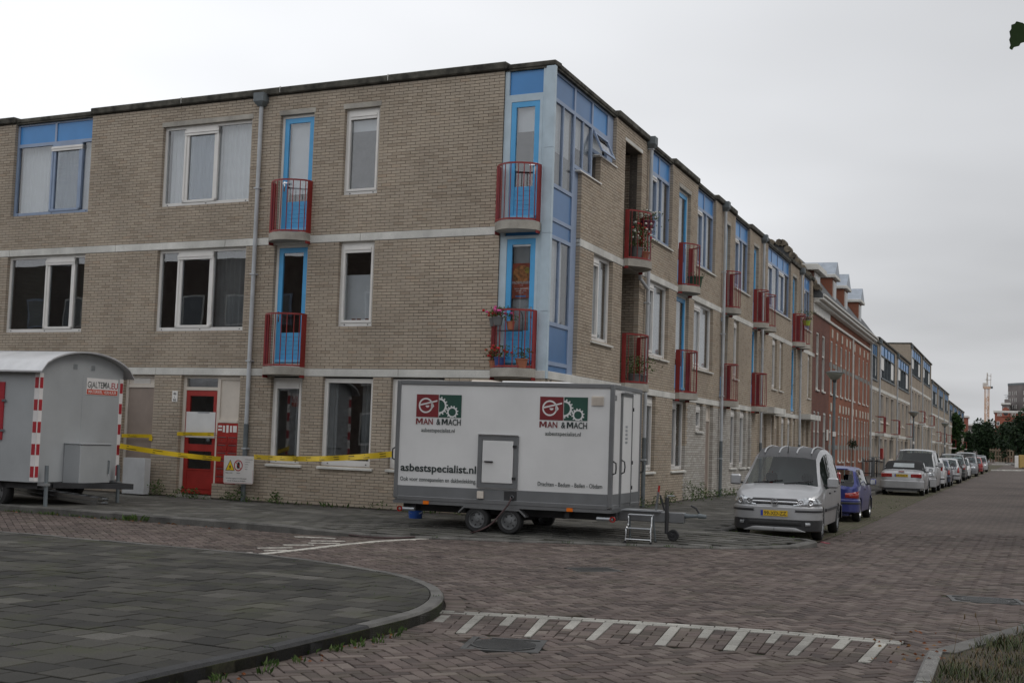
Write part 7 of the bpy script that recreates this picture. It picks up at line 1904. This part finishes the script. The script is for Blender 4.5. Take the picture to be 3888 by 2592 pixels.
# ================================================================== PLANTS, TREES, BACKGROUND
def leaf_mat(name, c1, c2, c3):
    m, nt, b = new_mat(name); b.inputs['Roughness'].default_value = .6; b.inputs['Specular IOR Level'].default_value = .3
    n = nt.nodes.new('ShaderNodeAttribute'); n.attribute_name = 'rnd'; c = ramp(nt, n.outputs['Fac'], [(0, c1), (.55, c2), (1, c3)]); nt.links.new(c, b.inputs['Base Color'])
    try: b.inputs['Transmission Weight'].default_value = 0
    except Exception: pass
    return m
m_leaf = leaf_mat('tree_leaves', (.012, .03, .008), (.028, .06, .015), (.05, .10, .025)); m_leafd = leaf_mat('dark_leaves', (.008, .018, .007), (.015, .034, .012), (.03, .055, .018)); m_weed = leaf_mat('weed_leaves', (.03, .06, .012), (.06, .11, .025), (.11, .15, .05)); m_grass = leaf_mat('grass_blades', (.022, .034, .009), (.045, .062, .018), (.13, .085, .045))
m_bark = simple('bark', (.09, .07, .05), .9, var=.3, bmp=.5)
rs = random.Random(11)
def leaf(g, p, d, size, wid=.5, bend=.25):
    """one leaf as two folded quads"""
    d = d.normalized(); sdv = d.cross(Vector((rs.uniform(-1, 1), rs.uniform(-1, 1), rs.uniform(.2, 1)))); sdv = sdv.normalized() if sdv.length > 1e-4 else Vector((1, 0, 0)); nn = sdv.cross(d)
    a = p; m_ = p + d * size * .5 + nn * size * bend * .3; e = p + d * size - nn * size * bend * .3; w_ = sdv * size * wid * .5
    g.cur = rs.random(); g.add([tuple(a), tuple(m_ - w_), tuple(e), tuple(m_ + w_)], [(0, 1, 2), (0, 2, 3)])
def crown(g, c, r, n, size, clumps=26, shape=1.):
    cs = []
    for i in range(clumps):
        while True:
            v = Vector((rs.uniform(-1, 1), rs.uniform(-1, 1), rs.uniform(-1, 1)))
            if .25 < v.length < 1: break
        cs.append((Vector((c[0] + v.x * r[0], c[1] + v.y * r[1], c[2] + v.z * r[2])), rs.uniform(.22, .42) * min(r)))
    for i in range(n):
        cc_, q = cs[rs.randrange(len(cs))]
        v = Vector((rs.gauss(0, 1), rs.gauss(0, 1), rs.gauss(0, 1))).normalized()
        p = cc_ + v * q * rs.uniform(.55, 1.1) ** .5; leaf(g, p, v + Vector((rs.uniform(-.6, .6), rs.uniform(-.6, .6), rs.uniform(-.9, .2))), size * rs.uniform(.6, 1.2), .7)
    return cs
def tree(x, y, h, r, label, mat=None, n=2600, size=.28, z0=0, group=None, trunk=.13, base=.3, clumps=28, name='tree'):
    t = empty(name, (x, y, z0), rs.uniform(0, 6), label, 'tree', group)
    g = G(); cs = crown(g, (0, 0, h * (base + 1) / 2), (r, r, h * (1 - base) / 2), n, size, clumps); g.build('crown', mat or m_leaf, t, rnd=True)
    g = G(); g.tube([(0, 0, -.05), (.03, 0, h * base * .6), (0, .04, h * base), (.05, 0, h * .75)], [trunk * 1.3, trunk, trunk * .8, trunk * .25], 10)
    for cc_, q in cs[:9]: g.tube([(0, .03, h * base * .9), tuple(Vector((0, 0, h * base)).lerp(cc_, .5) + Vector((0, 0, .1))), tuple(cc_)], [trunk * .5, trunk * .3, trunk * .1], 6)
    g.build('trunk', m_bark, t); return t
# street tree at the end of the pale row, then clipped trees where the street ends
def far_tree(px0, px1, pyt, Y, label, mat, base=.22, n=2600, grp='trees where the street ends', zb=0.):
    a, b = dpx(px0, 1700, Y), dpx(px1, 1700, Y); top = dpx((px0 + px1) / 2, pyt, Y)[2]; tree((a[0] + b[0]) / 2, Y, top, (b[0] - a[0]) / 2, label, mat, n * 2, max(.4, (b[0] - a[0]) * .085), 0, grp, .2, base, 60)
far_tree(3590, 3650, 1575, 175, 'green street tree beside the end of the pale row', m_leaf, .18)
far_tree(3660, 3692, 1640, 255, 'narrow dark conical tree beyond the green street tree', m_leafd, .12)
far_tree(3690, 3796, 1602, 262, 'broad dark conical tree below the crane', m_leafd, .14, 4200)
far_tree(3790, 3868, 1610, 250, 'dark rounded tree before the brick works', m_leafd, .16, 3200)
far_tree(3838, 3990, 1560, 235, 'largest dark tree before the brick works', m_leafd, .16, 4500)
# low hedge, posts and ground where the street ends
def far_box(px0, px1, py0, py1, Y, dep, name, mat, label=None, cat=None, group=None):
    a = dpx(px0, py1, Y); b = dpx(px1, py0, Y); o = empty(name, (a[0], Y, max(a[2], 0)), 0, label, cat, group)
    return o, a, b
# crane
Yc = 420.; KC = .27; c0 = dpx(3746.5, 1610, Yc); ct = dpx(3748, 1476, Yc); m_crane = simple('crane_paint', (.62, .42, .30), .5, var=.1); m_cranew = simple('crane_white', (.6, .55, .5), .5)
cr = empty('tower_crane', (c0[0], Yc, 0), 0, 'orange white tower crane rising behind the trees', 'crane')
g = G(); hh_ = ct[2]; w_ = .52
for sx_ in (-1, 1):
    for sy_ in (-1, 1): g.bar((sx_ * w_, sy_ * w_, 0), (sx_ * w_, sy_ * w_, hh_), .2)
z = 0; k = 0
while z < hh_ - 2.5:
    for sy_ in (-1, 1): g.bar((-w_ * (1 if k % 2 else -1), sy_ * w_, z), (w_ * (1 if k % 2 else -1), sy_ * w_, z + 2.5), .14); g.bar((sy_ * w_, -w_ * (1 if k % 2 else -1), z), (sy_ * w_, w_ * (1 if k % 2 else -1), z + 2.5), .14); g.bar((-w_, sy_ * w_, z), (w_, sy_ * w_, z), .14)
    z += 2.5; k += 1
g.build('mast', m_crane, cr)
def ck(x0, x1, y0, y1, z0, z1): return G().bbox(x0 * KC, x1 * KC, y0 * KC, y1 * KC, hh_ + z0 * KC, hh_ + z1 * KC, .04)
ck(-3.8, 3.4, -3, 3, 0, 2.4).build('slewing_platform', m_crane, cr); ck(-4.6, -.4, -2, 2, 2.4, 7).build('cab', m_cranew, cr); ck(1.2, 6.5, -1.6, 1.6, .6, 3.2).build('counterweight', m_gdark, cr)
g = G()
for p, q in (((-.9, 0, 2), (0, 0, 19)), ((1.2, 0, 2), (.5, 0, 19)), ((.3, 0, 16), (4.6, 0, 15.5)), ((4.6, 0, 18), (4.2, 0, 3)), ((-2.5, 0, 11), (4.6, 0, 10.6)), ((0, 0, 5), (.8, 0, 8)), ((0.6, 0, 8), (-.3, 0, 11)), ((-.3, 0, 11), (.5, 0, 14))): g.bar(tuple(Vector((0, 0, hh_)) + Vector(p) * KC), tuple(Vector((0, 0, hh_)) + Vector(q) * KC), .16)
g.build('top_mast', m_cranew, cr)
# far buildings ---------------------------------------------------------
def far_building(px0, px1, pyt, Y, dep, mat, label, rows, cols, wmat, name='building', wz=(.12, .9), wsc=.5, hsc=.5, top_trim=True):
    a, b = dpx(px0, 1700, Y), dpx(px1, 1700, Y); h = dpx((px0 + px1) / 2, pyt, Y)[2]; W_ = b[0] - a[0]
    o = empty(name, (a[0], Y, 0), ANG_B - pi / 2, label, 'building'); G().box(0, W_, 0, dep, 0, h).build('wall', mat, o)
    if top_trim: G().bbox(-.3, W_ + .3, -.35, dep, h, h + .5, .05).build('parapet', m_trim, o)
    rh = h * (wz[1] - wz[0]) / rows; cw = W_ / cols
    for i in range(rows):
        for j in range(cols):
            x = cw * (j + .5); z = h * wz[0] + rh * (i + .5); f = G().box(x - cw * wsc / 2, x + cw * wsc / 2, -.12, .0, z - rh * hsc / 2, z + rh * hsc / 2).build('window', wmat, o)
            G().box(x - cw * wsc / 2 + .12, x + cw * wsc / 2 - .12, -.16, -.12, z - rh * hsc / 2 + .12, z + rh * hsc / 2 - .12).build('pane', m_dglass, f)
    return o, W_, h
m_rwall2 = simple('red_brick_plain', (.30, .10, .065), .85, var=.15, scale=.4); m_gwall = simple('grey_brick_plain', (.17, .15, .145), .85, var=.15, scale=.3)
o, W_, h = far_building(3776, 4000, 1570, 290, 18, m_rwall2, 'red brick factory lettered ANNO 1914 behind the trees', 5, 9, m_trim, wz=(.05, .86), wsc=.42, hsc=.55)
px2m = 290 / FPX
t = text('lettering', 'ANNO', 1.25, (9 * px2m, -.25, h - 13 * px2m), (1, 0, 0), (0, -1, 0), m_trim, o, .02); fit(t, 21 * px2m); t = text('lettering', '1914', 1.25, (56 * px2m, -.25, h - 13 * px2m), (1, 0, 0), (0, -1, 0), m_trim, o, .02); fit(t, 17 * px2m)
g = G(); xc_ = 39 * px2m; g.uprism([(xc_ - .75, h - .8), (xc_ + .75, h - .8)] + [(xc_ + .75 * cos(a), h + .5 + .75 * sin(a)) for a in np.linspace(0, pi, 10)], -.3, .4); g.build('gable', m_rwall2, o)
G().lathe([(.001, -.34), (.5, -.34), (.5, -.3)], (xc_, 0, h - .05), 'y', 20).build('clock', m_blackp, o)
o2 = empty('office_tower', (dpx(3826, 1700, 360)[0], 360, 0), ANG_B - pi / 2, 'grey brick office tower with curved front behind the factory', 'building'); h2_ = dpx(3850, 1463, 360)[2]; s_ = 360 / FPX
pl = [(0, 0)] + [(x * s_, -6 * sin(pi * min(1, x / 150)) - .0) for x in (15, 30, 50, 75, 100, 130, 170)] + [(170 * s_, 16), (0, 16)]
G().prism(pl, 0, h2_).build('wall', m_gwall, o2); G().prism([(a - .1 if i < 1 else a, b - .15) for i, (a, b) in enumerate(pl)], h2_ - .02, h2_ + .5).build('parapet', m_gdark, o2)
for r_ in range(3):
    for x in (2, 7, 16, 24, 29, 54, 62, 80, 95):
        z = h2_ - (38 + r_ * 26) * s_; xx = x * s_; yy = np.interp(xx, [p[0] for p in pl[:8]], [p[1] for p in pl[:8]]); w__ = 4 if x in (2, 7, 29) else 7
        f = G().box(xx, xx + w__ * s_, yy - .25, yy + .4, z, z + 14 * s_).build('window', m_trim, o2); G().box(xx + .12, xx + w__ * s_ - .12, yy - .3, yy - .25, z + .12, z + 14 * s_ - .12).build('pane', m_dglass, f)
o3, W_, h = far_building(3804, 3830, 1536, 350, 10, m_gwall, 'lower stepped wing beside the grey office tower', 4, 2, m_trim, wz=(.5, .98))
G().bbox(W_ * .3, W_ * .95, 1, 8, h + .5, h + 1.5, .1).build('roof_housing', m_gwall, o3); 
g = G(); hb = h + 1.4
for p, q in (((W_ * .5, 4, hb), (W_ * .5, 4, hb + 1.6)), ((W_ * .75, 4, hb), (W_ * .75, 4, hb + 1.5)), ((W_ * .2, 4, hb + 1.3), (W_ * .95, 4, hb + 1.35)), ((W_ * .3, 4, hb + .8), (W_ * .9, 4, hb + .8)), ((W_ * .5, 4, hb), (W_ * .75, 4, hb + 1.3))): g.bar(p, q, .09)
g.build('antenna', m_grey, o3)
far_building(3668, 3742, 1617, 330, 12, m_gwall, 'low dark roofed brick building behind the conical trees', 3, 6, m_trim, wz=(.1, .95))
far_building(3636, 3668, 1585, 300, 10, m_rwall2, 'narrow brick house beyond the green street tree', 4, 2, m_trim, wz=(.1, .9))
far_building(3742, 3780, 1630, 400, 12, m_gwall, 'low grey building behind the crane foot', 2, 3, m_trim)
# hedge, timber fence and posts at the end of the street
hd_ = empty('hedge', (dpx(3775, 1745, 262)[0], 256, 0), 0, 'low green hedge at the end of the street', 'hedge'); g = G(); crown(g, (0, 0, .9), (4.5, 1.2, .9), 900, .45, 30); g.build('foliage', m_leaf, hd_, rnd=True)
fx0, fx1 = dpx(3760, 1740, 258), dpx(3846, 1740, 246)
fe = empty('timber_fence', (fx0[0], fx0[1], 0), 0, 'dark timber post fence across the end of the street', 'fence'); dv = Vector((fx1[0] - fx0[0], fx1[1] - fx0[1], 0))
for k in range(9): p = dv * (k / 8); G().box(p.x - .12, p.x + .12, p.y - .12, p.y + .12, 0, 2.6).build('post', m_wood, fe)
for z in (1.2, 2.3): G().bar((0, 0, z), (dv.x, dv.y, z), .1, .25).build('rail', m_wood, fe)
a = dpx(3853, 1768, 165); tag(G().bbox(0, .55, 0, .1, 0, 1.5, .03).build('notice_board', m_white, None, loc=(a[0], 165, 0)), 'plain white board beside the pavement near the far crossing', 'board')
a = dpx(3871, 1768, 160); g = G(); g.bbox(0, .6, 0, .4, 0, 1.6, .05); tag(g.build('timber_post', simple('yellow_timber', (.45, .30, .10), .7), None, loc=(a[0], 160, 0)), 'broad yellow timber post beside the white board', 'post')
# right hand kerb of the far street
rk = empty('far_pavement', (0, 0, 0)); tag(rk, kind='structure'); g = G(); P_ = [gpx(3888 + 60, 1800), gpx(3888, 1778.5), gpx(3860, 1769.5), gpx(3838, 1763.5), gpx(3815, 1757.)]
g.prism(P_ + [(P_[-1][0] + 60, P_[-1][1]), (P_[0][0] + 40, P_[0][1])], -.03, .12); g.build('paving', simple('far_pavement', (.11, .105, .095)), rk)
# ---- trees and terraces that stand beside and behind the camera (seen in the panes, shading the foreground)
for k, (u, d) in enumerate(((4, 12.5), (13, 13), (22, 12.5), (33, 13), (45, 12.8), (58, 13))):
    p = FB((u, d, 0)); tree(p[0], p[1], 7.2, 2.3, 'dark street tree across the main street, ' + ('opposite the corner block', 'opposite the loggia balconies', 'opposite the last balconies', 'opposite the white frieze house', 'opposite the gabled dormers', 'opposite the start of the pale row')[k], m_leafd, 1500, .42, 0, 'trees across the main street', .14, .28)
op = empty('terrace_block', FA((-2, 34, 0)), 0, 'dark brick terrace across the side street, seen only in window panes', 'building')
G(FA).box(-3, 74, 34, 42, 0, 10.9).build('wall', simple('terrace_brick', (.10, .075, .06), .9, var=.2), op)
for k in range(25):
    for z in (1., 4., 7.2): f = G(FA).box(-1.5 + k * 3, -.1 + k * 3, 33.92, 34.0, z, z + 1.7).build('window', m_bluef if (k + int(z)) % 3 == 0 else m_trim, op); G(FA).box(-1.4 + k * 3, -.2 + k * 3, 33.9, 33.92, z + .1, z + 1.6).build('pane', m_dglass, f)
for x, y, h, r in ((-9.5, -6.5, 11.5, 3.0), (-21, -1.5, 12, 2.8)): tree(x, y, h, r, 'broad leaved tree behind the photographer, mirrored in upper panes' if x > -15 else 'second broad leaved tree mirrored in upper panes', m_leaf, 3600, .3, 0, None, .2, .3, 40)
# tree in the verge: its canopy hangs above the camera, one spray reaches the picture
vt = tree(4.6, 2.2, 7.6, 3.0, 'broad leaved verge tree beside the camera with one leaf in view', m_leaf, 5200, .16, .08, None, .16, .50, 44)
tip = Vector(dpx(3885, 88, 4.2)); br0 = Vector((4.4, 2.4, 3.9)); g = G(); g.v = []
vt.rotation_euler = (0, 0, 0); ov = Vector(vt.location)
mid = Vector((2.6, 3.8, 3.45)); tw = catmull([br0 - ov, mid - ov, tip + Vector((.10, .02, .07)) - ov], 6)
G().tube(tw, [.03 - .025 * i / (len(tw) - 1) for i in range(len(tw))], 6).build('branch', m_bark, vt)
def big_leaf(p, d, size, nrm, par):
    d = d.normalized(); sd_ = nrm.cross(d).normalized(); n = 9; L_ = []; R_ = []
    for i in range(n + 1):
        t = i / n; w_ = size * .36 * sin(pi * min(1, t ** .75)) * (1 - .25 * t) + (.006 if i % 2 else 0); c_ = p + d * size * t; L_.append(c_ + sd_ * w_ + nrm * w_ * .18); R_.append(c_ - sd_ * w_ + nrm * w_ * .18)
    mid_ = [p + d * size * i / n for i in range(n + 1)]; g = G(); g.cur = .45; vs = [tuple(v) for v in L_ + mid_ + R_]; m_ = n + 1
    g.add(vs, [(i, i + 1, m_ + i + 1, m_ + i) for i in range(n)] + [(m_ + i, m_ + i + 1, 2 * m_ + i + 1, 2 * m_ + i) for i in range(n)], True); g.build('leaf', m_leaf, par, rnd=True)
big_leaf(tip - ov, Vector((-.0395, 0, -.0857)), .098, Vector((.35, -.9, .25)).normalized(), vt)
big_leaf(tip + Vector((.02, .01, .0)) - ov, Vector((.0, 0, -.09)), .075, Vector((-.3, -.9, .3)).normalized(), vt)
big_leaf(tip + Vector((.03, .0, .01)) - ov, Vector((.07, 0, -.06)), .08, Vector((.1, -.95, .3)).normalized(), vt)
# ---- weeds along walls and kerbs
g = G()
def tuft(x, y, z, n, h, spread, lw=.22):
    for _ in range(n):
        a = rs.uniform(0, 2 * pi); rr_ = spread * sqrt(rs.random()); p = Vector((x + rr_ * cos(a), y + rr_ * sin(a), z)); d = Vector((cos(a) * rs.uniform(.1, .7), sin(a) * rs.uniform(.1, .7), 1))
        leaf(g, p, d, h * rs.uniform(.4, 1.), lw, .5)
def bushy(x, y, z, n, h, r):
    for _ in range(n):
        v = Vector((rs.gauss(0, .45), rs.gauss(0, .45), rs.random())); p = Vector((x + v.x * r, y + v.y * r, z + v.z * h * (1 - min(.8, abs(v.x) * .6)))); leaf(g, p, Vector((rs.uniform(-1, 1), rs.uniform(-1, 1), rs.uniform(-.2, 1))), .055 * rs.uniform(.6, 1.4), .5)
def atA(u, d): p = FA((u, d, 0)); return p[0], p[1], SWZ(p[0], p[1])
def atB(u, d): p = FB((u, d, 0)); return p[0], p[1], SWZ(p[0], p[1])
for u, d, n, h, r in ((9.25, .12, 120, .40, .22), (8.6, .1, 110, .22, .3), (8.2, .12, 90, .22, .25), (7.0, .1, 110, .34, .2), (7.3, .12, 70, .2, .2), (6.1, .1, 90, .28, .14), (6.65, .06, 40, .12, .2), (3.5, .1, 60, .16, .4), (2.6, .12, 70, .22, .4), (1.5, .12, 60, .2, .3)): bushy(*atA(u, d), n, h, r)
for u, n, h in ((2.5, 30, .16), (4.5, 30, .15), (5.6, 25, .12), (7.9, 30, .1)): tuft(*atA(u, .05), n, h, .5)
for u, d, n, h, r in ((7.9, .12, 110, .22, .35), (9.2, .12, 160, .35, .25), (11.2, .12, 150, .62, .22), (12.1, .12, 170, .42, .3), (12.9, .12, 160, .5, .25), (13.9, .16, 120, .25, .35), (15.1, .15, 120, .22, .35), (16.3, .12, 110, .22, .4), (17.5, .12, 100, .2, .4), (20, .12, 120, .3, .5), (6.5, .15, 90, .25, .3)): bushy(*atB(u, d), n, h, r)
# kerb edge growth at the island
for x, y in isl_path:
    if 7.8 < y < 11.2:
        for k in range(3): tuft(x + .05 + rs.uniform(0, .05), y + rs.uniform(-.25, .25), -.005, 7, .07, .05, .35)
for k in range(420):      # moss and grass tufts in the joints
    x, y = rs.uniform(-6, 6), rs.uniform(8, 21)
    if inside(isl_poly, x, y):
        if rs.random() < .3: tuft(x, y, islz - .006, 4, .025, .04, .3)
for u in np.arange(5.3, 12.5, .12):
    x, y, z = FA((u, 5.0, 0)); tuft(x + rs.uniform(-.04, .04), y + rs.uniform(-.04, .04), 0, rs.randrange(2, 9), .07, .06, .3)
for u in (9.6, 7.3): tuft(*FA((u, 5.02, 0))[:2], .0, 30, .09, .14, .3)
x, y = -6.3, 22.65; tuft(x, y, .02, 40, .14, .2, .3)
for k in range(90):     # parking strip, grass between the pavers
    u, d = rs.uniform(-.5, 60), rs.uniform(3.5, 5.3); p = FB((u, d, 0))
    if inview(p[0], p[1], 0, .05): tuft(p[0], p[1], -.003, 6, .05 if u > 6 else .06, .14, .25)
for p in ((4.2, 23.6), (4.45, 23.45), (4.7, 23.25), (3.95, 23.95), (4.9, 23.0), (4.05, 24.2)): tuft(*p, -.01, 45, .13, .16, .3)
for x, y in ((2.0, 21.0), (2.6, 20.95), (1.0, 21.05), (3.2, 21.0), (-1.1, 21.15)): tuft(x, y, .01, 16, .05, .1, .3)
tag(g.build('weeds', m_weed, rnd=True), 'green weeds along walls, kerbs and parking strip', 'weeds', kind='stuff')
# ---- grass of the verge
g = G(); vp = [(2.86, 8.9), (3.5, 10.42), (4.98, 12.22), (8.4, 16.4), (8.4, 8), (2.5, 8)]
n_ = 0
while n_ < 20000:
    x, y = rs.uniform(2.3, 8.2), rs.uniform(8.1, 15)
    if not inside(vp, x, y) or not inview(x, y, .1, .35): continue
    dn = mnoise.noise((x * 1.3, y * 1.3, 0)); n_ += 1
    if rs.random() > .62 + dn * .7: continue
    hgt = rs.uniform(.025, .075) * (1.15 + dn); a = rs.uniform(0, 6.28); d = Vector((cos(a) * .45, sin(a) * .45, 1)); g.cur = min(1, max(0, rs.gauss(.45, .22) + (.3 if dn < -.1 else 0)))
    sdv = Vector((-sin(a), cos(a), 0)) * .004; p = Vector((x, y, .083)); m_ = p + d * hgt * .6; e = p + d * hgt + Vector((cos(a), sin(a), 0)) * hgt * .3
    g.add([tuple(p - sdv), tuple(p + sdv), tuple(m_ + sdv * .7), tuple(m_ - sdv * .7), tuple(e)], [(0, 1, 2, 3), (3, 2, 4)])
for k in range(26):      # taller seed stalks leaning over the kerb
    x, y = rs.uniform(3.3, 5.0), rs.uniform(10.0, 12.2)
    if not inside(vp, x, y): continue
    h_ = rs.uniform(.18, .36); a = rs.uniform(0, 6.28); g.cur = .95; P_ = [Vector((x, y, .08)), Vector((x + .03 * cos(a), y + .03 * sin(a), .08 + h_ * .6)), Vector((x + .1 * cos(a), y + .1 * sin(a), .08 + h_))]; g.tube(P_, [.002, .0016, .001], 4)
    g.ell(tuple(P_[2]), (.006, .006, .022), 6, 4)
tag(g.build('grass', m_grass, rnd=True), 'short rough grass of the verge inside the kerb', 'grass', kind='stuff')
# ---- fallen leaves by the kerb
g = G(); m_dead = leaf_mat('dead_leaves', (.10, .03, .01), (.20, .06, .015), (.16, .10, .03))
for k in range(150):
    t = rs.random(); i = rs.randrange(0, len(isl_path) - 1)
    if isl_path[i][1] > 10.8: continue
    x, y = isl_path[i][0] + rs.uniform(.03, .22), isl_path[i][1] + rs.uniform(-.2, .2); leaf(g, Vector((x, y, .008)), Vector((rs.uniform(-1, 1), rs.uniform(-1, 1), .1)), .035, .6)
for k in range(60): x, y, z = FA((rs.uniform(3, 9), rs.uniform(4.97, 5.12), 0)); leaf(g, Vector((x, y, .008)), Vector((rs.uniform(-1, 1), rs.uniform(-1, 1), .1)), .05, .6)
for k in range(40): x, y = gpx(rs.uniform(3300, 3600), rs.uniform(2400, 2520), .1); leaf(g, Vector((x, y, .11)), Vector((rs.uniform(-1, 1), rs.uniform(-1, 1), .1)), .04, .6)
tag(g.build('fallen_leaves', m_dead, rnd=True), 'brown fallen leaves along the kerbs', 'leaves', kind='stuff')
# ---- pots and flowers on the balconies
m_terra = simple('terracotta', (.35, .13, .07), .8); m_potg = simple('grey_pot', (.12, .12, .12), .6); m_pink = simple('pink_petals', (.55, .08, .25), .6); m_redf = simple('red_petals', (.45, .015, .015), .6); m_whf = simple('white_petals', (.6, .6, .55), .6)
def pot(F, u, d, z, r, h, mat, label, plant_h, n=120, flower=None, nf=10, spread=1.6):
    o = empty('potted_plant', F((u, d, z)), 0, label, 'potted plant', 'pots on the balconies'); G().lathe([(r * .72, 0), (r, h), (r * 1.08, h), (r * 1.08, h * .9)], n=14).build('pot', mat, o); G().lathe([(0, h * .9), (r * .95, h * .9)], n=14).build('earth', m_soil, o)
    g = G()
    for _ in range(n):
        v = Vector((rs.gauss(0, .5), rs.gauss(0, .5), rs.random())); leaf(g, Vector((v.x * r * spread, v.y * r * spread, h + v.z * plant_h)), Vector((rs.uniform(-1, 1), rs.uniform(-1, 1), rs.uniform(-.2, 1))), .06, .5)
    g.build('foliage', m_weed, o, rnd=True)
    if flower:
        g = G()
        for _ in range(nf): v = Vector((rs.gauss(0, .6), rs.gauss(0, .6), rs.uniform(.4, 1.1))); g.ell((v.x * r * spread, v.y * r * spread, h + v.z * plant_h), (.03, .03, .025), 8, 5)
        g.build('flowers', flower, o)
zl, zu = ZL1 + .02, ZU1 + .035
pot(FA, 1.0, .22, zl, .10, .14, m_terra, 'red geranium in a pot at the far end of the corner balcony', .2, 90, m_redf, 14); pot(FA, .84, .30, zl, .11, .2, simple('blue_pot', (.03, .06, .2), .5), 'blue pot with red flowers on the corner balcony floor', .22, 90, m_redf, 8)
pot(FA, .40, .25, zl, .12, .18, m_terra, 'terracotta pot with spiky leaves on the corner balcony floor', .2, 70); pot(FA, .85, .40, zl + .80, .1, .16, m_potg, 'hanging pot of pink flowers on the corner balcony rail', .18, 100, m_pink, 12); pot(FA, .62, .32, zl + .72, .08, .16, m_terra, 'terracotta pot on the wrought shelf of the corner balcony', .12, 40); pot(FA, 1.05, .2, zl + .8, .09, .16, m_potg, 'grey pot with red flowers on the corner balcony rail end', .14, 60, m_redf, 7)
sh_ = empty('wrought_shelf', FA((.62, .30, zl)), 0, 'black wrought iron shelf standing on the corner balcony', 'shelf'); g = G(FA)
for u in (.38, .86): g.bar((u, .3, zl), (u, .3, zl + .95), .012)
g.bar((.38, .3, zl + .7), (.86, .3, zl + .7), .012); g.bar((.38, .42, zl + .7), (.86, .42, zl + .7), .012)
for a in np.linspace(0, pi, 11)[:-1]: g.bar((.62 + .24 * cos(a), .3, zl + .95 + .2 * sin(a)), (.62 + .24 * cos(a + pi / 10), .3, zl + .95 + .2 * sin(a + pi / 10)), .012)
g.build('frame', m_blackp, sh_)
for u, d, z, r, h, mt, lb, ph, fl in ((5.3, .2, zu, .14, .28, m_potg, 'grey tub of white flowers on the loggia balcony', .55, m_whf), (5.8, .22, zu, .14, .25, m_terra, 'terracotta pot of tall mixed flowers on the loggia balcony', .6, m_redf), (6.0, .25, zu + .8, .16, .2, simple('purple_pot', (.12, .02, .06), .5), 'purple pot hanging on the loggia balcony rail', .22, m_whf)): pot(FB, u, d, z, r, h, mt, lb, ph, 170, fl, 16, 1.9)
for u, lb in ((5.4, 'shrub in a tub on the lower loggia balcony'), (5.9, 'leafy tub in the curve of the lower loggia balcony')): pot(FB, u, .2, zl, .16, .22, m_potg, lb, .4, 190, None, 0, 2.)
pot(FB, 10.9, .25, zu, .2, .32, simple('green_tub', (.04, .08, .04), .6), 'dark green tub on the balcony beside the blue bay', .08, 30); pot(FB, 29.9, .35, zu + .75, .16, .2, simple('lime_pot', (.35, .45, .05), .5), 'lime pot with trailing greenery on the last balcony', .4, 220, None, 0, 2.6)
# ---- low garden fence before the pale row, bicycles
gf = empty('railing_fence', FB((53.3, .1, .12)), 0, 'low black bar fence of a front garden by the red houses', 'fence')
for a, b in ((.08, .62), (.70, 1.25)):
    for z in (.2, .88): G(FB).bar((53.3, a, z + .12), (53.3, b, z + .12), .04, .05).build('rail', m_blackp, gf)
    for d in np.arange(a, b + .01, .06): G(FB).box(53.29, 53.31, d - .012, d + .012, .14, 1.12).build('bar', m_blackp, gf)
    for d in (a, b): G(FB).box(53.26, 53.34, d - .035, d + .035, .12, 1.2).build('post', m_gdark, gf)
def bike(u, d, label):
    r = empty('bicycle', FB((u, d, .12)), ANG_B + .1, label, 'bicycle', 'bicycles against the house fronts')
    for x in (-.53, .53):
        w_ = G().lathe([(.34, -.015), (.36, 0), (.34, .015), (.325, 0), (.34, -.015)], (x, 0, .36), 'y', 24).build('wheel', m_black, r)
    g = G()
    for p, q in (((-.53, 0, .36), (-.05, 0, .30)), ((-.05, 0, .30), (.42, 0, .78)), ((-.05, 0, .30), (-.18, 0, .85)), ((-.18, 0, .80), (.42, 0, .80)), ((.53, 0, .36), (.40, 0, .95)), ((-.53, 0, .36), (-.17, 0, .75))): g.tube([p, q], .016, 6)
    g.build('frame', m_blackp, r); G().ell((-.19, 0, .92), (.13, .09, .045), 12, 8).build('saddle', m_black, r); G().tube([(.30, -.28, 1.08), (.40, -.15, 1.12), (.40, .15, 1.12), (.30, .28, 1.08)], .014, 6).build('handlebar', m_gdark, r); G().tube([(.40, 0, .95), (.40, 0, 1.12)], .014, 6).build('stem', m_gdark, r)
bike(50.0, .9, 'dark bicycle by the red houses, handlebars above the blue car roof'); bike(51.8, 1.0, 'second dark bicycle next to the low black fence')
# electricity cabinet red, topiary
tag(G(FB).bbox(63.8, 64.3, .01, .2, 1.05, 1.75, .02).build('post_box', m_red), 'red box hung on the pale row wall', 'box')
tp = empty('topiary', FB((44.6, .5, .12)), 0, 'ball topiary beside a door of the red houses', 'plant'); g = G(); crown(g, (0, 0, 1.75), (.2, .2, .2), 420, .07, 16); g.build('crown', m_leafd, tp, rnd=True); G().tube([(0, 0, 0), (0, 0, 1.7)], .025, 6).build('trunk', m_bark, tp)
